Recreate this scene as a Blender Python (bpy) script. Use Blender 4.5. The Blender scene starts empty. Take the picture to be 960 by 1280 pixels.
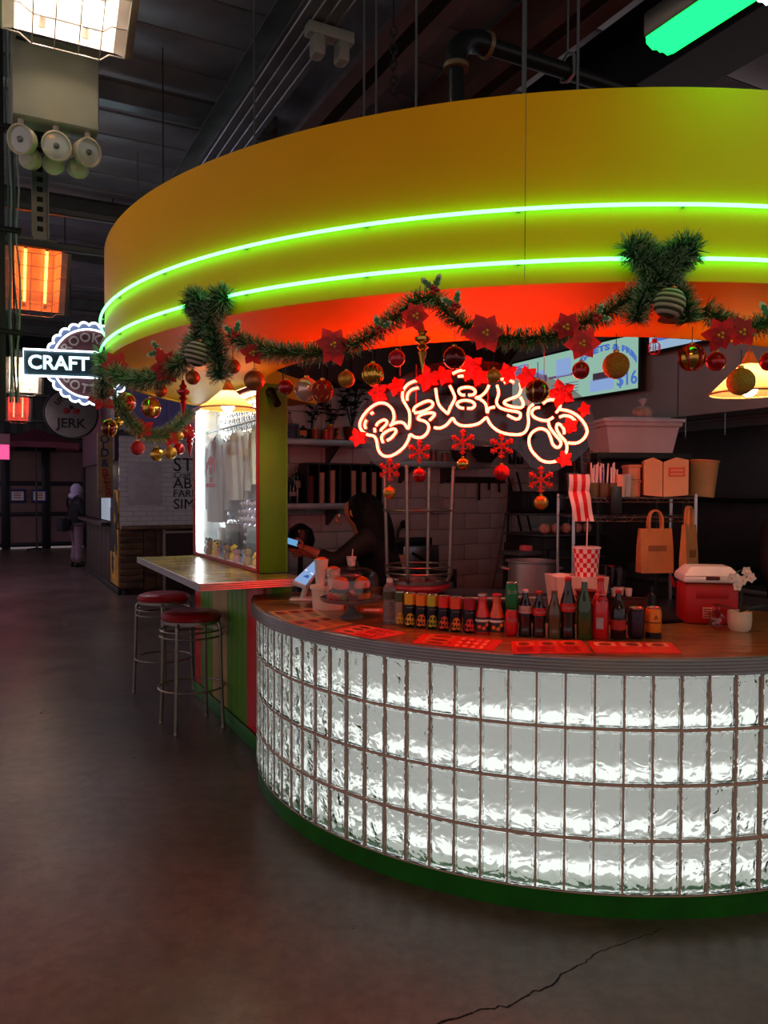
import bpy, bmesh, math, random
from mathutils import Vector, Matrix, Euler
random.seed(7)
PI = math.pi
scene = bpy.context.scene
COL = scene.collection

# ------------------------------------------------------------------ camera
H = 1.57; PITCH = -0.025; ROLL = 0.003; FPX = 961.0
cam_data = bpy.data.cameras.new('camera')
cam_data.sensor_fit = 'VERTICAL'; cam_data.sensor_height = 36.0
cam_data.lens = FPX / 1280 * 36.0
cam_data.clip_end = 200; cam_data.clip_start = 0.05
cam = bpy.data.objects.new('camera', cam_data); COL.objects.link(cam)
CROT = Matrix.Rotation(PI/2 + PITCH, 3, 'X') @ Matrix.Rotation(ROLL, 3, 'Z')
cam.matrix_world = Matrix.Translation((0, 0, H)) @ CROT.to_4x4()
scene.camera = cam
# ------------------------------------------------------------------ world, exposure
w = bpy.data.worlds.new('hall_ambience'); scene.world = w; w.use_nodes = True
bg = w.node_tree.nodes['Background']
bg.inputs['Color'].default_value = (0.80, 0.62, 0.64, 1); bg.inputs['Strength'].default_value = 0.46
vs = scene.view_settings
vs.view_transform = 'Standard'; vs.look = 'None'; vs.gamma = 1.0; vs.use_curve_mapping = False
vs.exposure = 0.45
LIGHT = dict(heater=1.0, green=1.0, kitchen=1.0, pendant=1.0, case=1.0, neon_g=1.0, neon_r=1.0, block=0.74)

# ------------------------------------------------------------------ places
def ray(px, py):
    return CROT @ Vector(((px-480)/FPX, -(py-640)/FPX, -1.0))
def at(px, py, Y):                     # a point seen at a pixel, at forward distance Y
    d = ray(px, py); return Vector((0, 0, H)) + d * (Y / d.y)
def atz(px, py, z):                    # a point seen at a pixel, at height z
    d = ray(px, py); return Vector((0, 0, H)) + d * ((z - H) / d.z)
UU = Vector((-0.459, 0.888, 0)).normalized(); VV = Vector((0.888, 0.459, 0)).normalized()
UANG = math.atan2(VV.y, VV.x)          # the hall's axes are turned this much
def B(v, u, z=0.0): return VV*v + UU*u + Vector((0, 0, z))
def vu(p): return p.dot(VV), p.dot(UU)
def atv(px, py, v):                    # a point seen at a pixel on the plane v = const of the hall
    d = ray(px, py); return Vector((0, 0, H)) + d * (v / d.dot(VV))
def atu(px, py, u):
    d = ray(px, py); return Vector((0, 0, H)) + d * (u / d.dot(UU))
CC = Vector((1.02, 4.54, 0)); CR = 1.755          # counter circle
FC = Vector((0.885, 4.87, 0)); FR = 2.49          # canopy circle
CTOP = 0.975
def atR(px, py, c, R):                 # a point seen at a pixel on the near side of a vertical cylinder
    d = ray(px, py); o = Vector((0, 0, H)) - c
    a = d.x*d.x + d.y*d.y; b = 2*(o.x*d.x + o.y*d.y); q = o.x*o.x + o.y*o.y - R*R
    t = (-b - math.sqrt(max(0, b*b - 4*a*q))) / (2*a)
    return Vector((0, 0, H)) + d*t

# ------------------------------------------------------------------ materials
def lin(c):
    if isinstance(c, (tuple, list)) and len(c) == 3 and max(c) > 1.0:
        return tuple(((x/255)/12.92 if x/255 <= 0.04045 else ((x/255+0.055)/1.055)**2.4) for x in c)
    return tuple(c)
MATS = {}
def M(name, col=(128,128,128), rough=0.5, metal=0.0, emit=None, es=0.0, var=0.12, nscale=8.0, bump=0.0, bscale=40.0, trans=0.0, ior=1.45, coat=0.0, spec=0.5, alpha=1.0):
    if name in MATS: return MATS[name]
    m = bpy.data.materials.new(name); m.use_nodes = True; nt = m.node_tree
    p = nt.nodes['Principled BSDF']
    c = lin(col)
    p.inputs['Roughness'].default_value = rough; p.inputs['Metallic'].default_value = metal
    p.inputs['IOR'].default_value = ior; p.inputs['Transmission Weight'].default_value = trans
    p.inputs['Coat Weight'].default_value = coat; p.inputs['Specular IOR Level'].default_value = spec
    p.inputs['Alpha'].default_value = alpha
    tc = nt.nodes.new('ShaderNodeTexCoord')
    no = nt.nodes.new('ShaderNodeTexNoise'); no.inputs['Scale'].default_value = nscale; no.inputs['Detail'].default_value = 4
    nt.links.new(tc.outputs['Object'], no.inputs['Vector'])
    rp = nt.nodes.new('ShaderNodeValToRGB')
    rp.color_ramp.elements[0].position = 0.3; rp.color_ramp.elements[1].position = 0.7
    rp.color_ramp.elements[0].color = tuple(x*(1-var) for x in c) + (1,)
    rp.color_ramp.elements[1].color = tuple(min(1, x*(1+var)) for x in c) + (1,)
    nt.links.new(no.outputs['Fac'], rp.inputs['Fac']); nt.links.new(rp.outputs['Color'], p.inputs['Base Color'])
    if emit is not None:
        p.inputs['Emission Color'].default_value = lin(emit) + (1,); p.inputs['Emission Strength'].default_value = es
    if bump:
        n2 = nt.nodes.new('ShaderNodeTexNoise'); n2.inputs['Scale'].default_value = bscale; n2.inputs['Detail'].default_value = 3
        nt.links.new(tc.outputs['Object'], n2.inputs['Vector'])
        bp = nt.nodes.new('ShaderNodeBump'); bp.inputs['Strength'].default_value = bump; bp.inputs['Distance'].default_value = 0.02
        nt.links.new(n2.outputs['Fac'], bp.inputs['Height']); nt.links.new(bp.outputs['Normal'], p.inputs['Normal'])
    MATS[name] = m; return m
def EM(name, col, s):
    if name in MATS: return MATS[name]
    m = bpy.data.materials.new(name); m.use_nodes = True; nt = m.node_tree; nt.nodes.clear()
    e = nt.nodes.new('ShaderNodeEmission'); e.inputs['Color'].default_value = lin(col)+(1,); e.inputs['Strength'].default_value = s
    o = nt.nodes.new('ShaderNodeOutputMaterial'); nt.links.new(e.outputs[0], o.inputs[0])
    MATS[name] = m; return m
def PANE(name, tint=(1,1,1), refl=0.08, rough=0.02):
    # thin clear sheet: see-through with a mirror-like sheen
    if name in MATS: return MATS[name]
    m = bpy.data.materials.new(name); m.use_nodes = True; nt = m.node_tree; nt.nodes.clear()
    t = nt.nodes.new('ShaderNodeBsdfTransparent'); t.inputs['Color'].default_value = tuple(tint)+(1,)
    g = nt.nodes.new('ShaderNodeBsdfGlossy'); g.inputs['Roughness'].default_value = rough
    f = nt.nodes.new('ShaderNodeLayerWeight'); f.inputs['Blend'].default_value = 0.5
    pw = nt.nodes.new('ShaderNodeMath'); pw.operation = 'POWER'; pw.inputs[1].default_value = 5.0
    a = nt.nodes.new('ShaderNodeMath'); a.operation = 'MULTIPLY_ADD'; a.inputs[1].default_value = 0.45; a.inputs[2].default_value = refl*.5; a.use_clamp = True
    x = nt.nodes.new('ShaderNodeMixShader'); o = nt.nodes.new('ShaderNodeOutputMaterial')
    nt.links.new(f.outputs['Facing'], pw.inputs[0]); nt.links.new(pw.outputs[0], a.inputs[0]); nt.links.new(a.outputs[0], x.inputs[0])
    nt.links.new(t.outputs[0], x.inputs[1]); nt.links.new(g.outputs[0], x.inputs[2]); nt.links.new(x.outputs[0], o.inputs[0])
    MATS[name] = m; return m

def THIN(name, col, back=.5, rough=.5):
    # thin petal or foil: light that falls on its back shows through
    if name in MATS: return MATS[name]
    m = bpy.data.materials.new(name); m.use_nodes = True; nt = m.node_tree; nt.nodes.clear(); L = nt.links.new
    n = nt.nodes.new('ShaderNodeTexNoise'); n.inputs['Scale'].default_value = 40; r = nt.nodes.new('ShaderNodeValToRGB'); c = lin(col)
    r.color_ramp.elements[0].color = tuple(x*.75 for x in c)+(1,); r.color_ramp.elements[1].color = tuple(min(1, x*1.2) for x in c)+(1,); L(n.outputs['Fac'], r.inputs['Fac'])
    d = nt.nodes.new('ShaderNodeBsdfDiffuse'); t = nt.nodes.new('ShaderNodeBsdfTranslucent'); L(r.outputs[0], d.inputs[0]); L(r.outputs[0], t.inputs[0])
    x = nt.nodes.new('ShaderNodeMixShader'); x.inputs[0].default_value = back; L(d.outputs[0], x.inputs[1]); L(t.outputs[0], x.inputs[2])
    g = nt.nodes.new('ShaderNodeBsdfGlossy'); g.inputs['Roughness'].default_value = rough; x2 = nt.nodes.new('ShaderNodeMixShader'); x2.inputs[0].default_value = .06
    o = nt.nodes.new('ShaderNodeOutputMaterial'); L(x.outputs[0], x2.inputs[1]); L(g.outputs[0], x2.inputs[2]); L(x2.outputs[0], o.inputs[0]); MATS[name] = m; return m
# ------------------------------------------------------------------ mesh builder
class MB:
    def __init__(s): s.v = []; s.f = []
    def add(s, vs_, fs_):
        o = len(s.v); s.v += [tuple(x) for x in vs_]; s.f += [tuple(i+o for i in f) for f in fs_]; return s
    def box(s, x0, x1, y0, y1, z0, z1, T=None):
        vs_ = [(x, y, z) for z in (z0, z1) for y in (y0, y1) for x in (x0, x1)]
        if T is not None: vs_ = [T @ Vector(q) for q in vs_]
        return s.add(vs_, [(0,2,3,1),(4,5,7,6),(0,1,5,4),(2,6,7,3),(0,4,6,2),(1,3,7,5)])
    def bbox(s, x0, x1, y0, y1, z0, z1, b=0.01, T=None):      # chamfered box
        b = min(b, (x1-x0)*.49, (y1-y0)*.49, (z1-z0)*.49)
        bm = bmesh.new(); bmesh.ops.create_cube(bm, size=1)
        for q in bm.verts: q.co = Vector((x0 if q.co.x < 0 else x1, y0 if q.co.y < 0 else y1, z0 if q.co.z < 0 else z1))
        bmesh.ops.bevel(bm, geom=list(bm.edges), offset=b, segments=2, profile=0.5, affect='EDGES')
        bm.verts.index_update()
        s.add([(T @ q.co if T is not None else q.co) for q in bm.verts], [[q.index for q in f.verts] for f in bm.faces]); bm.free(); return s
    def lathe(s, prof, n=24, c=(0,0,0), T=None, cap=True):
        o = []; c = Vector(c)
        for r, z in prof:
            for k in range(n):
                a = 2*PI*k/n; q = Vector((r*math.cos(a), r*math.sin(a), z))
                if T is not None: q = T @ q
                o.append(q + c)
        fs_ = []
        for i in range(len(prof)-1):
            for k in range(n):
                k2 = (k+1) % n; fs_.append((i*n+k, i*n+k2, (i+1)*n+k2, (i+1)*n+k))
        if cap:
            if prof[0][0] > 1e-4: fs_.append(tuple(range(n))[::-1])
            if prof[-1][0] > 1e-4: fs_.append(tuple((len(prof)-1)*n+k for k in range(n)))
        return s.add(o, fs_)
    def cyl(s, p0, p1, r0, r1=None, n=12, cap=True):
        return s.tube([p0, p1], r0, n, r1=r1, cap=cap)
    def tube(s, pts, r, n=8, closed=False, r1=None, cap=True, radii=None):
        P = [Vector(p) for p in pts]; m = len(P)
        if r1 is None: r1 = r
        up = None; rings = []
        for i in range(m):
            a = P[(i-1) % m] if (closed or i > 0) else P[i]; b = P[(i+1) % m] if (closed or i < m-1) else P[i]
            t = (b-a); t = t.normalized() if t.length > 1e-9 else Vector((0,0,1))
            if up is None:
                up = Vector((0,0,1)) if abs(t.z) < 0.9 else Vector((1,0,0))
            x = up.cross(t)
            if x.length < 1e-6: x = Vector((1,0,0)).cross(t)
            x.normalize(); y = t.cross(x); up = y
            rr = radii[i] if radii else r + (r1-r)*i/max(1, m-1)
            rings.append([P[i] + x*(rr*math.cos(2*PI*k/n)) + y*(rr*math.sin(2*PI*k/n)) for k in range(n)])
        vs_ = [q for g in rings for q in g]; fs_ = []
        for i in range(m if closed else m-1):
            j = (i+1) % m
            for k in range(n):
                k2 = (k+1) % n; fs_.append((i*n+k, i*n+k2, j*n+k2, j*n+k))
        if cap and not closed: fs_ += [tuple(range(n))[::-1], tuple((m-1)*n+k for k in range(n))]
        return s.add(vs_, fs_)
    def sphere(s, c, r, n=16, m=10, sc=(1,1,1), T=None):
        prof = [(max(1e-5, r*math.sin(PI*i/m)), -r*math.cos(PI*i/m)) for i in range(m+1)]
        S = Matrix.Diagonal(sc)
        if T is not None: S = T @ S
        return s.lathe(prof, n, c, T=S, cap=False)
    def prism(s, poly, d0, d1, T):          # poly in local x,z; extruded along local y from d0 to d1
        n = len(poly)
        vs_ = [T @ Vector((x, d0, z)) for x, z in poly] + [T @ Vector((x, d1, z)) for x, z in poly]
        fs_ = [tuple(range(n)), tuple(range(2*n-1, n-1, -1))] + [(i, n+i, n+(i+1) % n, (i+1) % n) for i in range(n)]
        return s.add(vs_, fs_)
    def ring(s, r0, r1, z0, z1, a0, a1, n=48, c=(0,0,0)):   # part of a flat ring with thickness
        c = Vector(c); vs_ = []
        for i in range(n+1):
            a = a0 + (a1-a0)*i/n; e = Vector((math.cos(a), math.sin(a), 0))
            for r, z in ((r0,z0),(r1,z0),(r1,z1),(r0,z1)): vs_.append(c + e*r + Vector((0,0,z)))
        fs_ = [(3,2,1,0), (n*4, n*4+1, n*4+2, n*4+3)]
        for i in range(n):
            for k in range(4):
                k2 = (k+1) % 4; fs_.append((i*4+k, i*4+k2, (i+1)*4+k2, (i+1)*4+k))
        return s.add(vs_, fs_)
    def mesh(s, name, smooth=True, ang=35):
        me = bpy.data.meshes.new(name); me.from_pydata(s.v, [], s.f)
        bm = bmesh.new(); bm.from_mesh(me); bmesh.ops.recalc_face_normals(bm, faces=bm.faces); bm.to_mesh(me); bm.free()
        if smooth:
            me.polygons.foreach_set('use_smooth', [True]*len(me.polygons))
            me.set_sharp_from_angle(angle=math.radians(ang))
        me.update(); return me
    def build(s, name, mat, parent=None, smooth=True, ang=35):
        return link(s.mesh(name, smooth, ang), name, mat, parent)
def link(me, name, mat, parent=None, loc=None, rot=None):
    o = bpy.data.objects.new(name, me); COL.objects.link(o)
    if mat is not None and len(me.materials) == 0: me.materials.append(mat)
    if parent is not None: o.parent = parent
    if loc is not None: o.location = loc
    if rot is not None: o.rotation_euler = rot
    return o
def tag(o, label, cat, group=None):
    o['label'] = label; o['category'] = cat
    if group: o['group'] = group
    return o
def thing(name, label, cat, loc=(0,0,0), rz=0.0, group=None, rot=None):
    o = bpy.data.objects.new(name, None); COL.objects.link(o); o.empty_display_size = 0.05
    o.location = loc; o.rotation_euler = rot if rot else (0, 0, rz)
    return tag(o, label, cat, group)
def struct(name, mb, mat, parent=None, smooth=False):
    o = mb.build(name, mat, parent, smooth=smooth)
    if parent is None: o['kind'] = 'structure'
    return o
def lamp(name, kind, loc, energy, color, parent=None, size=0.1, size_y=None, rot=None, spread=None):
    d = bpy.data.lights.new(name, kind); d.energy = energy; d.color = color
    if kind == 'AREA':
        d.size = size
        if size_y: d.shape = 'RECTANGLE'; d.size_y = size_y
        if spread: d.spread = spread
    else: d.shadow_soft_size = size
    o = bpy.data.objects.new(name, d); COL.objects.link(o); o.location = loc
    if rot: o.rotation_euler = rot
    if parent: o.parent = parent
    return o
def text_mesh(body, size=1.0, depth=0.0, align='CENTER', bold=0.0, space=1.0, shear=0.0):
    c = bpy.data.curves.new('t', 'FONT'); c.body = body; c.size = size; c.extrude = depth; c.align_x = align; c.align_y = 'CENTER'
    c.offset = bold; c.space_character = space; c.shear = shear; c.resolution_u = 3
    o = bpy.data.objects.new('t', c); COL.objects.link(o)
    bpy.context.view_layer.update()
    dg = bpy.context.evaluated_depsgraph_get()
    me = bpy.data.meshes.new_from_object(o.evaluated_get(dg))
    bpy.data.objects.remove(o); bpy.data.curves.remove(c); me.materials.clear()
    return me
def text(name, body, size, mat, parent, T, depth=0.002, bold=0.0, align='CENTER', space=1.0, shear=0.0, fn=None, width=None):
    """lettering as thin geometry; T maps local (x right, y up, z out) to the parent's space; fn bends the verts first"""
    me = text_mesh(body, size, depth, align, bold, space, shear); me.name = name
    if width:
        xs = [q.co.x for q in me.vertices]; k = width / max(1e-6, max(xs)-min(xs))
        for q in me.vertices: q.co.x *= k
    for q in me.vertices:
        co = fn(q.co.copy()) if fn else q.co
        q.co = T @ co
    return link(me, name, mat, parent)
def face_T(origin, right, up):     # local x -> right, y -> up, z -> out (right x up)
    r = Vector(right).normalized(); u_ = Vector(up).normalized(); o_ = r.cross(u_)
    m = Matrix((r, u_, o_)).transposed().to_4x4(); m.translation = Vector(origin); return m
def smooth_path(pts, k=4, closed=False):     # Catmull-Rom
    P = [Vector(p) for p in pts]; n = len(P); out = []
    for i in range(n if closed else n-1):
        p0 = P[(i-1) % n] if (closed or i > 0) else P[i]; p1 = P[i]; p2 = P[(i+1) % n]
        p3 = P[(i+2) % n] if (closed or i+2 < n) else P[(i+1) % n]
        for j in range(k):
            t = j/k; out.append(0.5*((2*p1) + (p2-p0)*t + (2*p0-5*p1+4*p2-p3)*t*t + (3*p1-p0-3*p2+p3)*t*t*t))
    if not closed: out.append(P[-1])
    return out
def copy_tree(o, parent=None):
    c = o.copy(); COL.objects.link(c)
    if parent is not None: c.parent = parent
    for ch in [x for x in o.children]:
        copy_tree(ch, c)
    return c
RZU = UANG       # rotation that turns local x to the hall's v axis and local y to its u axis
# ================================================================== the setting
# ---- floor
def floor_mat():
    m = bpy.data.materials.new('polished_concrete'); m.use_nodes = True; nt = m.node_tree; p = nt.nodes['Principled BSDF']
    L = nt.links.new; tc = nt.nodes.new('ShaderNodeTexCoord')
    def noise(s, d=6, r=0.6):
        n = nt.nodes.new('ShaderNodeTexNoise'); n.inputs['Scale'].default_value = s; n.inputs['Detail'].default_value = d; n.inputs['Roughness'].default_value = r
        L(tc.outputs['Object'], n.inputs['Vector']); return n
    a = noise(0.9, 8, 0.65); b = noise(14, 6, 0.7); c = noise(3.2, 5)
    r1 = nt.nodes.new('ShaderNodeValToRGB'); e = r1.color_ramp.elements
    e[0].position = .32; e[0].color = (.085, .058, .048, 1); e[1].position = .72; e[1].color = (.185, .135, .115, 1)
    L(a.outputs['Fac'], r1.inputs['Fac'])
    r2 = nt.nodes.new('ShaderNodeValToRGB'); e = r2.color_ramp.elements
    e[0].position = .36; e[0].color = (.55, .5, .48, 1); e[1].position = .62; e[1].color = (1, 1, 1, 1)
    L(b.outputs['Fac'], r2.inputs['Fac'])
    mx = nt.nodes.new('ShaderNodeMix'); mx.data_type = 'RGBA'; mx.blend_type = 'MULTIPLY'; mx.inputs['Factor'].default_value = .8
    L(r1.outputs['Color'], mx.inputs['A']); L(r2.outputs['Color'], mx.inputs['B']); L(mx.outputs['Result'], p.inputs['Base Color'])
    r3 = nt.nodes.new('ShaderNodeMapRange'); r3.inputs['To Min'].default_value = .2; r3.inputs['To Max'].default_value = .46
    L(c.outputs['Fac'], r3.inputs['Value']); L(r3.outputs['Result'], p.inputs['Roughness'])
    bp = nt.nodes.new('ShaderNodeBump'); bp.inputs['Strength'].default_value = .12; bp.inputs['Distance'].default_value = .01
    L(b.outputs['Fac'], bp.inputs['Height']); L(bp.outputs['Normal'], p.inputs['Normal'])
    return m
g = MB(); g.box(-8, 16, -8, 30, -0.1, 0)
g.v = [tuple(VV*x + UU*y + Vector((0,0,z))) for x, y, z in g.v]
floor = struct('floor', g, floor_mat())
# crack in the concrete: a narrow jagged gash of dark grit, raised lips beside it
ck = [(545,1282),(575,1272),(612,1261),(640,1256),(662,1243),(690,1232),(708,1215),(728,1205),(742,1193),(760,1186),(785,1177),(808,1168),(830,1160)]
pts = []
for i, (x, y) in enumerate(ck):
    p = atz(x, y, 0); pts.append(p)
    if i < len(ck)-1:
        x2, y2 = ck[i+1]
        for t in (.25, .5, .75): pts.append(atz(x+(x2-x)*t + random.uniform(-3,3), y+(y2-y)*t + random.uniform(-2.5,2.5), 0))
g = MB(); n = len(pts)
for i in range(n-1):
    a, b = pts[i], pts[i+1]; d = (b-a).normalized(); s = Vector((-d.y, d.x, 0))
    wa = .0045*(1-i/n*.7)*random.uniform(.5, 1.4); wb = .0045*(1-(i+1)/n*.7)
    g.add([a-s*wa+Vector((0,0,.0004)), b-s*wb+Vector((0,0,.0004)), b+s*wb+Vector((0,0,.0004)), a+s*wa+Vector((0,0,.0004))], [(0,1,2,3)])
crack = g.build('floor_crack', M('crack_grit', (16,10,8), .95), floor, smooth=False)

# ---- ceiling: metal deck panels, purlins, beams
CZ = 5.5
deck = M('ceiling_deck', (138,143,145), .4, .3, var=.3, nscale=1.3, bump=.05, bscale=6)
g = MB(); g.box(-8, 16, -8, 30, CZ+.08, CZ+.12); g.v = [tuple(VV*x + UU*y + Vector((0,0,z))) for x, y, z in g.v]
ceiling = struct('ceiling', g, M('roof_deck', (40,46,48), .6))
g = MB(); g.bbox(-3, 3, -.275, .275, 0, .07, .025); pm = g.mesh('ceiling_panel')
pm.materials.append(deck)
for k in range(42):
    for vv in (-4.0, 2.02, 8.04):
        link(pm, 'ceiling_panel', None, ceiling, B(vv + (.9 if k % 2 else 0), -2 + k*.565, CZ + random.uniform(-.004, .004)), (0, 0, UANG))
def beam_mesh(L_, w_, h_, t=.012, lip=.02):     # open channel/I-profile along local y
    g = MB(); g.box(-w_/2, w_/2, 0, L_, h_-t, h_); g.box(-w_/2, w_/2, 0, L_, 0, t); g.box(-t/2, t/2, 0, L_, t, h_-t)
    return g
galv = M('galvanised_steel', (116,128,128), .35, .7, var=.25, nscale=3)
dark = M('dark_painted_steel', (34,40,40), .45, .3, var=.2, nscale=5)
grn = M('green_grey_steel', (84,92,88), .45, .4, var=.2, nscale=5)
brownb = M('brown_steel', (104,84,74), .5, .3, var=.2, nscale=3)
# purlins run across (v axis)
for i, (u0, z0, mm) in enumerate(((7.7, 5.22, galv), (10.9, 5.2, grn), (13.0, 5.2, grn), (16.5, 5.2, grn), (19.5, 5.2, grn))):
    g = beam_mesh(11.5, .14, .22); o = struct('trim_%d' % (i+1), g, mm); o.location = B(-4, u0, z0); o.rotation_euler = (0, 0, UANG - PI/2)
# beams that run along the hall (u axis)
def ubeam(name, v, z, u0, u1, w_, h_, mat, ridges=0):
    g = beam_mesh(u1-u0, w_, h_)
    for k in range(ridges):
        x = -w_/2 + w_*(k+.5)/ridges; g.cyl((x, 0, 0), (x, u1-u0, 0), .012, n=6)
    o = struct(name, g, mat); o.location = B(v, u0, z); o.rotation_euler = (0, 0, UANG); return o
ubeam('trim_6', 2.02, 4.75, 2.5, 9.0, .34, .3, galv, 4)
ubeam('trim_7', 2.72, 5.0, 3, 12, .14, .3, brownb); ubeam('trim_8', 2.98, 5.0, 3, 12, .14, .3, brownb)
ubeam('trim_9', 3.75, 5.05, 2, 12, .14, .3, brownb); ubeam('trim_10', 4.02, 5.05, 2, 12, .14, .3, brownb)
ubeam('trim_11', 4.7, 4.7, 1, 12, .5, .6, dark)
# blue-grey sheet hanging behind the ridged beam
g = MB(); g.box(-.02, .02, 0, 2.6, 0, .45); o = struct('trim_12', g, M('blue_steel_sheet', (146,150,156), .25, .8, var=.2)); o.location = B(2.42, 4.2, 4.72); o.rotation_euler = (0, 0, UANG)

# ---- far end of the hall: glazed overhead door, corrugated wall above it
FU = 23.6
fw = M('corrugated_wall', (40,40,46), .4, .5, var=.3, nscale=2)
g = MB(); xs = [-9 + .16*i for i in range(150)]
pr = []
for i, x in enumerate(xs): pr.append((x, .0 if i % 2 else .05))
vs_ = [(x, y, z) for x, y in pr for z in (3.15, 6.2)]
g.add(vs_, [(2*i, 2*i+2, 2*i+3, 2*i+1) for i in range(len(pr)-1)])
o = struct('wall_far', g, fw); o.location = B(0, FU, 0); o.rotation_euler = (0, 0, UANG)
for k, zz in enumerate((3.5, 4.2, 4.9)):          # ribs across the far wall
    g = MB(); g.bbox(-9, 14, -.18, -.05, zz, zz+.09, .02); r_ = g.build('wall_rib', grn, o)
# overhead door as frame + panes
door = thing('door_1', 'dark glazed overhead door at the far end of the hall', 'door', B(0, FU-.1, 0), UANG); door['kind'] = 'structure'
for q in ('label', 'category'): del door[q]
frm = M('door_frame_dark', (20,22,34), .4, .3)
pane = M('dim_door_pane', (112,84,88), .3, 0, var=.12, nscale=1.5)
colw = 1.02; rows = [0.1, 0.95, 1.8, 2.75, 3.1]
xa = -2.6
ncol = 8
for i in range(ncol+1):
    x = xa + i*colw; g = MB(); wd = .11 if i in (3, 4) else .05; g.bbox(x-wd, x+wd, -.06, .06, 0, 3.15, .01); g.build('stile', frm, door)
for z in rows:
    g = MB(); g.bbox(xa, xa+ncol*colw, -.05, .05, z-.06, z+.06, .01); g.build('rail', frm, door)
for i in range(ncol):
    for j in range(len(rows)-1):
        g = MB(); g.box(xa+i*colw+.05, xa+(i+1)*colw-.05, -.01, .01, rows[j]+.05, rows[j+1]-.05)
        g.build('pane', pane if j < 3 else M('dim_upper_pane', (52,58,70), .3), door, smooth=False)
# two framed notices on the door
for i, px in enumerate((22, 49)):
    c = atu(px, 620, FU-.2); v_, u_ = vu(c)
    t = thing('door_notice', 'white notice in a blue frame taped to the far glazed door', 'notice', B(v_, FU-.18, c.z), UANG, 'notices on the far door')
    g = MB(); g.bbox(-.21, .21, -.015, .015, -.19, .19, .01); g.build('frame', M('blue_frame', (30,34,92), .5), t)
    g = MB(); g.box(-.15, .15, -.025, -.016, -.12, .12); g.build('sheet', M('notice_paper', (214,206,210), .8), t)
    g = MB()
    for k in range(3): g.box(-.09, .09, -.028, -.026, -.06+k*.06, -.035+k*.06)
    g.build('print', M('notice_ink', (150,60,80), .8), t)
# the dark strip between the beer stall and the far door
# ================================================================== the bar counter of glass blocks
GZ0, GZ1 = 0.085, 0.908            # glass courses from / to
counter = thing('bar_counter', 'round bar counter of lit glass blocks with ribbed steel edge and green foot', 'counter', CC)
A0, A1 = math.radians(-177.5), math.radians(-36)
green_paint = M('green_gloss_paint', (18,104,12), .4, var=.25, nscale=7)
g = MB(); g.ring(CR-.10, CR-.012, 0, GZ0, A0, A1, 90); g.build('foot_plinth', green_paint, counter)
# wooden top
def wood_mat(name, c1, c2, rough, sx=1.0):
    m = bpy.data.materials.new(name); m.use_nodes = True; nt = m.node_tree; p = nt.nodes['Principled BSDF']; L = nt.links.new
    tc = nt.nodes.new('ShaderNodeTexCoord'); mp = nt.nodes.new('ShaderNodeMapping'); mp.inputs['Scale'].default_value = (1.5*sx, 14*sx, 4*sx); mp.inputs['Rotation'].default_value = (0, 0, .35)
    L(tc.outputs['Object'], mp.inputs['Vector'])
    n = nt.nodes.new('ShaderNodeTexNoise'); n.inputs['Scale'].default_value = 2.2; n.inputs['Detail'].default_value = 7; n.inputs['Distortion'].default_value = 1.2
    L(mp.outputs['Vector'], n.inputs['Vector'])
    r = nt.nodes.new('ShaderNodeValToRGB'); e = r.color_ramp.elements; e[0].position = .35; e[0].color = lin(c1)+(1,); e[1].position = .68; e[1].color = lin(c2)+(1,)
    L(n.outputs['Fac'], r.inputs['Fac']); L(r.outputs['Color'], p.inputs['Base Color']); p.inputs['Roughness'].default_value = rough; p.inputs['Coat Weight'].default_value = .25
    return m
topwood = wood_mat('marbled_laminate', (78,52,24), (168,124,66), .3)
g = MB(); g.ring(1.07, CR+.005, CTOP-.06, CTOP, A0, A1, 90); g.build('countertop', topwood, counter)
# return of the top behind the display case, and the wedge that closes it against the case end
g = MB(); g.ring(1.07, 1.33, CTOP-.06, CTOP, math.radians(-196), A0, 16); g.build('countertop', topwood, counter)
wq = [B(v, u) - CC for v, u in ((1.395, 4.312), (1.786, 4.128), (1.893, 4.312))]
g = MB(); g.add([q+Vector((0,0,z)) for z in (CTOP-.06, CTOP) for q in wq], [(0,1,2),(5,4,3),(0,3,4,1),(1,4,5,2),(2,5,3,0)]); g.build('countertop_wedge', topwood, counter, smooth=False)
# ribbed steel edge
steel_edge = M('ribbed_edge_steel', (176,174,176), .3, .7, var=.06)
prof = [(0, -.066), (.014, -.066)]
for k in range(5):
    z = -.064 + k*.0126; prof += [(.016, z), (.0195, z+.003), (.0195, z+.008), (.0155, z+.0112)]
prof += [(.016, .0), (.013, .0004), (0, .0004)]
g = MB(); NA = 100; vs_ = []; fs_ = []; m_ = len(prof)
for i in range(NA+1):
    a = A0 + (A1-A0)*i/NA; e = Vector((math.cos(a), math.sin(a), 0))
    for r, z in prof: vs_.append(e*(CR+.006+r) + Vector((0, 0, CTOP+z)))
for i in range(NA):
    for k in range(m_-1): fs_.append((i*m_+k, i*m_+k+1, (i+1)*m_+k+1, (i+1)*m_+k))
g.add(vs_, fs_); g.build('ribbed_edge', steel_edge, counter, ang=20)
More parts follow.
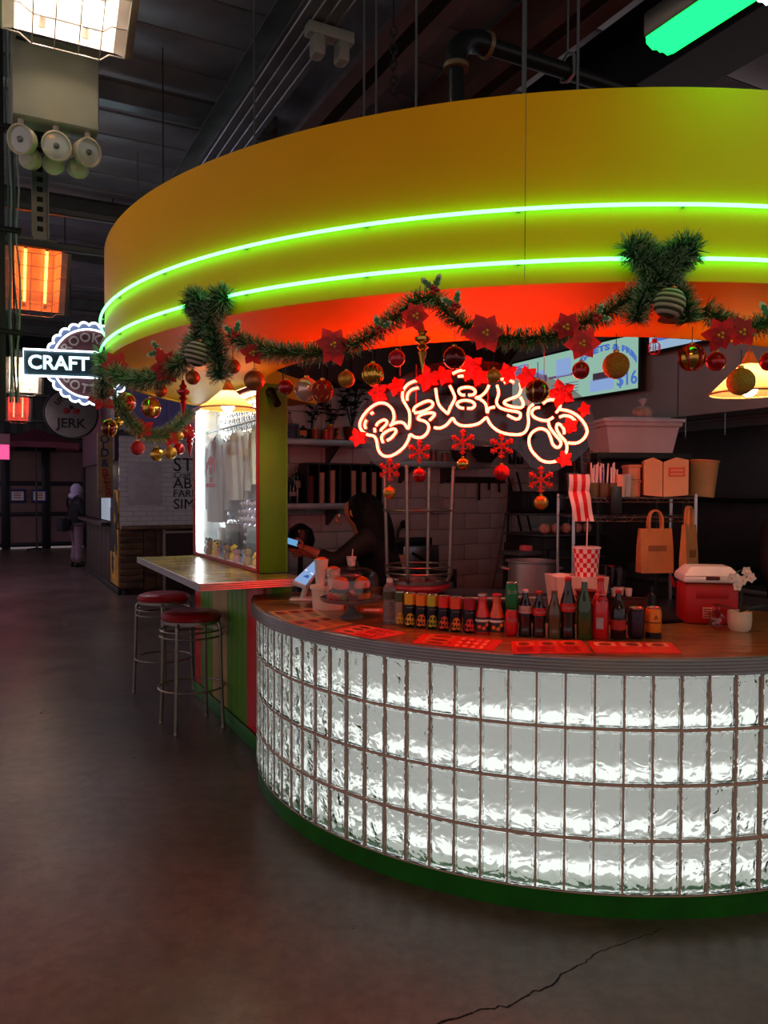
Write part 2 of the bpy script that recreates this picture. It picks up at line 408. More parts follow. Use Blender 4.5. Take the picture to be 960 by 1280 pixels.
# glass blocks
bw, bh = 0.098, 0.1955; step = 0.1058 / CR; rowh = (GZ1-GZ0)/4
def glass_mat():
    m = bpy.data.materials.new('wavy_glass'); m.use_nodes = True; nt = m.node_tree; nt.nodes.clear(); L = nt.links.new
    tc = nt.nodes.new('ShaderNodeTexCoord'); oi = nt.nodes.new('ShaderNodeObjectInfo')
    ad = nt.nodes.new('ShaderNodeVectorMath'); ad.operation = 'MULTIPLY_ADD'
    cb = nt.nodes.new('ShaderNodeCombineXYZ'); L(oi.outputs['Random'], cb.inputs[0]); L(oi.outputs['Random'], cb.inputs[2])
    ad.inputs[1].default_value = (7, 7, 7); L(cb.outputs[0], ad.inputs[0]); L(tc.outputs['Object'], ad.inputs[2])
    n = nt.nodes.new('ShaderNodeTexNoise'); n.inputs['Scale'].default_value = 11; n.inputs['Detail'].default_value = 1.5; n.inputs['Distortion'].default_value = 1.6
    L(ad.outputs[0], n.inputs['Vector'])
    bp = nt.nodes.new('ShaderNodeBump'); bp.inputs['Strength'].default_value = .6; bp.inputs['Distance'].default_value = .03; L(n.outputs['Fac'], bp.inputs['Height'])
    gl = nt.nodes.new('ShaderNodeBsdfGlass'); gl.inputs['IOR'].default_value = 1.35; gl.inputs['Roughness'].default_value = .07; gl.inputs['Color'].default_value = (.93, .97, .96, 1); L(bp.outputs['Normal'], gl.inputs['Normal'])
    o = nt.nodes.new('ShaderNodeOutputMaterial'); L(gl.outputs[0], o.inputs[0]); return m
GM = glass_mat()
def block_mesh():
    g = MB(); d = .055                 # local: x width, z height, -y out
    loops = [(bw/2, bh/2, 0.004), (bw/2-.002, bh/2-.002, 0.0), (bw/2-.007, bh/2-.007, 0.0), (bw/2-.011, bh/2-.011, .006), (bw/2-.022, bh/2-.022, .0035), (bw/2-.034, bh/2-.04, .0012)]
    vs_ = []
    for hx, hz, y in [(bw/2, bh/2, d)] + loops:
        vs_ += [(-hx, y, -hz), (hx, y, -hz), (hx, y, hz), (-hx, y, hz)]
    fs_ = [(3,2,1,0)]
    n = len(loops)+1
    for i in range(n-1):
        for k in range(4): fs_.append((i*4+k, i*4+(k+1) % 4, (i+1)*4+(k+1) % 4, (i+1)*4+k))
    b = (n-1)*4; fs_.append((b, b+1, b+2, b+3))
    g.add(vs_, fs_); return g.mesh('glass_block', True, 30)
BMESH = block_mesh(); BMESH.materials.append(GM)
ncol = int((math.radians(206)) / step); cols = []
off = math.atan2(atR(743, 980, CC, CR).y-CC.y, atR(743, 980, CC, CR).x-CC.x)   # one joint falls here
k0 = math.floor((A0-off)/step)+1; angs = []
k = k0
while off + (k+1)*step < A1: angs.append(off + (k+.5)*step); k += 1
for a in angs:
    for r in range(4):
        z = GZ0 + rowh*(r+.5)
        link(BMESH, 'glass_block', None, counter, (CR*math.cos(a)*.997, CR*math.sin(a)*.997, z), (0, 0, a+PI/2))
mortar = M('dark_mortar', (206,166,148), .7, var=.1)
mr = CR-.0065
for r in range(5):                    # bed joints
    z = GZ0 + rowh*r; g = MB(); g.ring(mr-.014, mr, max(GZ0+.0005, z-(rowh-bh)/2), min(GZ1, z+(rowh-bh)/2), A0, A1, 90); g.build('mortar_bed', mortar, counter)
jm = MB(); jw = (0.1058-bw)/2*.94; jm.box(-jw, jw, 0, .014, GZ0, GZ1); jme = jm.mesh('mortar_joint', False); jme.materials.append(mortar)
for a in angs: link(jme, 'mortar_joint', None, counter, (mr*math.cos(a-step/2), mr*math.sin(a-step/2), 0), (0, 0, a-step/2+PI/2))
# lit white liner and light strips behind the blocks
liner = M('backlight_liner', (235,235,230), .8, emit=(1.0,.97,.93), es=.31*LIGHT['block'], var=.02)
g = MB(); g.ring(CR-.20, CR-.17, .005, GZ1, A0, A1, 90); g.build('light_liner', liner, counter)
g = MB(); g.ring(CR-.17, CR-.101, GZ0-.06, GZ0-.045, A0, A1, 90); g.build('liner_floor', M('white_liner_floor', (220,222,220), .7), counter)
strip = EM('led_strip_white', (1.0,.97,.94), 1.15*LIGHT['block'])
for r in range(4):
    z = GZ0 + rowh*r - .02 + (.03 if r == 0 else 0); g = MB(); g.ring(CR-.165, CR-.155, z, z+.036, A0, A1, 90); g.build('light_strip', strip, counter)
# inside shelf board of the bar, seen from the kitchen side
g = MB(); g.ring(1.28, 1.30, .02, CTOP-.06, A0, A1, 60); g.build('inner_panel', M('black_laminate', (22,20,20), .5), counter)

# ================================================================== the round canopy
canopy = thing('canopy', 'big round yellow canopy drum over the bar with red-lit underside', 'canopy', FC)
ZB, ZT = 2.222, 2.812; F0, F1 = math.radians(-212), math.radians(-32)
yel = M('yellow_satin_paint', (248,182,0), .5, spec=.25, var=.05, nscale=2, bump=.02, bscale=30)
sp = atR(657, 190, FC, FR); aseam = math.atan2(sp.y-FC.y, sp.x-FC.x)
for a, b in ((F0, aseam-.0004), (aseam+.0004, F1)):
    g = MB(); n_ = int(max(20, (b-a)/.03)); g.ring(FR-.03, FR, ZB, ZT, a, b, n_); g.build('fascia_panel', yel, canopy)
g = MB(); g.ring(1.63, FR-.03, ZB+.005, ZB+.03, F0, F1, 110); soff = g.build('soffit', yel, canopy)
g = MB(); g.ring(1.63, 1.66, ZB+.03, ZB+.16, F0, F1, 110); g.build('inner_lip', yel, canopy)
g = MB(); g.ring(1.9, 2.2, ZB+.25, ZB+.30, F0, F1, 60); g.build('hidden_framing', dark, canopy)
# recessed downlight in the soffit (switched off)
p = atz(852, 399, ZB) - FC
g = MB(); g.lathe([(.07, .0), (.085, 0), (.085, .004), (.07, .004), (.066, .03), (.01, .03)], 24, (p.x, p.y, ZB)); g.build('downlight', M('downlight_dark', (60,32,20), .5), canopy)
ng = EM('green_neon', (.11,1,.20), 5.0*LIGHT['neon_g'])
clipm = M('neon_clip', (150,170,150), .4)
for i, zz in enumerate((2.449, 2.286)):
    t = thing('neon_tube', ['upper green neon tube running round the yellow canopy', 'lower green neon tube running round the yellow canopy'][i], 'neon light', FC, 0, 'green neon tubes on the canopy')
    pts = [Vector(((FR+.022)*math.cos(a), (FR+.022)*math.sin(a), zz)) for a in [F0+.25 + (F1-F0-.25)*k/130 for k in range(131)]]
    g = MB(); g.tube(pts, .0062, 8); g.build('tube', ng, t)
    for k in range(4, 130, 9):
        q = pts[k]; e = Vector((q.x, q.y, 0)).normalized(); g = MB(); g.cyl(e*(FR-.001)+Vector((0,0,zz)), e*(FR+.018)+Vector((0,0,zz)), .005, n=8); g.build('clip', clipm, t)

# ================================================================== display case at the left end with ledge
red_paint = M('red_gloss_paint', (214,18,14), .4, var=.06); lime = M('lime_green_paint', (84,140,10), .45, var=.08)
beige = M('beige_wood', (176,146,96), .55, var=.12, nscale=6)
CV0, CU0, CU1, LZ = 1.44, 4.42, 6.0, 1.085
case = thing('display_case', 'tall lime green merchandise case with lit glass front and striped base', 'display case', B(CV0, CU0, 0), UANG)
# local x = v - CV0, y = u - CU0
CL = CU1-CU0
stripes = [(-.08, .24, red_paint), (.24, .68, lime), (.68, 1.06, beige), (1.06, 1.41, lime), (1.41, 1.58, red_paint)]
for i, (a, b, mm) in enumerate(stripes):
    nb = max(1, round((b-a)/.11)) if mm is lime else 1
    for k in range(nb):
        y0 = a+(b-a)*k/nb; y1 = a+(b-a)*(k+1)/nb
        g = MB(); g.bbox(.0, .03, y0+.0015, y1-.0015, .1, LZ-.04, .006); g.build('stripe_board', mm, case)
g = MB(); g.box(.03, .19, -.06, CL, 0, LZ-.04); g.build('base_cabinet', lime, case, smooth=False)
g = MB(); g.bbox(.0, .06, -.078, -.062, .1, LZ-.04, .004); g.build('corner_board', beige, case)
g = MB(); g.bbox(-.015, .0, -.085, CL, 0, .1, .005); g.bbox(-.015, .19, -.1, -.085, 0, .1, .005); g.build('kick_board', green_paint, case)
# upper: green end panel, back, top, red rim, glass
g = MB(); g.bbox(.0, .175, .0, .03, LZ, ZB, .004); g.build('end_panel', lime, case)
quilt = M('quilted_silver', (215,220,225), .22, .85, var=.05)
g = MB(); NQ = 52; NZ = 42                 # embossed diamond sheet at the back
vs_ = []; fs_ = []
for j in range(NZ*2+1):
    for i in range(NQ*2+1):
        y = .03 + (CL-.06)*i/(NQ*2); z = LZ + (ZB-LZ)*j/(NZ*2)
        dpt = .008*abs(math.sin(i*PI/4)*math.sin(j*PI/4)) + (.004 if (i//4+j//4) % 2 else 0)
        vs_.append((.166-dpt, y, z))
W_ = NQ*2+1
for j in range(NZ*2):
    for i in range(NQ*2): fs_.append((j*W_+i, j*W_+i+1, (j+1)*W_+i+1, (j+1)*W_+i))
g.add(vs_, fs_); g.build('quilted_back', quilt, case, ang=15)
g = MB(); g.box(.17, .185, 0, CL, LZ, ZB); g.build('back_panel', lime, case, smooth=False)
g = MB(); g.bbox(.0, .17, CL-.03, CL, LZ, ZB, .004); g.build('far_end_panel', M('white_gloss', (225,228,225), .35), case)
g = MB(); g.box(.0, .166, .03, CL-.03, LZ, LZ+.02); g.build('case_floor', M('white_gloss'), case, smooth=False)
rim = M('dark_red_trim', (150,22,20), .45)
g = MB(); g.bbox(-.012, .006, -.006, .012, LZ, ZB, .003); g.bbox(-.012, .006, CL-.012, CL+.008, LZ, ZB, .003)
g.bbox(-.012, .006, 0, CL, LZ, LZ+.025, .003); g.bbox(-.012, .006, 0, CL, ZB-.03, ZB-.003, .003); g.build('glass_frame', rim, case)
g = MB(); g.box(-.004, .0, .012, CL-.012, LZ+.025, ZB-.03); g.build('glass_pane', PANE('case_glass', refl=.05), case, smooth=False)
cw = EM('case_led', (.90,1,1), 13*LIGHT['case'])
g = MB(); g.box(.02, .045, .05, CL-.05, ZB-.045, ZB-.03); g.build('led_bar', cw, case, smooth=False)
g = MB(); g.box(.012, .028, CL-.05, CL-.034, LZ+.03, ZB-.05); g.build('led_bar', cw, case, smooth=False)
g = MB(); g.box(.012, .028, .034, .05, LZ+.03, ZB-.05); g.build('led_bar', cw, case, smooth=False)
g = MB(); g.cyl((.085, .05, 2.03), (.085, CL-.05, 2.03), .008, n=10); g.build('clothes_rail', galv, case)
# shirts hung in the case
def shirt(y, ang, label, colr, print_mat=None, sc=1.0):
    t = thing('hanging_shirt', label, 'shirt', B(CV0+.085, CU0+y, 2.03), UANG+ang, 'shirts hung in the display case')
    hk = MB(); hk.tube(smooth_path([(0,0,.012),(.012,0,.006),(.01,0,-.02),(0,0,-.035)], 4), .0025, 6); hk.tube(smooth_path([(-.17,0,-.10),(-.06,0,-.05),(0,0,-.035),(.06,0,-.05),(.17,0,-.10)], 4), .004, 6)
    hk.build('hanger', galv, t)
    s_ = sc
    half = [(0,-.075),(.05,-.052),(.085,-.05),(.2,-.10),(.235,-.17),(.27,-.42),(.285,-.53),(.235,-.54),(.2,-.36),(.185,-.27),(.185,-.52),(.18,-.68)]
    def sil(x): return x
    # front and back sheets with folds
    g = MB()
    n = 18; mrow = 26
    def width(z):
        pts = [(-.05,.085),(-.10,.2),(-.17,.225),(-.27,.19),(-.68,.185)]
        for (z1,w1),(z2,w2) in zip(pts, pts[1:]):
            if z <= z1 and z >= z2: return w1+(w2-w1)*(z1-z)/(z1-z2)
        return .185
    for side in (-1, 1):
        vs_ = []; fs_ = []
        for j in range(mrow+1):
            z = -.052 - (.63)*j/mrow; wd = width(z)
            for i in range(n+1):
                x = -wd + 2*wd*i/n
                edge = 1-abs(2*i/n-1)**3
                y = side*(.006+.03*edge) + .012*math.sin(9*x*4+z*3)*min(1, j/8)
                zz = z - (.03 if side < 0 else .012)*max(0, 1-(x/.07)**2)*(1 if j == 0 else 0)
                vs_.append((x*s_, y, zz*s_))
        for j in range(mrow):
            for i in range(n): fs_.append((j*(n+1)+i, j*(n+1)+i+1, (j+1)*(n+1)+i+1, (j+1)*(n+1)+i))
        g.add(vs_, fs_)
    m1 = M('shirt_cloth_'+str(colr), colr, .85, var=.05)
    bd = g.build('body', m1, t, ang=60)
    for sx in (-1, 1):
        g = MB(); pts = smooth_path([(sx*.19,0,-.12),(sx*.235,.0,-.25),(sx*.25,.005,-.4),(sx*.235,.0,-.56)], 5); rad = [.055-.016*i/(len(pts)-1) for i in range(len(pts))]
        pts = [(p.x*s_, p.y, p.z*s_) for p in pts]
        g.tube(pts, .05, 10, radii=rad); g.v = [(x, y*.55, z) for x, y, z in g.v]; sl = g.build('sleeve', m1, t)
        g = MB(); g.tube([pts[-1], (pts[-1][0], 0, pts[-1][2]-.03)], .034, 10); g.v = [(x, y*.6, z) for x, y, z in g.v]; g.build('cuff', m1, sl)
    if print_mat:
        T = face_T((0, -.05, -.27*s_), (1,0,0), (0,0,1))
        def arc(co):
            a = co.x/.13; return Vector((.13*math.sin(a), .04-.13*(1-math.cos(a))*1.0+co.y, co.z))
        text('shirt_print', "BABY'S", .085*s_, print_mat, t, T, fn=arc, bold=.003)
        g = MB(); g.lathe([(.001,0),(.035,0),(.035,.002)], 14, (0,-.052,-.30*s_), T=Matrix.Rotation(PI/2, 3, 'X')); g.bbox(-.032,.032,-.053,-.05,-.385*s_,-.345*s_,.002); g.build('print_badge', print_mat, t)
        text('shirt_print', "BROOKLYN", .042*s_, print_mat, t, face_T((0,-.052,-.41*s_),(1,0,0),(0,0,1)))
    return t
redp = M('red_print', (190,30,44), .8)
FACE = -PI/2      # shirts face the aisle: local -y towards -v
shirt(1.23, FACE+.04, 'pale long-sleeved shirt with arched red print hung in the lit case', (170,184,190), redp)
shirt(.69, FACE+.05, 'white shirt turned sideways on the rail with a red sleeve patch', (196,196,190), sc=.75)
shirt(.25, FACE-.04, 'cream shirt at the green end of the rail in the case', (190,184,160), sc=.6)
# sleeve patch on the second shirt
# goods on the case floor
def goods():
    rnd = random.Random(3)
    cols = [((240,206,40),'yellow'),((236,176,60),'amber'),((206,150,150),'rose'),((120,150,190),'blue'),((240,236,220),'white'),((150,110,70),'brown')]
    for k in range(18):
        y = .1 + .078*k; c, nm = cols[(k*5+2) % 6]
        x = .04 + .012*(k % 3)
        t = thing('toy_figure', 'small %s toy on the floor of the lit display case' % nm, 'toy', B(CV0+x, CU0+y, LZ+.02), rnd.uniform(0,6), 'small toys in the case')
        s = rnd.uniform(.6, .95); mm = M('toy_'+nm, c, .5)
        g = MB(); g.lathe([(.001,0),(.03*s,0),(.036*s,.02*s),(.03*s,.05*s),(.016*s,.065*s)], 12); g.build('body', mm, t)
        g = MB(); g.sphere((0,0,.09*s), .03*s, 12, 8); h_ = g.build('head', mm, t)
        g = MB(); g.sphere((.018*s,.0,.118*s), .011*s, 8, 6); g.sphere((-.018*s,.0,.118*s), .011*s, 8, 6); g.build('ear', M('toy_dark', (70,50,40), .6), h_)
goods()
for i, (y, w_, h_, c, nm) in enumerate(((1.22, .16, .2, (196,204,196), 'pale'), (.98, .2, .24, (90,110,112), 'grey-green'), (.45, .22, .24, (150,176,184), 'light blue'), (.16, .2, .18, (226,230,214), 'cream'))):
    t = thing('framed_card', '%s boxed card propped against the back of the display case' % nm, 'box', B(CV0+.122, CU0+y, LZ+.02), UANG, 'boxes at the back of the display case')
    g = MB(); g.bbox(-.02, .02, -w_/2, w_/2, 0, h_, .004); g.build('box_body', M('card_'+nm, c, .6), t)
    g = MB(); g.bbox(-.023, -.0205, -w_/2+.02, w_/2-.02, .03, h_*.55, .001); g.build('box_panel', M('card_panel_'+nm, tuple(int(x*.7) for x in c), .6), t)
# ledge: a counter board round the front and the near end of the case
ledge = thing('wall_ledge', 'narrow mottled ledge with ribbed metal edge round the display case', 'counter', B(CV0, CU0, LZ), UANG)
led_top = wood_mat('ledge_laminate', (110,92,30), (206,180,80), .25, .7)
g = MB(); poly = [(-.44, CL-.08), (-.44, -.37), (.16, -.37), (.16, -.07), (-.0, -.07), (-.0, CL-.08)]
n = len(poly); g.add([(x, y, z) for z in (-.04, .0) for x, y in poly], [tuple(range(n))[::-1], tuple(range(n, 2*n))] + [(i, (i+1) % n, n+(i+1) % n, n+i) for i in range(n)])
g.v = [(x, y, z+(.0 if z < -.01 else .0)) for x, y, z in g.v]
g.build('ledge_board', led_top, ledge, smooth=False)
for a, b, nm in (((-.445, CL-.08), (-.445, -.375), 'side'), ((-.445, -.375), (.165, -.375), 'end')):
    g = MB()
    d = Vector((b[0]-a[0], b[1]-a[1], 0)).normalized(); s = Vector((d.y, -d.x, 0)) * -1
    for k in range(4):
        z = -.04 + k*.0108; g.tube([Vector((a[0], a[1], z+.004)), Vector((b[0], b[1], z+.004))], .006, 8)
    g.build('ribbed_edge', steel_edge, ledge)
g = MB(); g.box(-.34, -.002, .2, .225, -.09, -.041); g.box(-.34, -.002, 1.1, 1.125, -.09, -.041); g.build('bracket', dark, ledge, smooth=False)

# ================================================================== bar stools
def make_stool(label):
    t = thing('bar_stool', label, 'bar stool')
    vin = M('oxblood_vinyl', (158,22,32), .32, var=.12, nscale=6, coat=.2); st = M('gunmetal_tube', (142,134,126), .34, .85, var=.15)
    g = MB(); g.lathe([(.001,.775),(.08,.782),(.15,.778),(.185,.766),(.2,.745),(.197,.728),(.185,.722),(.001,.722)], 40); g.build('seat', vin, t)
    g = MB(); g.lathe([(.175,.70),(.19,.70),(.19,.722),(.175,.722),(.175,.70)], 36, cap=False); g.build('seat_rim', st, t)
    for k in range(4):
        a = PI/4 + k*PI/2 + .12; e = Vector((math.cos(a), math.sin(a), 0))
        pts = smooth_path([e*.12+Vector((0,0,.712)), e*.172+Vector((0,0,.71)), e*.198+Vector((0,0,.69)), e*.205+Vector((0,0,.64)), e*.213+Vector((0,0,.35)), e*.226+Vector((0,0,.012))], 5)
        g = MB(); g.tube(pts, (.0125), 10); lg = g.build('leg', st, t)
        g = MB(); g.lathe([(.001,0),(.014,0),(.015,.01),(.012,.02)], 10, e*.227); g.build('glide', M('glide_cap', (150,140,130), .4, .6), lg)
    for r, z in ((.203,.655),(.205,.615),(.2165,.27)):
        g = MB(); g.tube([Vector((r*math.cos(2*PI*i/40), r*math.sin(2*PI*i/40), z)) for i in range(40)], .0065, 8, closed=True); g.build('ring_rail', st, t)
    return t
s1 = make_stool('red round bar stool nearest the round counter, beside the ledge'); s1.location = (-1.29, 5.14, 0); s1.rotation_euler.z = .45
s1['group'] = 'bar stools'
s2 = copy_tree(s1); s2['label'] = 'red round bar stool under the far end of the ledge'; s2.location = (-1.735, 6.04, 0); s2.rotation_euler.z = .9
# ================================================================== people
def skin(name, nodes, edges, mat, parent, sub=2, root=None):
    keys = list(nodes); idx = {k: i for i, k in enumerate(keys)}
    me = bpy.data.meshes.new(name)
    bm = bmesh.new(); lay = bm.verts.layers.skin.verify(); vv_ = []
    for k in keys:
        p, rx, ry = nodes[k]; q = bm.verts.new(p); q[lay].radius = (rx, ry); q[lay].use_root = (k == (root or keys[0])); vv_.append(q)
    for a, b in edges: bm.edges.new((vv_[idx[a]], vv_[idx[b]]))
    bm.to_mesh(me); bm.free()
    o = bpy.data.objects.new(name, me); COL.objects.link(o)
    sm = o.modifiers.new('skin', 'SKIN'); sm.use_smooth_shade = True
    ss = o.modifiers.new('subdivision', 'SUBSURF'); ss.levels = sub; ss.render_levels = sub
    bpy.context.view_layer.update()
    dg = bpy.context.evaluated_depsgraph_get(); m2 = bpy.data.meshes.new_from_object(o.evaluated_get(dg)); m2.name = name
    bpy.data.objects.remove(o); bpy.data.meshes.remove(me)
    m2.materials.clear(); m2.materials.append(mat)
    m2.polygons.foreach_set('use_smooth', [True]*len(m2.polygons))
    return link(m2, name, mat, parent)
V = Vector
def hand_nodes(nd, ed, key, wrist, fwd, side, up, s=1.0, curl=.5, thumb=1):
    """palm and five fingers appended to a skeleton; fwd = finger direction, side = across the palm towards the thumb, up = back of hand"""
    wrist = V(wrist); fwd = V(fwd).normalized(); side = V(side).normalized(); up = V(up).normalized()
    pk = key+'_palm'; nd[pk] = (wrist + fwd*.05*s, .024*s, .012*s); ed.append((key, pk))
    for i, (off_, ln) in enumerate(((.026, .068), (.009, .076), (-.009, .070), (-.026, .055))):
        b = wrist + fwd*.088*s + side*off_*s
        k0, k1, k2, k3 = [key+'_f%d_%d' % (i, j) for j in range(4)]
        nd[k0] = (b, .0095*s, .0095*s); ed.append((pk, k0))
        a1 = curl*.5; a2 = curl*1.1
        p1 = b + (fwd*math.cos(a1) - up*math.sin(a1))*ln*.45*s; p2 = p1 + (fwd*math.cos(a2) - up*math.sin(a2))*ln*.33*s; p3 = p2 + (fwd*math.cos(a2*1.4) - up*math.sin(a2*1.4))*ln*.25*s
        nd[k1] = (p1, .0088*s, .0088*s); nd[k2] = (p2, .008*s, .008*s); nd[k3] = (p3, .0065*s, .0065*s); ed += [(k0,k1),(k1,k2),(k2,k3)]
    t0 = wrist + fwd*.03*s + side*.03*s; t1 = t0 + (fwd*.7+side*.55-up*.2).normalized()*.035*s; t2 = t1 + (fwd*.9+side*.2-up*.3).normalized()*.028*s
    nd[key+'_t0'] = (t0, .011*s, .011*s); nd[key+'_t1'] = (t1, .0095*s, .0095*s); nd[key+'_t2'] = (t2, .0075*s, .0075*s)
    ed += [(pk, key+'_t0'), (key+'_t0', key+'_t1'), (key+'_t1', key+'_t2')]
def head_parts(t, c, yaw, skinm, hairm, tilt=0.0, s=1.0, hair='short'):
    """face details and hair; local face direction is -y before yaw"""
    R = Matrix.Rotation(yaw, 3, 'Z') @ Matrix.Rotation(tilt, 3, 'X'); c = V(c)
    w_ = M('eye_white', (220,210,200), .3); d_ = M('eye_dark', (30,20,16), .3); lipm = M('lip_tone', (150,80,72), .5)
    for sx in (-1, 1):
        g = MB(); g.sphere(c + R @ V((sx*.032, -.088, .005))*s, .012*s, 10, 8, T=None); e_ = g.build('eye', w_, t)
        g = MB(); g.sphere(c + R @ V((sx*.032, -.097, .005))*s, .006*s, 8, 6); g.build('iris', d_, e_)
        g = MB(); g.tube([c + R @ V((sx*.052, -.088, .022))*s, c + R @ V((sx*.03, -.099, .028))*s, c + R @ V((sx*.014, -.1, .023))*s], .004*s, 6); g.build('eyebrow', hairm, t)
        g = MB(); g.sphere(c + R @ V((sx*.076, .008, -.005))*s, .026*s, 10, 8, sc=(.35, .8, 1.2), T=R); g.build('ear', skinm, t)
    g = MB(); g.tube([c + R @ V((0,-.096,.02))*s, c + R @ V((0,-.108,-.01))*s, c + R @ V((0,-.118,-.028))*s, c + R @ V((0,-.1,-.038))*s], .01*s, 8, radii=[.006*s,.009*s,.013*s,.009*s]); g.build('nose', skinm, t)
    g = MB(); g.tube([c + R @ V((-.025,-.09,-.062))*s, c + R @ V((0,-.1,-.06))*s, c + R @ V((.025,-.09,-.062))*s], .006*s, 8); g.build('mouth', lipm, t)
# ---- far visitor in a pale hood at the beer stall
def far_person():
    b = at(95, 709, 16.15); b.z = 0
    t = thing('person', 'person in pale hood, dark coat and grey trousers standing at the beer stall', 'person', b, UANG + .35)   # local: faces +x
    sk = M('skin_far', (150,110,92), .6); coat = M('black_coat', (14,16,26), .8); tr = M('grey_mauve_trousers', (122,98,112), .8); hood = M('pale_hood', (176,164,196), .8)
    nd = {'pel': (V((0,0,.93)), .13,.1), 'sp': (V((.01,0,1.15)), .12,.1), 'ch': (V((.02,0,1.36)), .14,.11), 'nk': (V((.03,0,1.5)), .055,.055), 'hd': (V((.06,0,1.6)), .08,.09), 'tp': (V((.05,0,1.7)), .07,.07)}
    ed = [('pel','sp'),('sp','ch'),('ch','nk'),('nk','hd'),('hd','tp')]
    for s_, k in ((-1,'l'),(1,'r')):
        nd.update({'hp'+k: (V((0,s_*.09,.88)), .09,.09), 'kn'+k: (V((.05 if s_ > 0 else .02,s_*.1,.48)), .06,.06), 'an'+k: (V((0,s_*.1,.09)), .045,.045), 'to'+k: (V((.15,s_*.11,.03)), .03,.045),
                   'sh'+k: (V((0,s_*.19,1.38)), .06,.06), 'el'+k: (V((.04,s_*.25,1.1)), .045,.045), 'wr'+k: (V((.26,s_*.16,1.06)), .03,.03)})
        ed += [('pel','hp'+k),('hp'+k,'kn'+k),('kn'+k,'an'+k),('an'+k,'to'+k),('ch','sh'+k),('sh'+k,'el'+k),('el'+k,'wr'+k)]
        hand_nodes(nd, ed, 'wr'+k, nd['wr'+k][0], (1,0,-.1), (0,-s_,0), (0,0,1), 1, .5)
    skin('body', nd, ed, sk, t, 1, 'pel')
    skin('trousers', {'pel': (V((0,0,.95)), .15,.12), 'hpl': (V((0,-.09,.85)), .1,.1), 'knl': (V((.02,-.1,.48)), .085,.085), 'anl': (V((0,-.1,.1)), .075,.075), 'hpr': (V((0,.09,.85)), .1,.1), 'knr': (V((.05,.1,.48)), .085,.085), 'anr': (V((0,.1,.1)), .075,.075)},
         [('pel','hpl'),('hpl','knl'),('knl','anl'),('pel','hpr'),('hpr','knr'),('knr','anr')], tr, t, 2)
    skin('coat', {'hem': (V((-.01,0,.82)), .2,.17), 'w': (V((0,0,1.02)), .17,.15), 'ch': (V((.01,0,1.32)), .19,.15), 'nk': (V((.02,0,1.47)), .08,.08), 'shl': (V((0,-.2,1.38)), .085,.085), 'ell': (V((.04,-.27,1.1)), .07,.07), 'wrl': (V((.22,-.18,1.06)), .05,.05), 'shr': (V((0,.2,1.38)), .085,.085), 'elr': (V((.04,.27,1.1)), .07,.07), 'wrr': (V((.22,.18,1.06)), .05,.05)},
         [('hem','w'),('w','ch'),('ch','nk'),('ch','shl'),('shl','ell'),('ell','wrl'),('ch','shr'),('shr','elr'),('elr','wrr')], coat, t, 2, 'w')
    g = MB(); g.sphere((.02,0,1.61), .125, 16, 12, sc=(.95,.9,1.12)); g.sphere((-.02,0,1.49), .12, 14, 10, sc=(1,1.1,.7)); g.build('hood', hood, t)
    for s_ in (-1, 1):
        g = MB(); g.bbox(-.08, .19, s_*.105-.05, s_*.105+.05, 0, .1, .03); g.build('shoe', M('black_shoe', (10,10,12), .5), t)
    head_parts(t, (.07,0,1.6), PI/2, sk, M('dark_hair', (18,12,10), .6), s=.9)
    # shoulder bag
    bg_ = thing('shoulder_bag', 'dark bag hanging at the hooded person\'s back', 'bag', b, UANG+.35)
    g = MB(); g.bbox(-.36, -.2, -.16, .16, .75, 1.02, .04); g.build('bag_body', coat, bg_)
    g = MB(); g.tube(smooth_path([(-.27,-.1,1.0),(-.2,-.1,1.2),(-.1,-.12,1.43),(.0,-.13,1.5)], 4), .012, 6); g.build('strap', coat, bg_)
far_person()

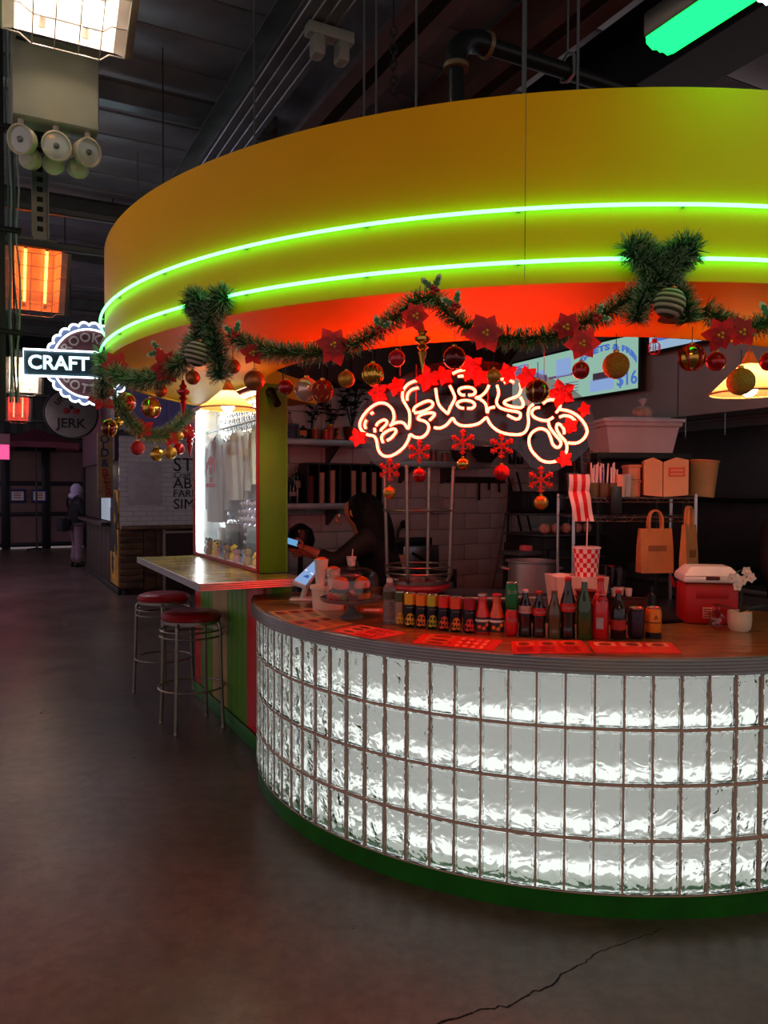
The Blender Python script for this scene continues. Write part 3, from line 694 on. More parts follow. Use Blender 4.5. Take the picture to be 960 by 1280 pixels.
# ================================================================== the aisle: heaters, emergency light, posts
def make_heater(label, tube_mat, refl_mat, s=1.0):
    t = thing('infrared_heater', label, 'heater', group='heaters over the aisle')
    # local frame: +y looks out of the opening, x = width, z = length (later tilted)
    hs = M('heater_housing', (150,150,140), .4, .5)
    g = MB(); W_, D_, Hh = .26, .2, .32
    prof = [(-W_,.0),(-W_*.8,-.02),(-W_*.62,-D_),(W_*.62,-D_),(W_*.8,-.02),(W_,.0)]
    vs_ = []; fs_ = []
    for z in (-Hh, Hh):
        for x, y in prof: vs_.append((x, y, z))
    n = len(prof)
    for k in range(n-1): fs_.append((k, k+1, n+k+1, n+k))
    fs_ += [(1,2,3,4), (n+4,n+3,n+2,n+1)]
    g.add(vs_, fs_); g.build('reflector', refl_mat, t, smooth=False)
    g = MB(); g.bbox(-W_*.7, W_*.7, -D_-.05, -D_-.004, -Hh-.01, Hh+.01, .012); g.build('housing', hs, t)
    g = MB(); g.bbox(-W_-.03, -W_+.004, -.012, .01, -Hh, Hh, .004); g.build('flange', hs, t); g = MB(); g.bbox(W_-.004, W_+.03, -.012, .01, -Hh, Hh, .004); g.build('flange', hs, t)
    for x in (-.09, .09):
        g = MB(); g.cyl((x,-.1,-Hh+.05), (x,-.1,Hh-.05), .012, n=10); q = g.build('quartz_tube', tube_mat, t)
        g = MB(); g.cyl((x,-.1,-Hh+.004), (x,-.1,-Hh+.05), .017, n=10); g.build('socket', M('ceramic', (210,205,195), .6), q); g = MB(); g.cyl((x,-.1,Hh-.05), (x,-.1,Hh-.004), .017, n=10); g.build('socket', M('ceramic', (210,205,195), .6), q)
    wm = M('guard_wire', (205,200,190), .35, .6)
    g = MB()
    for k in range(6):
        z = -Hh + 2*Hh*k/5; g.tube([(-W_,.005,z),(-W_*.72,.01,z),(-W_*.55,.075,z),(W_*.55,.075,z),(W_*.72,.01,z),(W_,.005,z)], .0035, 6)
    for x in (-.14,-.05,.05,.14): g.tube([(x,.078,-Hh),(x,.078,Hh)], .003, 6)
    g.build('wire_guard', wm, t)
    g = MB(); g.bbox(-.09, .09, -D_-.1, -D_-.05, -.05, .05, .008); g.cyl((0,-D_-.08,0), (0,-D_-.35,0), .018, n=8); g.build('mount_arm', dark, t)
    return t
hot = EM('hot_quartz_orange', (1,.15,.02), 15*LIGHT['heater']); hotb = EM('hot_quartz_amber', (1,.36,.04), 60*LIGHT['heater']); hotw = EM('hot_quartz_white', (1,.78,.62), 42*LIGHT['heater']); hotr = EM('hot_quartz_red', (1,.06,.03), 11*LIGHT['heater'])
ro = M('reflector_orange', (214,204,194), .35, .5); rw = M('reflector_white', (235,228,220), .4, .2)
def place_heater(t, px, py, Y, tilt):
    p = at(px, py, Y); t.location = p
    # opening looks down and back along the aisle
    t.rotation_euler = (Matrix.Rotation(UANG, 4, 'Z') @ Matrix.Rotation(PI + tilt, 4, 'X')).to_euler()
h1 = make_heater('white glowing heater with wire guard above the emergency light box', hotw, rw); place_heater(h1, 88, -42, 3.3, .95)
h2 = make_heater('orange glowing infrared heater hung over the aisle', hot, ro); place_heater(h2, 45, 352, 7.2, .75)
h3 = make_heater('pale pink glowing heater beside the craft sign', hotw, ro); place_heater(h3, 30, 470, 12.2, .7)
h4 = make_heater('small red glowing heater far down the aisle above the door', hotr, ro); place_heater(h4, 23, 512, 17.5, .7)
h5 = make_heater('orange infrared heater hung over the aisle behind the visitor', hotb, rw); h5.name = 'infrared_heater_offscreen'; h5.location = B(.5, -1.3, 3.5); h5.rotation_euler = (Matrix.Rotation(UANG+.5, 4, 'Z') @ Matrix.Rotation(-.95, 4, 'X')).to_euler()
# ---- emergency light box with three lamp heads
eb = at(69, 110, 3.7)
em = thing('emergency_light', 'grey steel emergency light box with three round lamp heads', 'light', eb, UANG)
box_m = M('sage_enamel', (150,156,138), .38, .1, var=.06)
g = MB(); g.bbox(-.19, .19, -.06, .08, -.19, .19, .012); g.build('box', box_m, em)
g = MB(); g.bbox(-.185, .185, -.064, -.06, -.185, .185, .004); g.build('cover', box_m, em)
g = MB(); g.bbox(-.17, -.12, -.07, -.064, .15, .165, .003); g.build('nameplate', dark, em)
ebq = at(50, 230, 3.95) - eb; g = MB(); g.box(ebq.dot(VV)-.03, ebq.dot(VV)+.03, .08, ebq.dot(UU)-.021, -.12, -.06); g.build('mount_bracket', dark, em, smooth=False)
for i, (x, ry) in enumerate(((-.15, -.7), (.0, .05), (.14, .5))):
    R = Matrix.Rotation(ry, 3, 'Z') @ Matrix.Rotation(PI/2+.25, 3, 'X')
    c = V((x, -.03, -.285))
    g = MB(); g.lathe([(.012,-.075),(.035,-.07),(.055,-.045),(.065,0),(.068,.012),(.06,.014),(.058,.004),(.001,.0)], 22, c, T=R); hd_ = g.build('lamp_head', M('cream_plastic', (196,190,168), .4), em)
    g = MB(); g.lathe([(.001,.006),(.03,.008),(.056,.004)], 18, c, T=R); g.build('lens', M('clear_lens', (190,196,190), .15, .2), hd_)
    g = MB(); g.lathe([(.001,.0),(.014,.0),(.014,.014),(.001,.02)], 10, c, T=R); g.build('bulb', galv, hd_)
    g = MB(); g.cyl((x,-.02,-.19), (x,-.02,-.235), .014, n=10); g.sphere((x,-.02,-.235), .022, 10, 8); g.build('swivel', M('cream_plastic'), em)
    g = MB(); g.lathe([(.045,-.10),(.05,-.08),(.05,-.05),(.03,-.035)], 14, c+V((0,.07,-.05)), T=R); g.build('shield', M('translucent_green', (196,190,168), .4), em)
# ---- perforated strut post the box hangs on, reaching to the ceiling
sp_ = at(50, 230, 3.95); v_, u_ = vu(sp_)
strut = thing('strut_post', 'slotted steel strut hanging behind the emergency light box', 'post', B(v_, u_, 0), UANG)
g = MB(); g.box(-.04, -.034, -.02, .02, 2.86, CZ); g.box(.034, .04, -.02, .02, 2.86, CZ); g.box(-.04, .04, .016, .02, 2.86, CZ); 
g.build('channel', galv, strut, smooth=False)
g = MB()
for k in range(40): g.bbox(-.014, .014, .012, .0155, 2.9+k*.05, 2.925+k*.05, .001)
g.build('slots', M('slot_dark', (12,16,16), .8), strut)['kind'] = 'stuff'
# ---- conduit bundle at the left edge
cb = at(10, 250, 4.6); v_, u_ = vu(cb)
cond = thing('cable_riser', 'bundle of hanging cables on a dark steel post beside the aisle heaters', 'cables', B(v_, u_, 0), UANG)
g = MB(); g.bbox(-.06, -.02, -.03, .03, 2.0, CZ, .006); g.build('post', dark, cond)
for k in range(5):
    g = MB(); pts = [V((.0+.012*k + random.uniform(-.012,.012), -.02, z)) for z in [2.1+i*.25 for i in range(14)]]
    g.tube(smooth_path(pts, 3), .006, 6); g.build('cable', M('cable_%d' % (k % 3), ((70,110,100),(150,170,165),(24,30,40))[k % 3], .5), cond)
for z in (2.5, 3.1, 3.7):
    g = MB(); g.bbox(-.07, .07, -.045, .04, z, z+.03, .006); g.build('clamp', dark, cond)
# ---- horizontal strut rails across the aisle
for i, (py, Y, nm) in enumerate(((303, 6.3, 'lower'), (258, 6.3, 'upper'))):
    p = at(0, py, Y); v_, u_ = vu(p)
    t = thing('strut_rail', '%s green-grey steel rail carrying the aisle heaters' % nm, 'rail', B(v_-1.2, u_, p.z), UANG)
    g = MB(); g.box(0, 2.7, -.03, .03, 0, .008); g.box(0, 2.7, -.03, -.022, 0, .05); g.box(0, 2.7, .022, .03, 0, .05); g.build('rail', grn, t, smooth=False)
    for x in (.25, 2.5):
        g = MB(); g.cyl((x,0,.0), (x,0,(at(0, 258, Y).z-p.z) if i == 0 else CZ-p.z), .006, n=6); g.build('hanger_rod', dark, t)
# ---- green-lensed tube light over the bar, with chain hook
def tube_light(name, label, v, u, z, L_, lensm, s=1.0, group=None):
    t = thing(name, label, 'light', B(v, u, z), UANG, group)
    g = MB(); g.bbox(-.1*s, .1*s, 0, L_, .05*s, .17*s, .012*s); g.build('housing', M('black_housing', (20,20,22), .45), t)
    g = MB(); prof = [(-.095,.05),(-.09,.02),(-.05,0),(-.02,.008),(0,.0),(.02,.008),(.05,0),(.09,.02),(.095,.05)]
    vs_ = [(x*s, y, z_*s) for y in (0.01, L_-.01) for x, z_ in prof]; n = len(prof)
    g.add(vs_, [(k, k+1, n+k+1, n+k) for k in range(n-1)] + [tuple(range(n)), tuple(range(2*n-1, n-1, -1))]); g.build('lens', lensm, t)
    for y in (.25, L_-.25):
        g = MB(); g.cyl((0,y,.17), (0,y,CZ-z), .004, n=6); g.bbox(-.015,.015,y-.012,y+.012,.165,.2,.004); g.build('hanger', dark, t)
    return t
glens = EM('green_lens', (.004,1,.06), 4.5*LIGHT['green'])
q = atz(822, 64, 3.0); v_, u_ = vu(q)
tube_light('tube_light', 'black boxed tube light with glowing green lens above the canopy', v_, u_-1.9, 2.99, 1.9, glens, .66)
wl = EM('cool_white_lens', (.8,.95,1), 3.0)
q = atz(954, 9, 3.3); v_, u_ = vu(q); tube_light('tube_light', 'white glowing tube light beside the green one above the canopy', v_, u_-1.2, 3.3, 1.2, wl, .8)
vl = EM('violet_lens', (.80,.66,1), 40.0)
tube_light('tube_light_offscreen', 'violet tube light over the open left side of the aisle', -1.5, 12.5, 4.3, 2.4, vl)
# ---- pipe with elbow over the canopy
p0 = atz(588, 50, 3.6); v_, u_ = vu(p0)
pipe = thing('black_pipe', 'black steel pipe with elbow and clamp running above the canopy', 'pipe', B(v_, u_, 3.6), UANG)
bp_ = M('black_pipe_paint', (20,28,28), .35, .4)
g = MB(); g.cyl((.06,0,0), (4.5,0,0), .038, n=16); g.build('run', bp_, pipe)
g = MB(); g.tube(smooth_path([(.09,0,0),(.03,0,0),(-.03,0,-.02),(-.07,0,-.07),(-.075,0,-.13)], 4), .05, 16); g.build('elbow', bp_, pipe)
g = MB(); g.cyl((-.075,0,-.13), (-.075,0,-1.0), .036, n=16); g.build('drop', bp_, pipe)
g = MB(); g.lathe([(.053,-.01),(.057,-.01),(.057,.01),(.053,.01)], 18, (.09,0,0), T=Matrix.Rotation(PI/2,3,'Y')); g.build('collar', M('brass_dull', (120,110,80), .4, .5), pipe); g = MB(); g.lathe([(.053,-.01),(.057,-.01),(.057,.01),(.053,.01)], 18, (-.075,0,-.14)); g.build('collar', M('brass_dull', (120,110,80), .4, .5), pipe)
g = MB(); g.tube([(.56,-.045,.03),(.56,-.045,-.03),(.56,0,-.048),(.56,.045,-.03),(.56,.045,.06),(.56,0,.09),(.56,-.045,.06)], .008, 6, closed=True); g.cyl((.56,0,.09), (.56,0,1.8), .005, n=6); g.build('pipe_clamp', galv, pipe)
# ---- hanger rods and chains
for i, (px, pyb, Y) in enumerate(((172, 250, 9.0), (318, 190, 5.6), (455, 150, 4.6), (470, 150, 4.6), (520, 140, 4.0), (655, 122, 3.4), (722, 118, 3.6))):
    a = at(px, pyb, Y)
    t = tag(MB().tube([V((a.x, a.y, 2.6 if i else 4.0)), V((a.x, a.y, CZ))], .007 if i != 5 else .011, 6).build('hanger_rod', galv), 'thin steel hanger rod dropping from the ceiling behind the canopy', 'rod', 'hanger rods above the canopy')
t = thing('hanging_chain', 'small dark chain hanging beside the rods above the canopy', 'chain', at(492, 40, 4.8))
for k in range(9):
    g = MB(); a = (k % 2)*PI/2; g.tube([V((.02*math.cos(b_)*math.cos(a), .02*math.cos(b_)*math.sin(a), -.05*k + .034*math.sin(b_))) for b_ in [2*PI*i/12 for i in range(12)]], .006, 6, closed=True); g.build('chain_link', dark, t)
g = MB(); cz_ = at(492, 40, 4.8).z; g.cyl((0,0,.03), (0,0,CZ-cz_), .006, n=6); g.build('hook_rod', dark, t)
# ---- clamp block riding on the ridged beam
p = atz(412, 40, 4.72); v_, u_ = vu(p)
t = thing('beam_clamp', 'grey forked clamp block on the ridged ceiling beam', 'clamp', B(v_, u_, 4.72), UANG)
cm = M('clamp_enamel', (128,140,126), .45)
g = MB(); g.bbox(-.17, .17, -.05, .05, -.06, .02, .012); g.build('bar', cm, t)
for x in (-.09, .09): g = MB(); g.bbox(x-.045, x+.045, -.06, .06, -.2, -.05, .03); g.build('jaw', cm, t)
g = MB(); g.cyl((0,0,.02), (0,0,.5), .02, n=8); g.build('rod', dark, t)

# ================================================================== beer stall down the aisle
SV, SU = 1.79, 12.2
tile = None
def tile_mat():
    m = bpy.data.materials.new('white_subway_tile'); m.use_nodes = True; nt = m.node_tree; p = nt.nodes['Principled BSDF']; L = nt.links.new
    tc = nt.nodes.new('ShaderNodeTexCoord'); mp = nt.nodes.new('ShaderNodeMapping'); mp.inputs['Rotation'].default_value = (PI/2, 0, 0); L(tc.outputs['Object'], mp.inputs['Vector'])
    b = nt.nodes.new('ShaderNodeTexBrick'); b.inputs['Scale'].default_value = 1; b.inputs['Brick Width'].default_value = .2; b.inputs['Row Height'].default_value = .075; b.inputs['Mortar Size'].default_value = .004
    b.inputs['Color1'].default_value = (.66,.62,.66,1); b.inputs['Color2'].default_value = (.6,.57,.61,1); b.inputs['Mortar'].default_value = (.33,.30,.33,1)
    L(mp.outputs['Vector'], b.inputs['Vector']); L(b.outputs['Color'], p.inputs['Base Color']); p.inputs['Roughness'].default_value = .25
    bp = nt.nodes.new('ShaderNodeBump'); bp.inputs['Strength'].default_value = .3; bp.inputs['Distance'].default_value = .005; bp.invert = True; L(b.outputs['Fac'], bp.inputs['Height']); L(bp.outputs['Normal'], p.inputs['Normal'])
    return m
stall = thing('beer_stall', 'beer stall with white tiled end wall and dark wood base down the aisle', 'stall', B(SV, SU, 0), UANG)   # local x = v, y = u
g = MB(); g.box(.0, 3.4, 0, .06, 1.06, 2.42); g.build('tiled_wall', tile_mat(), stall, smooth=False)
g = MB(); g.box(.02, 3.4, .06, 4.4, 1.0, 2.4); g.build('stall_core', M('dark_wall', (34,28,34), .7), stall, smooth=False)
ow = wood_mat('old_wood', (44,28,18), (112,74,44), .6, .6)
g = MB(); g.bbox(.0, 3.4, -.16, .06, 1.0, 1.06, .012); g.build('ledge_board', wood_mat('ledge_wood', (70,46,34), (126,88,66), .5), stall)
for k in range(9):
    g = MB(); g.bbox(.0, .34, -.02, .03, .1+k*.1, .196+k*.1, .006); g.build('plank', ow, stall)
for k in range(3):
    g = MB(); g.bbox(.36+k*.2, .555+k*.2, .05, .08, .06, 1.0, .006); g.build('base_board', ow, stall)
g = MB(); g.bbox(.02, 3.4, .08, .14, 0, 1.0, .004); g.build('base_wall', M('dark_oxblood', (52,20,26), .7), stall)
g = MB(); g.bbox(.62, .66, -.12, -.08, 0, 1.0, .006); g.bbox(.62, 3.2, -.12, -.08, .93, .97, .006); g.build('table_frame', M('pale_frame', (150,136,138), .4, .4), stall)
g = MB(); g.bbox(.66, 3.2, -.1, -.07, .1, .93, .004); g.build('oxblood_panel', M('oxblood_panel', (44,14,22), .6), stall)
g = MB(); g.bbox(.12, .62, -.018, .0, 1.38, 2.02, .006); dr = g.build('hatch', M('tile_hatch', (186,178,188), .35), stall)
g = MB(); g.bbox(.17, .57, -.026, -.018, 1.43, 1.97, .004); g.sphere((.5,-.035,1.7), .015, 8, 6); g.build('hatch_panel', M('tile_hatch'), dr)
g = MB(); g.cyl((.05,.02,0), (.05,.02,.08), .04, n=10); g.build('foot', dark, stall)
ink = M('black_lettering', (22,20,26), .7)
for body, z, size, x, sh in (('STOUT', 1.99, .30, .80, 0), ('Craft Beers', 1.835, .13, .80, .3), ('ABV', 1.70, .24, .80, 0), ('FARMHOUSE', 1.545, .165, .80, 0), ('SIMCOE', 1.375, .23, .80, 0)):
    wd = {'STOUT': .66, 'SIMCOE': .95, 'FARMHOUSE': .8}.get(body)
    me_o = text('wall_lettering', body, size, ink, stall, face_T((x,-.004,z),(1,0,0),(0,0,1)), align='LEFT', bold=.0, shear=sh)
g = MB(); g.bbox(1.34, 1.375, -.006, -.002, 1.69, 1.725, .001); g.build('wall_lettering', ink, stall)
# side face along the aisle: painted boards, serving window, dark panels
yb = M('yellow_poster_paint', (176,128,46), .6, var=.45, nscale=3); bk = M('black_poster_paint', (26,20,20), .6)
sideT = lambda y0,y1,z0,z1,x0=-.02,x1=.0: MB().bbox(x0,x1,y0,y1,z0,z1,.004)
sideT(.02,.4,.12,1.0).build('painted_board', yb, stall); sideT(.42,.85,.12,.62).build('painted_board', yb, stall); sideT(.42,.85,.63,1.32).build('painted_board', bk, stall)
sideT(.02,.42,1.02,1.6).build('painted_board', yb, stall)
g = MB()
for (y, z, r) in ((.2,.75,.1),(.12,1.2,.12),(.3,1.4,.09),(.3,.95,.11),(.6,.45,.1)):
    n = 12; g.prism([(y+r*(1+.35*math.sin(3*k+y*9))*math.cos(2*PI*k/n), z+r*1.6*(1+.3*math.cos(2*k+z*5))*math.sin(2*PI*k/n)) for k in range(n)], -.026, -.0205, Matrix(((0,1,0),(1,0,0),(0,0,1))))
g.build('painted_blotch', bk, stall, smooth=False)
for k in range(6): sideT(.9+k*.55, 1.42+k*.55, .1, 1.02).build('dark_board', M('dark_stall_board', (50,34,34), .6), stall)
sideT(0, 4.4, 0, .1, -.03, 0).build('kick', bk, stall); sideT(.85, 4.4, 1.02, 1.08, -.16, 0).build('serving_shelf', M('dark_stall_board'), stall)
sideT(.9, 2.0, 1.1, 2.05, -.012, -.004).build('serving_window', M('lit_serving_window', (120,130,150), .15, emit=(.75,.85,1), es=.22), stall)
sideT(2.1, 4.3, 1.1, 2.3, -.02, 0).build('dark_board', M('dark_stall_board'), stall); sideT(.05, 4.4, 2.06, 3.0, -.06, 0).build('upper_panel', M('plum_panel', (62,40,56), .5), stall)
g = MB(); g.sphere((-.1, 1.2, 1.92), .05, 10, 8); g.build('window_lamp', EM('small_warm_lamp', (1,.8,.55), 7), stall)
# purple upper box of the stall
for k in range(5):
    g = MB(); g.bbox(.0+k*.62, .615+k*.62, -.45, -.40, 2.47, 3.4, .006); g.build('purple_panel', M('purple_panel', (112,104,168), .5), stall)
g = MB(); g.box(.0, 3.1, -.4, .06, 2.5, 3.4); g.build('upper_box', M('dark_wall'), stall, smooth=False)
# the tall painted board with lettering on the stall corner
sg = thing('corner_sign', 'tall narrow wooden sign with blue and red lettering on the stall corner', 'sign', B(SV-.05, SU-.03, 0), UANG)
g = MB(); g.bbox(-.27, -.05, -.03, .0, 1.48, 2.46, .02); g.build('board', M('old_cream_board', (142,112,78), .6, var=.3), sg)
blu = M('sign_blue', (38,48,92), .6); rdl = M('sign_red', (150,34,34), .6)
for i, (ch, z) in enumerate((('O',2.355),('L',2.246),('D',2.15),('&',1.997))): text('letter', ch, .17, blu, sg, face_T((-.165,-.034,z),(1,0,0),(0,0,1)), bold=.004)
for i, (ch, z) in enumerate((('B',1.85),('E',1.763),('E',1.66),('R',1.558))): text('letter', ch, .17, rdl, sg, face_T((-.165+.018*i,-.034,z),(1,0,0),(0,0,1)), bold=.004)
# ---- bottle cap neon sign
cc = at(112, 455, 10.3); 
cap = thing('bottle_cap_sign', 'round neon bottle-cap sign with CRAFT banner hung behind the canopy', 'sign', cc, .24)
R_ = .52
pts = []; N = 24
for i in range(N*8):
    a = 2*PI*i/(N*8); r = R_*(1+.05*abs(math.sin(a*N/2))**.7*1.6 - .03); pts.append((r*math.cos(a), r*math.sin(a)))
Tid = Matrix.Identity(4)
g = MB(); g.prism(pts, .0, .06, Tid); g.build('cap_rim', M('cap_rim_blue', (84,96,130), .5), cap, smooth=False)
g = MB(); g.lathe([(.001,.0),(R_*.86,.0),(R_*.86,-.012),(.001,-.012)], 48, (0,0,0), T=Matrix.Rotation(-PI/2,3,'X')); 
g = MB(); g.prism([(R_*.86*math.cos(2*PI*i/48), R_*.86*math.sin(2*PI*i/48)) for i in range(48)], -.02, .0, Tid); g.build('cap_face', M('cap_face_plum', (98,56,62), .6), cap, smooth=False)
nw = EM('white_neon', (.8,.9,1), 3.4)
g = MB(); g.tube([V((x,-.03,z)) for x, z in pts], .014, 6, closed=True); g.build('neon_outline', nw, cap)
g = MB(); g.tube([V((R_*.87*math.cos(2*PI*i/60), -.035, R_*.87*math.sin(2*PI*i/60))) for i in range(60)], .012, 6, closed=True); g.build('neon_ring', nw, cap)
lt = M('cap_letters', (190,176,168), .6)
def arc_text(body, r, a_mid, size, flip=False):
    def fn(co):
        a = a_mid - co.x/r if not flip else a_mid + co.x/r
        rr = r + co.y if not flip else r - co.y
        return V((rr*math.cos(a), rr*math.sin(a), co.z))
    return fn
text('cap_lettering', 'BROOKLYN', .17, lt, cap, face_T((0,-.022,0),(1,0,0),(0,0,1)), fn=arc_text('', R_*.66, PI/2+.0, .15), bold=.003, space=1.1)
text('cap_lettering', 'BOTTLES', .17, lt, cap, face_T((0,-.022,0),(1,0,0),(0,0,1)), fn=arc_text('', R_*.66, -PI/2, .15, True), bold=.003, space=1.1)
g = MB(); g.bbox(-.79, .79, -.12, -.02, -.19, .13, .02); g.build('banner', M('banner_teal', (40,74,84), .5), cap)
bx0, bx1, bz0, bz1 = -.79, .79, -.2, .14
g = MB(); g.tube([V((bx0,-.13,bz0)), V((bx0,-.13,bz1)), V((bx1,-.13,bz1)), V((bx1,-.13,bz0))], .013, 6, closed=True); g.build('banner_neon', nw, cap)
nc = EM('ice_neon_letters', (.62,.9,1), 1.7)
text('banner_lettering', 'CRAFT +', .25, nc, cap, face_T((-.74,-.126,-.03),(1,0,0),(0,0,1)), align='LEFT', bold=.006, width=.95)
for x in (-.3, .3): g = MB(); g.cyl((x,.03,.5), (x,.03,CZ-cc.z), .008, n=6); g.build('hanger', dark, cap)
# ---- round sign of the next stall
jc = at(89, 517, 12.85)
js = thing('round_sign', 'round grey hanging sign with two cherries and black lettering', 'sign', jc, .4)
g = MB(); g.lathe([(.001,-.03),(.38,-.03),(.4,-.02),(.4,.02),(.38,.03),(.001,.03)], 40, (0,0,0), T=Matrix.Rotation(PI/2,3,'X')); g.build('disc', M('grey_sign_face', (122,116,116), .6), js)
g = MB(); g.tube([V((.415*math.cos(2*PI*i/40), 0, .415*math.sin(2*PI*i/40))) for i in range(40)], .02, 6, closed=True); g.build('rim', dark, js)
text('sign_lettering', 'LITTLE MISS', .105, ink, js, face_T((0,-.034,0),(1,0,0),(0,0,1)), fn=arc_text('', .27, PI/2, .1), bold=.003)
text('sign_lettering', 'JERK', .22, ink, js, face_T((0,-.034,-.17),(1,0,0),(0,0,1)), bold=.004)
for sx in (-1, 1): g = MB(); g.sphere((sx*.075,-.033,.04), .06, 12, 8, sc=(1,.2,.8)); g.build('cherry', M('cherry_red', (150,30,36), .5), js)
g = MB(); g.sphere((0,-.035,.1), .035, 10, 8, sc=(1,.3,1)); g.build('stalk', ink, js)
g = MB(); g.cyl((0,0,.4), (0,0,CZ-jc.z), .012, n=6); g.build('hanger', dark, js)
# ---- parasol and stack of far clutter by the door
pu = at(45, 552, 20.5)
um = thing('parasol', 'dull red parasol standing before the far door', 'parasol', V((pu.x, pu.y, 0)))
g = MB(); n = 8; r = .92; vs_ = [V((0,0,3.25))] + [V((r*1.25*math.cos(2*PI*k/n), r*1.25*math.sin(2*PI*k/n), 2.85)) for k in range(n)] + [V((r*1.25*math.cos(2*PI*k/n), r*1.25*math.sin(2*PI*k/n), 2.7)) for k in range(n)]
g.add(vs_, [(0, 1+k, 1+(k+1) % n) for k in range(n)] + [(1+k, 9+k, 9+(k+1) % n, 1+(k+1) % n) for k in range(n)]); g.build('canopy_cloth', M('dusty_red_cloth', (126,62,84), .8), um, smooth=False)
g = MB(); g.cyl((0,0,.03), (0,0,3.25), .025, n=8); g.build('pole', dark, um)
g = MB(); g.lathe([(.001,0),(.25,0),(.25,.05),(.04,.08)], 16); g.build('base', dark, um)
# pink lit sign at the left edge near the far door
pk = at(3, 565, 19); t = thing('pink_sign', 'pink lit box sign beside the far glazed door', 'sign', pk, UANG)
g = MB(); g.bbox(-.3, .17, -.05, .05, -.2, .45, .01); g.build('box', M('pink_box', (190,130,150), .5), t)
g = MB(); g.box(-.28, .15, -.056, -.051, -.18, .18); g.build('lit_face', EM('pink_light', (1,.1,.3), .9), t)
# ================================================================== kitchen
KU, KV = 6.35, 5.35          # back wall and hood-side wall of the kitchen
wallpaint = M('painted_block', (192,190,194), .55, var=.1, nscale=4, bump=.06, bscale=60)
g = MB(); g.box(1.74, KV+.1, KU+.03, KU+.13, 0, 2.55); g.v = [tuple(VV*x + UU*y + V((0,0,z))) for x, y, z in g.v]
wb = struct('wall_back', g, M('block_joint', (156,153,157), .8))
bh_, bl_ = .152, .305
g = MB(); g.bbox(0, bl_-.004, -.03, .0, 0, bh_-.004, .004); bme = g.mesh('wall_block'); bme.materials.append(wallpaint)
for r in range(16):
    for c in range(12):
        x = 1.74 + c*bl_ + (bl_/2 if r % 2 else 0)
        if x + bl_ > KV+.1: continue
        if .152*r < .6 and x > 3: continue
        link(bme, 'wall_block', None, wb, B(x, KU+.03, .004 + r*bh_), (0, 0, UANG))
g = MB(); g.box(1.74, KV+.1, KU-.02, KU+.15, 2.52, 3.35); g.v = [tuple(VV*x + UU*y + V((0,0,z))) for x, y, z in g.v]; o = struct('trim_13', g, M('dark_brown_panel', (44,26,20), .6))
for k in range(16):
    g = MB(); x = 1.76 + k*.235; g.bbox(x, x+.225, -.015, .0, 2.53, 3.34, .005); b_ = g.build('upper_board', M('dark_brown_panel'), o); b_.location = B(0, KU-.02, 0); b_.rotation_euler = (0,0,UANG)
g = MB(); g.box(KV, KV+.1, 1.2, KU, 0, 3.3); g.v = [tuple(VV*x + UU*y + V((0,0,z))) for x, y, z in g.v]; struct('wall_right', g, M('stainless_dark', (96,98,102), .35, .7, var=.2, nscale=2))
HS = M('hood_steel', (162,166,170), .42, .55, var=.12, nscale=3); SS = M('stainless', (150,152,158), .28, .9, var=.12, nscale=4); SSd = M('stainless_dull', (96,94,100), .4, .8, var=.15, nscale=4)
blk = M('black_plastic', (16,15,17), .4); 
# ---- extraction hood along the right wall
hood = thing('extraction_hood', 'long stainless extraction hood over the cooking line', 'hood', B(4.25, 2.2, 2.1), UANG)   # x = v, y = u
g = MB(); prof = [(0,0),(0,.55),(.25,.85),(1.08,.85),(1.08,0),(1.04,0),(1.04,.5),(.04,.5),(.04,0)]
g.prism(prof, 0, 3.7, Tid); g.build('shell', HS, hood, smooth=False)
for k in range(3): g = MB(); g.box(-.004, .0, .6+k*1.0, .606+k*1.0, 0, .55); g.build('seam', SSd, hood, smooth=False)
g = MB(); g.cyl((.12,0.05,-.03), (.12,3.65,-.03), .014, n=10); g.build('rail', SS, hood)
for k in range(9): g = MB(); g.cyl((.05, .3+k*.32, 0), (.05, .3+k*.32, -.13), .004, n=6); g.sphere((.05,.3+k*.32,-.14), .008, 8, 6); g.build('drop_rod', SS, hood)
g = MB(); g.box(.3, .8, .3, 3.4, .47, .495); g.build('filter', SSd, hood, smooth=False)
# ---- menu screen hung on the hood front
ms0 = atv(643, 505, 4.2); ms1 = atv(800, 488, 4.2); mt = atv(799, 418, 4.2)
ua, ub = ms0.dot(UU), ms1.dot(UU); zb_ = (ms0.z*.3 + ms1.z*.7) ; zt_ = mt.z
scr = thing('menu_screen', 'lit menu screen of burgers and fries on the hood front', 'screen', B(4.21, (ua+ub)/2, (zb_+zt_)/2), UANG)
SW, SH = abs(ua-ub), (zt_-zb_)
g = MB(); g.bbox(-.03, .02, -SW/2-.02, SW/2+.02, -SH/2-.02, SH/2+.02, .006); g.build('bezel', blk, scr)
g = MB(); g.box(-.034, -.031, -SW/2, SW/2, -SH/2, SH/2); g.build('display', EM('screen_mint', (.36,.62,.50), 0.555), scr, smooth=False)
sT = lambda x, z, d=-.036: face_T((d, -x, z), (0,-1,0), (0,0,1))     # x to the viewer's right
blue_s = EM('screen_blue', (.10,.22,.75), 0.518); lb = EM('screen_light_blue', (.30,.45,.80), 0.592); dk = EM('screen_dark', (.10,.05,.08), 0.370); pur = EM('screen_purple', (.22,.10,.28), 0.444)
k_ = SW
def srect(x0,x1,z0,z1,mat,nm='screen_shape',d=-.0355): g = MB(); g.box(d, -.0345, -x1*SW, -x0*SW, z0*SH, z1*SH); return g.build(nm, mat, scr, smooth=False)
g = MB(); n = 20
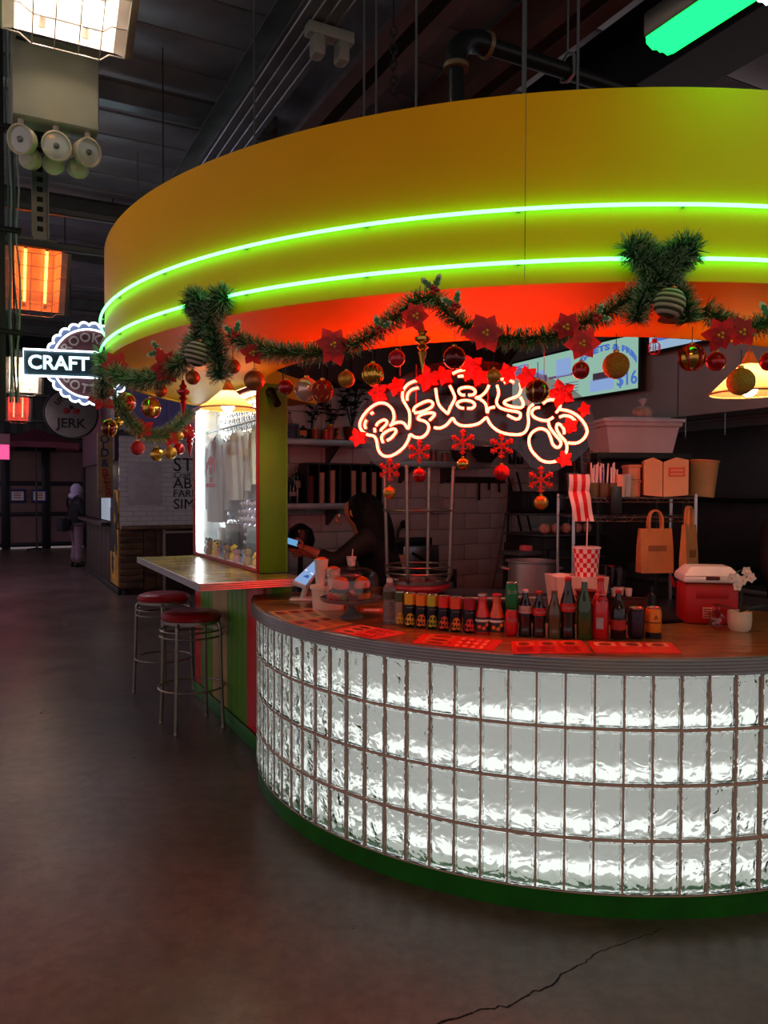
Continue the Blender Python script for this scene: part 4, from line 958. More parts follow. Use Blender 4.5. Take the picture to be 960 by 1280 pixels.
text('screen_lettering', 'NUGGETS & FRIES', .04*SW, blue_s, scr, sT(.27*SW, -.12*SH), fn=lambda co: V((.23*SW*math.sin(co.x/(.19*SW)), .5*SH*math.cos(co.x/(.19*SW)) + co.y, co.z)), bold=.003, width=.5*SW)
srect(.17, .34, -.44, -.2, lb); srect(.19, .32, -.22, -.08, dk); srect(.37, .42, -.28, -.22, lb)
text('screen_lettering', '$16', .09*SW, blue_s, scr, sT(.43*SW, -.3*SH), bold=.002)
srect(-.5, -.36, .22, .44, lb); srect(-.34, -.2, -.02, .22, lb); srect(-.3, -.18, -.05, .1, pur); srect(-.1, .02, .0, .36, lb); srect(-.16, .1, -.02, .03, pur)
for k in range(4): srect(-.14, .08, -.18-k*.06, -.165-k*.06, pur)
for k in range(3): srect(-.48, -.36, .26+k*.07, .275+k*.07, pur, d=-.0365)
# upper second screen (blue glow behind the ornaments)
q = atv(885, 425, 4.2); s2_ = thing('menu_screen', 'pale blue menu screen beside the burger menu screen', 'screen', B(4.21, q.dot(UU), q.z), UANG)
g = MB(); g.bbox(-.03, .02, -.62, .5, -.02, .5, .006); g.build('bezel', blk, s2_)
g = MB(); g.box(-.034, -.031, -.6, .48, .0, .48); g.build('display', EM('screen_sky', (.42,.62,.85), 0.518), s2_, smooth=False)
for k in range(5): g = MB(); g.box(-.036, -.0345, -.5+k*.2, -.38+k*.2, .06, .1); g.build('screen_shape', blue_s, s2_, smooth=False)

# ---- cooking line along the right wall
line = thing('cooking_line', 'dark steel cooking range with back shelf along the hood wall', 'range', B(4.5, 1.5, 0), UANG)
g = MB(); g.bbox(0, .8, 0, 4.0, .1, .9, .01); g.build('body', SSd, line)
g = MB(); g.bbox(-.03, .82, 0, 4.0, .9, .94, .008); g.build('top', SS, line)
g = MB(); g.bbox(.7, .82, 0, 4.0, .94, 1.5, .006); g.build('backsplash', SSd, line)
g = MB(); g.cyl((.55,0,1.52), (.55,4,1.52), .018, n=8); 
for k in range(5): g.cyl((.55,.1+k*.95,.94), (.55,.1+k*.95,1.52), .018, n=8)
g.build('black_frame', blk, line)
for k in range(4): g = MB(); g.bbox(.1,.6,.15+k*.95,.85+k*.95,.94,1.02,.012); g.build('griddle', SSd if k % 2 else blk, line)
for k in range(8): g = MB(); g.lathe([(.001,0),(.02,0),(.022,.025),(.001,.03)], 10, (-.0,.3+k*.45,.8), T=Matrix.Rotation(-PI/2,3,'Y')); g.build('knob', blk, line)
for k in range(4): g = MB(); g.cyl((.05 if k % 2 else .75, .1 if k < 2 else 3.9, 0), (.05 if k % 2 else .75, .1 if k < 2 else 3.9, .1), .03, n=8); g.build('leg', dark, line)

# ---- back work table below the shelves
bt = thing('back_worktable', 'stainless worktable along the white block wall', 'table', B(1.9, KU-.68, 0), UANG)
g = MB(); g.bbox(0, 1.66, 0, .62, .87, .91, .008); g.build('top', SS, bt)
g = MB(); g.bbox(.02, 1.64, .04, .6, .3, .33, .006); g.build('undershelf', SSd, bt)
for x in (.05, 1.61):
    for y in (.05, .57): g = MB(); g.cyl((x,y,0), (x,y,.87), .022, n=10); g.build('leg', SS, bt)
# ---- inner worktable just behind the bar
it = thing('inner_worktable', 'steel worktable behind the bar carrying pot and upturned stool', 'table', V((.1, 4.58, 0)), 0)
g = MB(); g.bbox(-.02, 1.0, 0, .41, .91, .95, .008); g.build('top', SS, it)
g = MB(); g.bbox(.0, .98, .03, .39, .3, .33, .006); g.build('undershelf', SSd, it)
for x in (.02, .96):
    for y in (.04, .37): g = MB(); g.cyl((x,y,0), (x,y,.91), .022, n=10); g.build('leg', SS, it)
# ---- wall shelves
def wall_shelf(label, v0, v1, z, zlab=None):
    t = thing('wall_shelf', label, 'shelf', B(v0, KU, z), UANG)
    g = MB(); g.bbox(0, v1-v0, -.30, .0, -.055, .0, .006); g.build('board', M('shelf_aluminium', (174,172,174), .35, .6), t)
    for x in (.3, v1-v0-.3): g = MB(); g.prism([(-.28,-.056),(0,-.056),(0,-.2),(-.03,-.2)], x-.01, x+.01, Matrix(((0,1,0),(1,0,0),(0,0,1)))); g.build('bracket', SSd, t, smooth=False)
    return t
SZ1 = atu(405, 549, KU-.3).z; SZ2 = atu(405, 629, KU-.3).z; SZ3 = atu(560, 577, KU-.3).z
wall_shelf('upper metal wall shelf of plants and jars behind the cashier', 1.75, 3.0, SZ1)
wall_shelf('lower metal wall shelf of bottles and cup stacks behind the cashier', 1.75, 3.0, SZ2)
wall_shelf('dark metal shelf of bowls behind the neon sign', 3.14, 4.2, SZ3)
def on_shelf(px, z, d=.15): 
    p = atu(px, 500, KU-d); return B(p.dot(VV), KU-d, z)
PXM = (KU)/ (0.888+.0335) / FPX     # metres per pixel at the back wall, roughly
# upper shelf things
def bottle(name, label, cat, loc, h, r, body, cap, lab=None, group=None, neck=.35, rot=0, trans=0.0, lab_text=None, lab_col=None, lab_z=(.3,.5), txt_mat=None, shape='beer', rz=0):
    t = thing(name, label, cat, loc, rz, group)
    if shape == 'beer': prof = [(.001,0),(r*.94,0),(r,.02*h),(r,.56*h),(r*.9,.64*h),(r*.45,.78*h),(r*.38,.86*h),(r*.38,.96*h),(r*.001,.96*h)]
    elif shape == 'cola': prof = [(.001,0),(r*.9,0),(r*.97,.03*h),(r*.93,.14*h),(r*.86,.24*h),(r*.97,.40*h),(r*1.0,.52*h),(r*.9,.62*h),(r*.6,.76*h),(r*.42,.86*h),(r*.4,.95*h),(.001,.95*h)]
    elif shape == 'juice': prof = [(.001,0),(r*.96,0),(r,.03*h),(r,.42*h),(r*.92,.5*h),(r*.62,.68*h),(r*.55,.8*h),(r*.62,.92*h),(r*.6,.94*h),(.001,.94*h)]
    elif shape == 'squat': prof = [(.001,0),(r,0),(r,.7*h),(r*.8,.8*h),(r*.4,.84*h),(r*.4,.94*h),(.001,.94*h)]
    else: prof = [(.001,0),(r*.98,0),(r,.02*h),(r,.6*h),(r*.98,.66*h),(r*.55,.86*h),(r*.4,.9*h),(r*.4,.95*h),(.001,.95*h)]
    g = MB(); g.lathe(prof, 20); g.build('bottle_body', body, t)
    g = MB(); rr = {'beer':.42,'cola':.44,'juice':.64,'squat':.44}.get(shape,.44)*r
    g.lathe([(rr,.935*h),(rr*1.06,.945*h),(rr,.99*h),(rr*.8,h),(.001,h)], 16); g.build('cap', cap, t)
    if lab is not None:
        R2 = r*1.015; ls = []
        g = MB(); g.lathe([(R2,lab_z[0]*h),(R2,lab_z[1]*h)], 20, cap=False); lo = g.build('paper_label', lab, t)
        if lab_text:
            hh = (lab_z[1]-lab_z[0])*h
            text('label_lettering', lab_text, hh*.55, txt_mat, lo, Matrix.Identity(4), depth=.0003, fn=lambda co: V((R2*1.012*math.sin(co.x/R2), -R2*1.012*math.cos(co.x/R2), (lab_z[0]+lab_z[1])/2*h+co.y)), width=min(2.0*R2, hh*.6*len(lab_text)))
    return t
dkglass = M('dark_bottle_glass', (22,14,12), .12, coat=.4, var=.1); rdcap = M('red_cap', (186,26,26), .35); pinkj = M('pink_jar', (170,120,108), .4); blucan = M('slate_blue_tub', (70,88,112), .45)
gold = M('gold_metal', (190,140,60), .3, .8)
t = thing('storage_tub', 'slate blue tub on the upper shelf next to the green panel', 'tub', on_shelf(364, SZ1)); g = MB(); g.lathe([(.001,0),(.05,0),(.06,.12),(.063,.125),(.001,.125)], 18); g.build('tub_body', blucan, t); g = MB(); g.lathe([(.062,.1),(.066,.105),(.066,.125),(.062,.13)], 18); g.build('rim', blucan, t)
bottle('pump_bottle', 'pinkish bottle with dark cap standing behind the slate blue tub', 'bottle', on_shelf(362, SZ1, .06), .24, .03, pinkj, blk)
bottle('syrup_bottle', 'brown bottle with orange label on the upper shelf', 'bottle', on_shelf(379, SZ1, .22), .12, .032, dkglass, gold, M('orange_label', (226,140,70), .6), lab_z=(.25,.6), shape='squat')
for i, (px, h, c, lb_) in enumerate(((394,.1,(150,70,50),'brown jar beside the leafy pot on the upper shelf'),(407,.09,(200,40,40),'red tin beside the figurine on the upper shelf'),(413,.14,(190,60,60),'tall red jar in front of the plant on the upper shelf'))):
    t = thing('jar', lb_, 'jar', on_shelf(px, SZ1, .24 if i == 0 else .2)); g = MB(); g.lathe([(.001,0),(.03,0),(.032,.01),(.032,h*.8),(.026,h*.88)], 16); g.build('jar_body', M('jar_%d' % i, c, .3, coat=.3), t); g = MB(); g.lathe([(.028,h*.86),(.029,h),(.001,h)], 16); g.build('lid', gold, t)
t = thing('figurine', 'small pale seated figurine on the upper shelf', 'figurine', on_shelf(424, SZ1, .25)); fm = M('pale_figurine', (190,140,120), .5)
g = MB(); g.lathe([(.001,0),(.045,.004),(.04,.02),(.02,.05),(.026,.075),(.012,.09)], 14); g.build('body', fm, t); g = MB(); g.sphere((0,0,.108), .02, 12, 8); g.build('head', fm, t)
leafm = M('dark_leaf', (20,34,22), .5, var=.3)
def potted(label, px, d, s, nst, seed, potc):
    rnd = random.Random(seed); t = thing('potted_plant', label, 'plant', on_shelf(px, SZ1, d))
    g = MB(); g.lathe([(.001,0),(.045*s,0),(.065*s,.1*s),(.068*s,.1*s),(.06*s,.09*s),(.001,.09*s)], 18); g.build('pot', M('pot_'+str(potc), potc, .5), t)
    stem = MB()
    for k in range(nst):
        a = rnd.uniform(0, 2*PI); L_ = rnd.uniform(.14,.34)*s; lean = rnd.uniform(.1,.6)
        tip = V((math.cos(a)*lean*L_, math.sin(a)*lean*L_*.3, .09*s+L_)); stem.tube(smooth_path([V((0,0,.08*s)), V((tip.x*.35, tip.y*.35, tip.z*.6)), tip], 3), .003, 5)
        for j in range(3):
            b = rnd.uniform(0, 2*PI); q = V((0,0,.09*s)).lerp(tip, .5+.25*j); dirv = V((math.cos(b), math.sin(b)*.35, rnd.uniform(-.1,.5))).normalized(); sd = dirv.cross(V((0,0,1))).normalized(); LL = rnd.uniform(.06,.10)*s; W_ = LL*.28
            g = MB(); up = sd.cross(dirv)*.012
            g.add([q, q+dirv*LL*.3+sd*W_*.8+up, q+dirv*LL*.65+sd*W_+up, q+dirv*LL, q+dirv*LL*.65-sd*W_+up, q+dirv*LL*.3-sd*W_*.8+up, q+dirv*LL*.5], [(0,1,6),(1,2,6),(2,3,6),(3,4,6),(4,5,6),(5,0,6)])
            g.build('leaf', leafm, t)
    stem.build('stem', leafm, t)
potted('feathery dark plant in small pot beside the slate blue tub', 389, .08, .95, 7, 1, (74,52,44))
potted('bushy dark plant in terracotta pot behind the neon sign', 440, .17, 1.25, 14, 5, (112,50,36))
potted('tall thin-leaved plant between the jars on the upper shelf', 415, .08, 1.1, 8, 9, (60,40,36))
# lower shelf things
bottle('liquor_bottle', 'dark square-shouldered bottle with white label on the lower shelf', 'bottle', on_shelf(371, SZ2), .31, .036, dkglass, M('olive_cap', (96,90,50), .4), M('white_label', (168,164,166), .6), lab_z=(.42,.62), shape='squat')
bottle('liquor_bottle', 'small dark bottle beside the green panel on the lower shelf', 'bottle', on_shelf(361, SZ2, .1), .22, .036, dkglass, blk, shape='squat')
bottle('liquor_bottle', 'dark bottle with pale round label on the lower shelf', 'bottle', on_shelf(366, SZ2, .25), .24, .03, dkglass, blk, M('white_label'), lab_z=(.25,.4))
crt = thing('cup_rack', 'black open-fronted rack holding paper cup stacks on the lower shelf', 'rack', on_shelf(425, SZ2, .17), UANG)
RW = .70; x0 = -.34
g = MB(); g.box(x0, x0+RW, .1, .115, 0, .34); g.box(x0, x0+RW, -.1, .1, .33, .345); g.build('shell', blk, crt, smooth=False)
for k in range(8): g = MB(); xx = x0+k*RW/7; g.box(xx-.006, xx+.006, -.1, .1, 0, .33); g.build('divider', blk, crt, smooth=False)
cupm = M('kraft_pink_cup', (214,184,160), .7)
for i in range(7):
    if i in (3,): continue
    h = (.26,.29,.31,.3,.31,.3,.3)[i]; p = on_shelf(425, SZ2, .17) + VV*(x0+(i+.5)*RW/7) - UU*.03
    t = thing('cup_stack', ('brown spotted cup stack in the black rack next to the bottles' if i == 0 else 'stack of nested pinkish paper cups in the black rack'), 'cups', p, 0, None if i == 0 else 'cup stacks in the rack')
    n_ = 11
    for j in range(n_):
        g = MB(); z = j*(h-.05)/n_; g.lathe([(.026,z),(.031,z+(h-.05)/n_+.018),(.0325,z+(h-.05)/n_+.018),(.033,z+(h-.05)/n_+.022)], 14, cap=(j == 0)); g.build('cup', cupm if i else M('brown_cup', (120,62,52), .6), t)
# things on the bowl shelf
for i, (px, r, h, lb_) in enumerate(((607, .15, .15, 'large steel mixing bowl on the dark shelf'), (574, .08, .11, 'small steel bowl beside the large one on the dark shelf'))):
    t = thing('mixing_bowl', lb_, 'bowl', on_shelf(px, SZ3, .18)); g = MB(); g.lathe([(.001,0),(r*.4,0),(r*.8,h*.45),(r,h),(r*1.04,h+.005),(r*1.0,h-.004),(r*.78,h*.5),(r*.4,.01),(.001,.01)], 28); g.build('bowl_body', SSd, t); g = MB(); g.lathe([(r*1.0,h),(r*1.05,h+.003),(r*1.05,h+.009),(r*1.0,h+.006)], 28); g.build('rim', SS, t)
for i, (px, c, h, lb_) in enumerate(((542, (120,70,70), .12, 'lidded glass jar on the dark shelf left of the bowls'), (556, (150,90,80), .09, 'short jar next to the lidded jar on the dark shelf'))):
    t = thing('jar', lb_, 'jar', on_shelf(px, SZ3)); g = MB(); g.lathe([(.001,0),(.035,0),(.036,h*.8),(.03,h*.86)], 16); g.build('jar_body', M('jarx_%d' % i, c, .2), t); g = MB(); g.lathe([(.032,h*.85),(.034,h),(.001,h)], 16); g.build('lid', SS, t)
for i, px in enumerate((640, 650, 662)): bottle('sauce_bottle', ('dark slim bottle', 'second dark bottle with pale label', 'clear squat bottle')[i]+' right of the bowls on the dark shelf', 'bottle', on_shelf(px, SZ3), (.26,.24,.16)[i], .034, dkglass if i < 2 else M('clear_jug', (150,130,150), .2), blk, M('white_label') if i == 1 else None)
# knife rack and utensils on the wall below it
kr = thing('utensil_rail', 'dark wall rail with hanging utensils under the bowl shelf', 'rail', on_shelf(600, SZ3-.16, .02), UANG)
g = MB(); g.bbox(-.4, .3, -.02, .02, -.03, .03, .006); g.build('bar', M('dark_wood_rail', (40,22,20), .6), kr)
for x, l in ((-.02,.2),(.1,.1),(.22,.12)): g = MB(); g.bbox(x-.014, x+.014, -.028, -.02, -l, -.03, .004); g.build('utensil', blk, kr)
# paper towel / dispenser
t = thing('wall_dispenser', 'pale wall dispenser on the block wall behind the upturned stool', 'dispenser', on_shelf(545, atu(545, 632, KU).z, .05), UANG); g = MB(); g.bbox(-.07, .07, -.03, .05, -.06, .09, .012); g.build('case', M('pale_plastic', (172,164,166), .5), t); g = MB(); g.bbox(-.05, .06, -.06, -.02, -.075, -.055, .006); g.build('tray', M('pale_plastic'), t)
# machine on the back table
mt_ = at(556, 705, 6.4)
mc = thing('card_printer', 'boxy steel machine with black arm by the block wall', 'machine', B(mt_.dot(VV), KU-.4, .91), UANG)
g = MB(); g.bbox(-.2, .16, -.15, .15, 0, .2, .012); g.build('body', SS, mc); g = MB(); g.bbox(-.28, .1, -.13, -.05, .2, .27, .01); g.build('head', blk, mc); g = MB(); g.cyl((.02,-.1,.08), (.02,-.1,.2), .02, n=10); g.cyl((-.12,-.16,.14), (.02,-.16,.06), .012, n=8); g.build('arm', blk, mc)
g = MB(); g.bbox(-.62, -.28, -.1, .12, .0, .24, .01); g.build('screen_housing', SSd, mc)
t = thing('chair_back', 'dark slatted chair standing before the block wall', 'chair', B(3.2, 5.1, 0), UANG); g = MB(); g.bbox(-.2,.2,-.2,.2,.44,.48,.02); g.build('seat', blk, t)
for x in (-.18,.18):
    for y in (-.18,.18): g = MB(); g.cyl((x,y,0),(x,y,.44 if y < 0 else .95), .016, n=8); g.build('leg', dark, t)
for z in (.65,.75,.85): g = MB(); g.bbox(-.18,.18,.17,.19,z,z+.05,.01); g.build('slat', dark, t)
# brooms / sticks leaning on the wall
for i, (pa, pb, lb_) in enumerate((((622,700),(641,598),'pale wooden broom handle leaning on the block wall'), ((658,690),(634,590),'dark mop handle leaning on the block wall'), ((670,690),(646,590),'black squeegee handle crossing the other sticks'), ((634,680),(637,606),'short dark brush handle hanging beside the sticks'))):
    a = atu(pa[0], pa[1], KU-.13-.035*i); b = atu(pb[0], pb[1], KU-.03-.03*i); d = (b-a).normalized()
    lo = a - d*((a.z-.04)/d.z) if i < 3 else a
    t = thing('broom', lb_, 'broom', lo); g = MB(); g.cyl((0,0,0), b-lo, .012, n=8); g.build('handle', (M('pale_stick', (150,110,92), .6), blk, blk, dark)[i], t)
    g = MB(); g.bbox(-.07, .07, -.03, .03, -.04, .05, .012) if i < 3 else g.bbox(-.03,.03,-.02,.02,-.06,.02,.01); g.build('head', dark, t)
# dark tripod monitor arm at the wall
t = thing('tablet_arm', 'black jointed arm with cable on the wall behind the cashier', 'arm', on_shelf(498, 1.1, .1), UANG); g = MB(); g.tube(smooth_path([(0,0,-.19),(0,0,.1),(.06,-.02,.16),(.08,-.04,.08),(.04,-.04,.02)],4), .014, 8); g.build('arm', blk, t); g = MB(); g.bbox(-.05,.05,-.05,.05,-.19,-.16,.01); g.build('base', blk, t); g = MB(); g.sphere((.05,-.03,.18), .04, 10, 8); g.build('joint', blk, t)
# low boxes behind the cashier
for i, (px, py, w_, h_, c, lb_) in enumerate(((478, 688, .07, .13, (216,120,104), 'pink paper cup stack on the back table'), (497, 690, .16, .09, (206,140,130), 'pale pink box on the back table'))):
    p = atu(px, 700, KU-.615); t = thing('carton', lb_, 'carton', B(p.dot(VV), KU-.615, .91), UANG); g = MB(); g.bbox(-w_/2, w_/2, -.05, .05, 0, h_*1.4, .006); g.build('carton_body', M('carton_%d' % i, c, .7), t); g = MB(); g.bbox(-w_/2-.004, w_/2+.004, -.054, .054, h_*1.4-.02, h_*1.4+.006, .003); g.build('lid', M('carton_lid_%d' % i, tuple(min(255, x+20) for x in c), .7), t)

# ---- upturned stool on the inner worktable
s3 = make_stool('red bar stool standing upside down on the steel worktable behind the bar')
up_p = at(519, 735, 4.82); s3.location = (up_p.x+.015, 4.785, .95+.783); s3.rotation_euler = (PI, 0, .55); s3['group'] = 'bar stools'
# ---- big pot
pp = at(662, 726, 4.85)
pot = thing('stock_pot', 'wide aluminium stock pot on the steel worktable behind the bar', 'pot', (pp.x, 4.79, .95)); alum = M('aluminium_pot', (172,168,166), .38, .8, var=.1)
g = MB(); g.lathe([(.001,0),(.135,0),(.145,.012),(.145,.19),(.163,.196),(.163,.202),(.14,.204),(.138,.02),(.001,.02)], 36); g.build('pot_body', alum, pot)
for sx in (-1,1): g = MB(); g.tube(smooth_path([(sx*.145,-.04,.15),(sx*.185,-.03,.155),(sx*.185,.03,.155),(sx*.145,.04,.15)],4), .007, 8); g.build('handle', alum, pot)
# dark basin behind the pot
p = at(653, 690, 5.3); t = thing('pot_rack_basin', 'dark metal basin with pink sponge behind the stock pot', 'basin', B(p.dot(VV), p.dot(UU), 0), UANG)
g = MB(); g.bbox(-.1,.1,-.1,.1,.9,1.14,.02); g.build('basin', M('dark_basin', (30,22,24), .4, .4), t); g = MB(); g.bbox(-.12,.12,-.12,.12,1.14,1.17,.01); g.build('rim', SSd, t); g = MB(); g.bbox(.0,.06,-.04,.04,1.17,1.21,.01); g.build('sponge', M('pink_sponge', (206,110,110), .8), t)
for x in (-.08,.08):
    for y in (-.08,.08): g = MB(); g.cyl((x,y,0),(x,y,.9), .015, n=8); g.build('leg', dark, t)
# ---- dark back unit: cabinet with wrapped pastries on top, upper board with a small oven
p = at(718, 680, 5.9); cv, cu_ = p.dot(VV), p.dot(UU); bu = thing('warming_cabinet', 'dark glazed warming cabinet with pink pastries on its top', 'cabinet', B(cv, cu_, 0), UANG)
dcab = M('dark_cabinet', (34,26,30), .35, .4)
g = MB(); g.bbox(-.3,.34,0,.45,0,1.24,.01); g.build('body', dcab, bu); g = MB(); g.bbox(-.32,.36,-.03,.47,1.24,1.26,.006); g.build('top_board', SSd, bu)
g = MB(); g.bbox(-.32,.36,.2,.47,1.395,1.415,.006); g.build('upper_board', SSd, bu)
for x in (-.28,.32): g = MB(); g.cyl((x,.44,1.26),(x,.44,1.395), .012, n=8); g.build('post', SSd, bu)
g = MB(); g.bbox(-.26,.3,-.02,.0,.5,1.15,.01); d_ = g.build('oven_door', blk, bu); g = MB(); g.cyl((-.22,-.05,1.08),(.26,-.05,1.08), .012, n=8); g.build('handle', SS, d_)
for k in range(5):
    t = tag(MB().sphere((0,0,.04), .046, 12, 8, sc=(1,.8,.85)).build('wrapped_pastry', M('wrapped_pastry', (204,160,140), .4, var=.4, nscale=30)), 'pink wrapped pastry on top of the warming cabinet', 'pastry', 'wrapped pastries'); t.location = B(cv-.24+k*.105, cu_+.06, 1.261); t.rotation_euler = (0,0,k)
t = thing('microwave', 'small black oven on the board above the pastries', 'oven', B(cv-.1, cu_+.2, 1.416), UANG); g = MB(); g.bbox(-.19,.19,0,.26,0,.17,.012); g.build('case', dcab, t); g = MB(); g.bbox(-.17,.1,-.012,.0,.02,.15,.006); g.build('door', blk, t); g = MB(); g.bbox(.11,.18,-.01,.0,.02,.15,.004); g.build('control_panel', SSd, t)

# ---- wire shelf unit on the bar's inner side
WY = 4.15
wz1 = at(790, 622, WY).z; wz2 = at(790, 646, WY).z
wx0 = at(716, 640, WY).x; wx1 = at(872, 640, WY).x
ws = thing('wire_shelf', 'chrome wire shelf rack with paper bags hung from it', 'shelf', (wx0, WY, 0), .02); chrome = M('chrome_wire', (180,170,170), .22, .95)
wl_ = wx1-wx0
for z, nm in ((wz1,'top'),(wz2,'mid')):
    g = MB()
    for k in range(13): x = wl_*k/12; g.cyl((x,0,z),(x,.34,z), .0025, n=5)
    for y in (0,.17,.34): g.cyl((0,y,z-.004),(wl_,y,z-.004), .004, n=6)
    g.cyl((0,0,z-.025),(wl_,0,z-.025), .003, n=6)
    for k in range(24): x0_ = wl_*k/24; g.cyl((x0_,0,z-.025 if k % 2 else z-.004),(x0_+wl_/24,0,z-.004 if k % 2 else z-.025), .002, n=4)
    g.build('wire_deck', chrome, ws)
for x in (.005, wl_-.005):
    for y in (0,.34): g = MB(); g.cyl((x,y,0),(x,y,wz1+.02), .0095, n=10); g.build('post', chrome, ws)
g = MB(); g.bbox(-.2, wl_+.02, -.36, .39, .925, .95, .006); g.build('lower_deck', SSd, ws); g = MB(); g.bbox(-.02, wl_+.02, -.05, .39, .2, .22, .006); g.build('lower_deck', SSd, ws)
# ---- plastic tote on a rear shelf
ty = 5.0; p = at(790, 568, ty)
t = thing('upper_rack', 'dark rack behind the wire shelf carrying the plastic tote', 'rack', (p.x, p.y, 0), .1); g = MB(); g.bbox(-.32,.3,-.22,.25,p.z-.04,p.z,.006); g.build('deck', dark, t)
for x in (-.3,.28):
    for y in (-.2,.23): g = MB(); g.cyl((x,y,0),(x,y,p.z-.04), .014, n=8); g.build('post', dark, t)
tote = thing('plastic_tote', 'frosted plastic food tote with white lid on the rear rack', 'tote', (p.x-.01, p.y, p.z), .1); fp = M('frosted_plastic', (208,204,208), .45, var=.08); lidw = M('white_lid', (206,212,222), .4)
g = MB(); vs_ = []
for z, sx, sy in ((0,.205,.16),(.16,.235,.185),(.17,.25,.2),(.19,.25,.2)): vs_ += [(-sx,-sy,z),(sx,-sy,z),(sx,sy,z),(-sx,sy,z)]
g.add(vs_, [(3,2,1,0)] + [(i*4+k, i*4+(k+1)%4, (i+1)*4+(k+1)%4, (i+1)*4+k) for i in range(3) for k in range(4)] + [(12,13,14,15)]); g.build('tub', fp, tote, smooth=False)
g = MB(); g.bbox(-.268,.268,-.215,.215,.19,.215,.01); g.bbox(-.2,.2,-.15,.15,.215,.228,.008); g.build('lid', lidw, tote)
t = thing('bread_bag', 'knotted clear bag of buns on top of the plastic tote', 'bag', (p.x+.06, p.y-.02, p.z+.229)); bgm = M('cloudy_bag', (184,166,150), .3, var=.4, nscale=25)
g = MB(); g.sphere((0,0,.04), .07, 14, 10, sc=(1,.8,.6)); g.build('buns', bgm, t); g = MB(); g.lathe([(.012,.075),(.008,.09),(.03,.12),(.02,.13)], 10); g.build('knot', lidw, t)
# ================================================================== things on the bar
def on_bar(px, py): return atz(px, py, CTOP)
def flat_T(c, z): return None
# ---- laminated menus
def menu(label, corners, base, ink1, ink2, grp):
    P = [on_bar(*c) for c in corners]; c0 = sum(P, V((0,0,0)))/4; c0.z = CTOP
    t = thing('paper_menu', label, 'menu', c0, 0, grp); Q = [p-c0 for p in P]
    for q in Q: q.z = 0
    g = MB(); g.add([q+V((0,0,.0008)) for q in Q] + [q+V((0,0,.0026)) for q in Q], [(3,2,1,0),(4,5,6,7)] + [(k,(k+1)%4,4+(k+1)%4,4+k) for k in range(4)]); g.build('sheet', base, t, smooth=False)
    def uvp(a, b): return (Q[0]*(1-a)+Q[1]*a)*(1-b) + (Q[3]*(1-a)+Q[2]*a)*b + V((0,0,.0031))
    rnd = random.Random(len(label)+int(corners[0][0])); g1 = MB(); g2 = MB()
    for k in range(3):
        a0 = .06+k*.31
        g1.add([uvp(a0,.1), uvp(a0+.25,.1), uvp(a0+.25,.42), uvp(a0,.42)], [(0,1,2,3)])
        for j in range(4):
            b0 = .52+j*.1; g2.add([uvp(a0,b0), uvp(a0+rnd.uniform(.12,.25),b0), uvp(a0+.2,b0+.045), uvp(a0,b0+.045)], [(0,1,2,3)])
    # round pictures of food
    g3 = MB()
    for k in range(3):
        a, b = .18+k*.31+rnd.uniform(-.03,.03), .27; cpt = uvp(a,b)+V((0,0,.0004)); e1 = (uvp(a+.08,b)-uvp(a,b)); e2 = (uvp(a,b+.13)-uvp(a,b))
        g3.add([cpt]+[cpt+e1*math.cos(2*PI*i/10)+e2*math.sin(2*PI*i/10) for i in range(10)], [(0,1+i,1+(i+1)%10) for i in range(10)])
    g1.build('printed_panel', ink1, t, smooth=False); g2.build('printed_lines', ink2, t, smooth=False); g3.build('printed_food', M('menu_food', (110,44,24), .5), t, smooth=False)
mw = M('menu_cream', (210,176,120), .35); mr_ = M('menu_red', (206,44,34), .35); mi1 = M('menu_orange', (226,110,60), .35); mi2 = M('menu_dark_red', (120,18,18), .4); mi3 = M('menu_pale', (236,170,130), .4)
menu('cream menu with red food pictures at the end of the bar by the tablet', [(335,765),(391,761),(410,771),(358,777)], mw, M('menu_red_panel', (176,50,36), .4), M('menu_green_text', (96,110,50), .5), 'menus on the bar')
menu('cream and orange menu between the tablet menu and the cake stand', [(357,777.5),(409,771.5),(441,780),(395,789)], M('menu_gold', (206,140,72), .35), M('menu_red_panel'), mi2, 'menus on the bar')
menu('pinkish red menu below the glass cake stand', [(415,789),(449,781),(508,792),(467,800)], M('menu_pinkred', (222,70,58), .35), mi3, mi2, 'menus on the bar')
menu('red menu in front of the slim fruit cans', [(515,804),(530,792),(629,801),(616,814)], mr_, mi1, mi3, 'menus on the bar')
menu('red menu in front of the stacked cans and dark cola bottles', [(639,802),(727,801),(740,817),(641,818)], mr_, mi1, mi2, 'menus on the bar')
menu('red menu in front of the tall red bottle', [(734,802),(839,804),(852,817.5),(744,817)], mr_, mi3, mi1, 'menus on the bar')
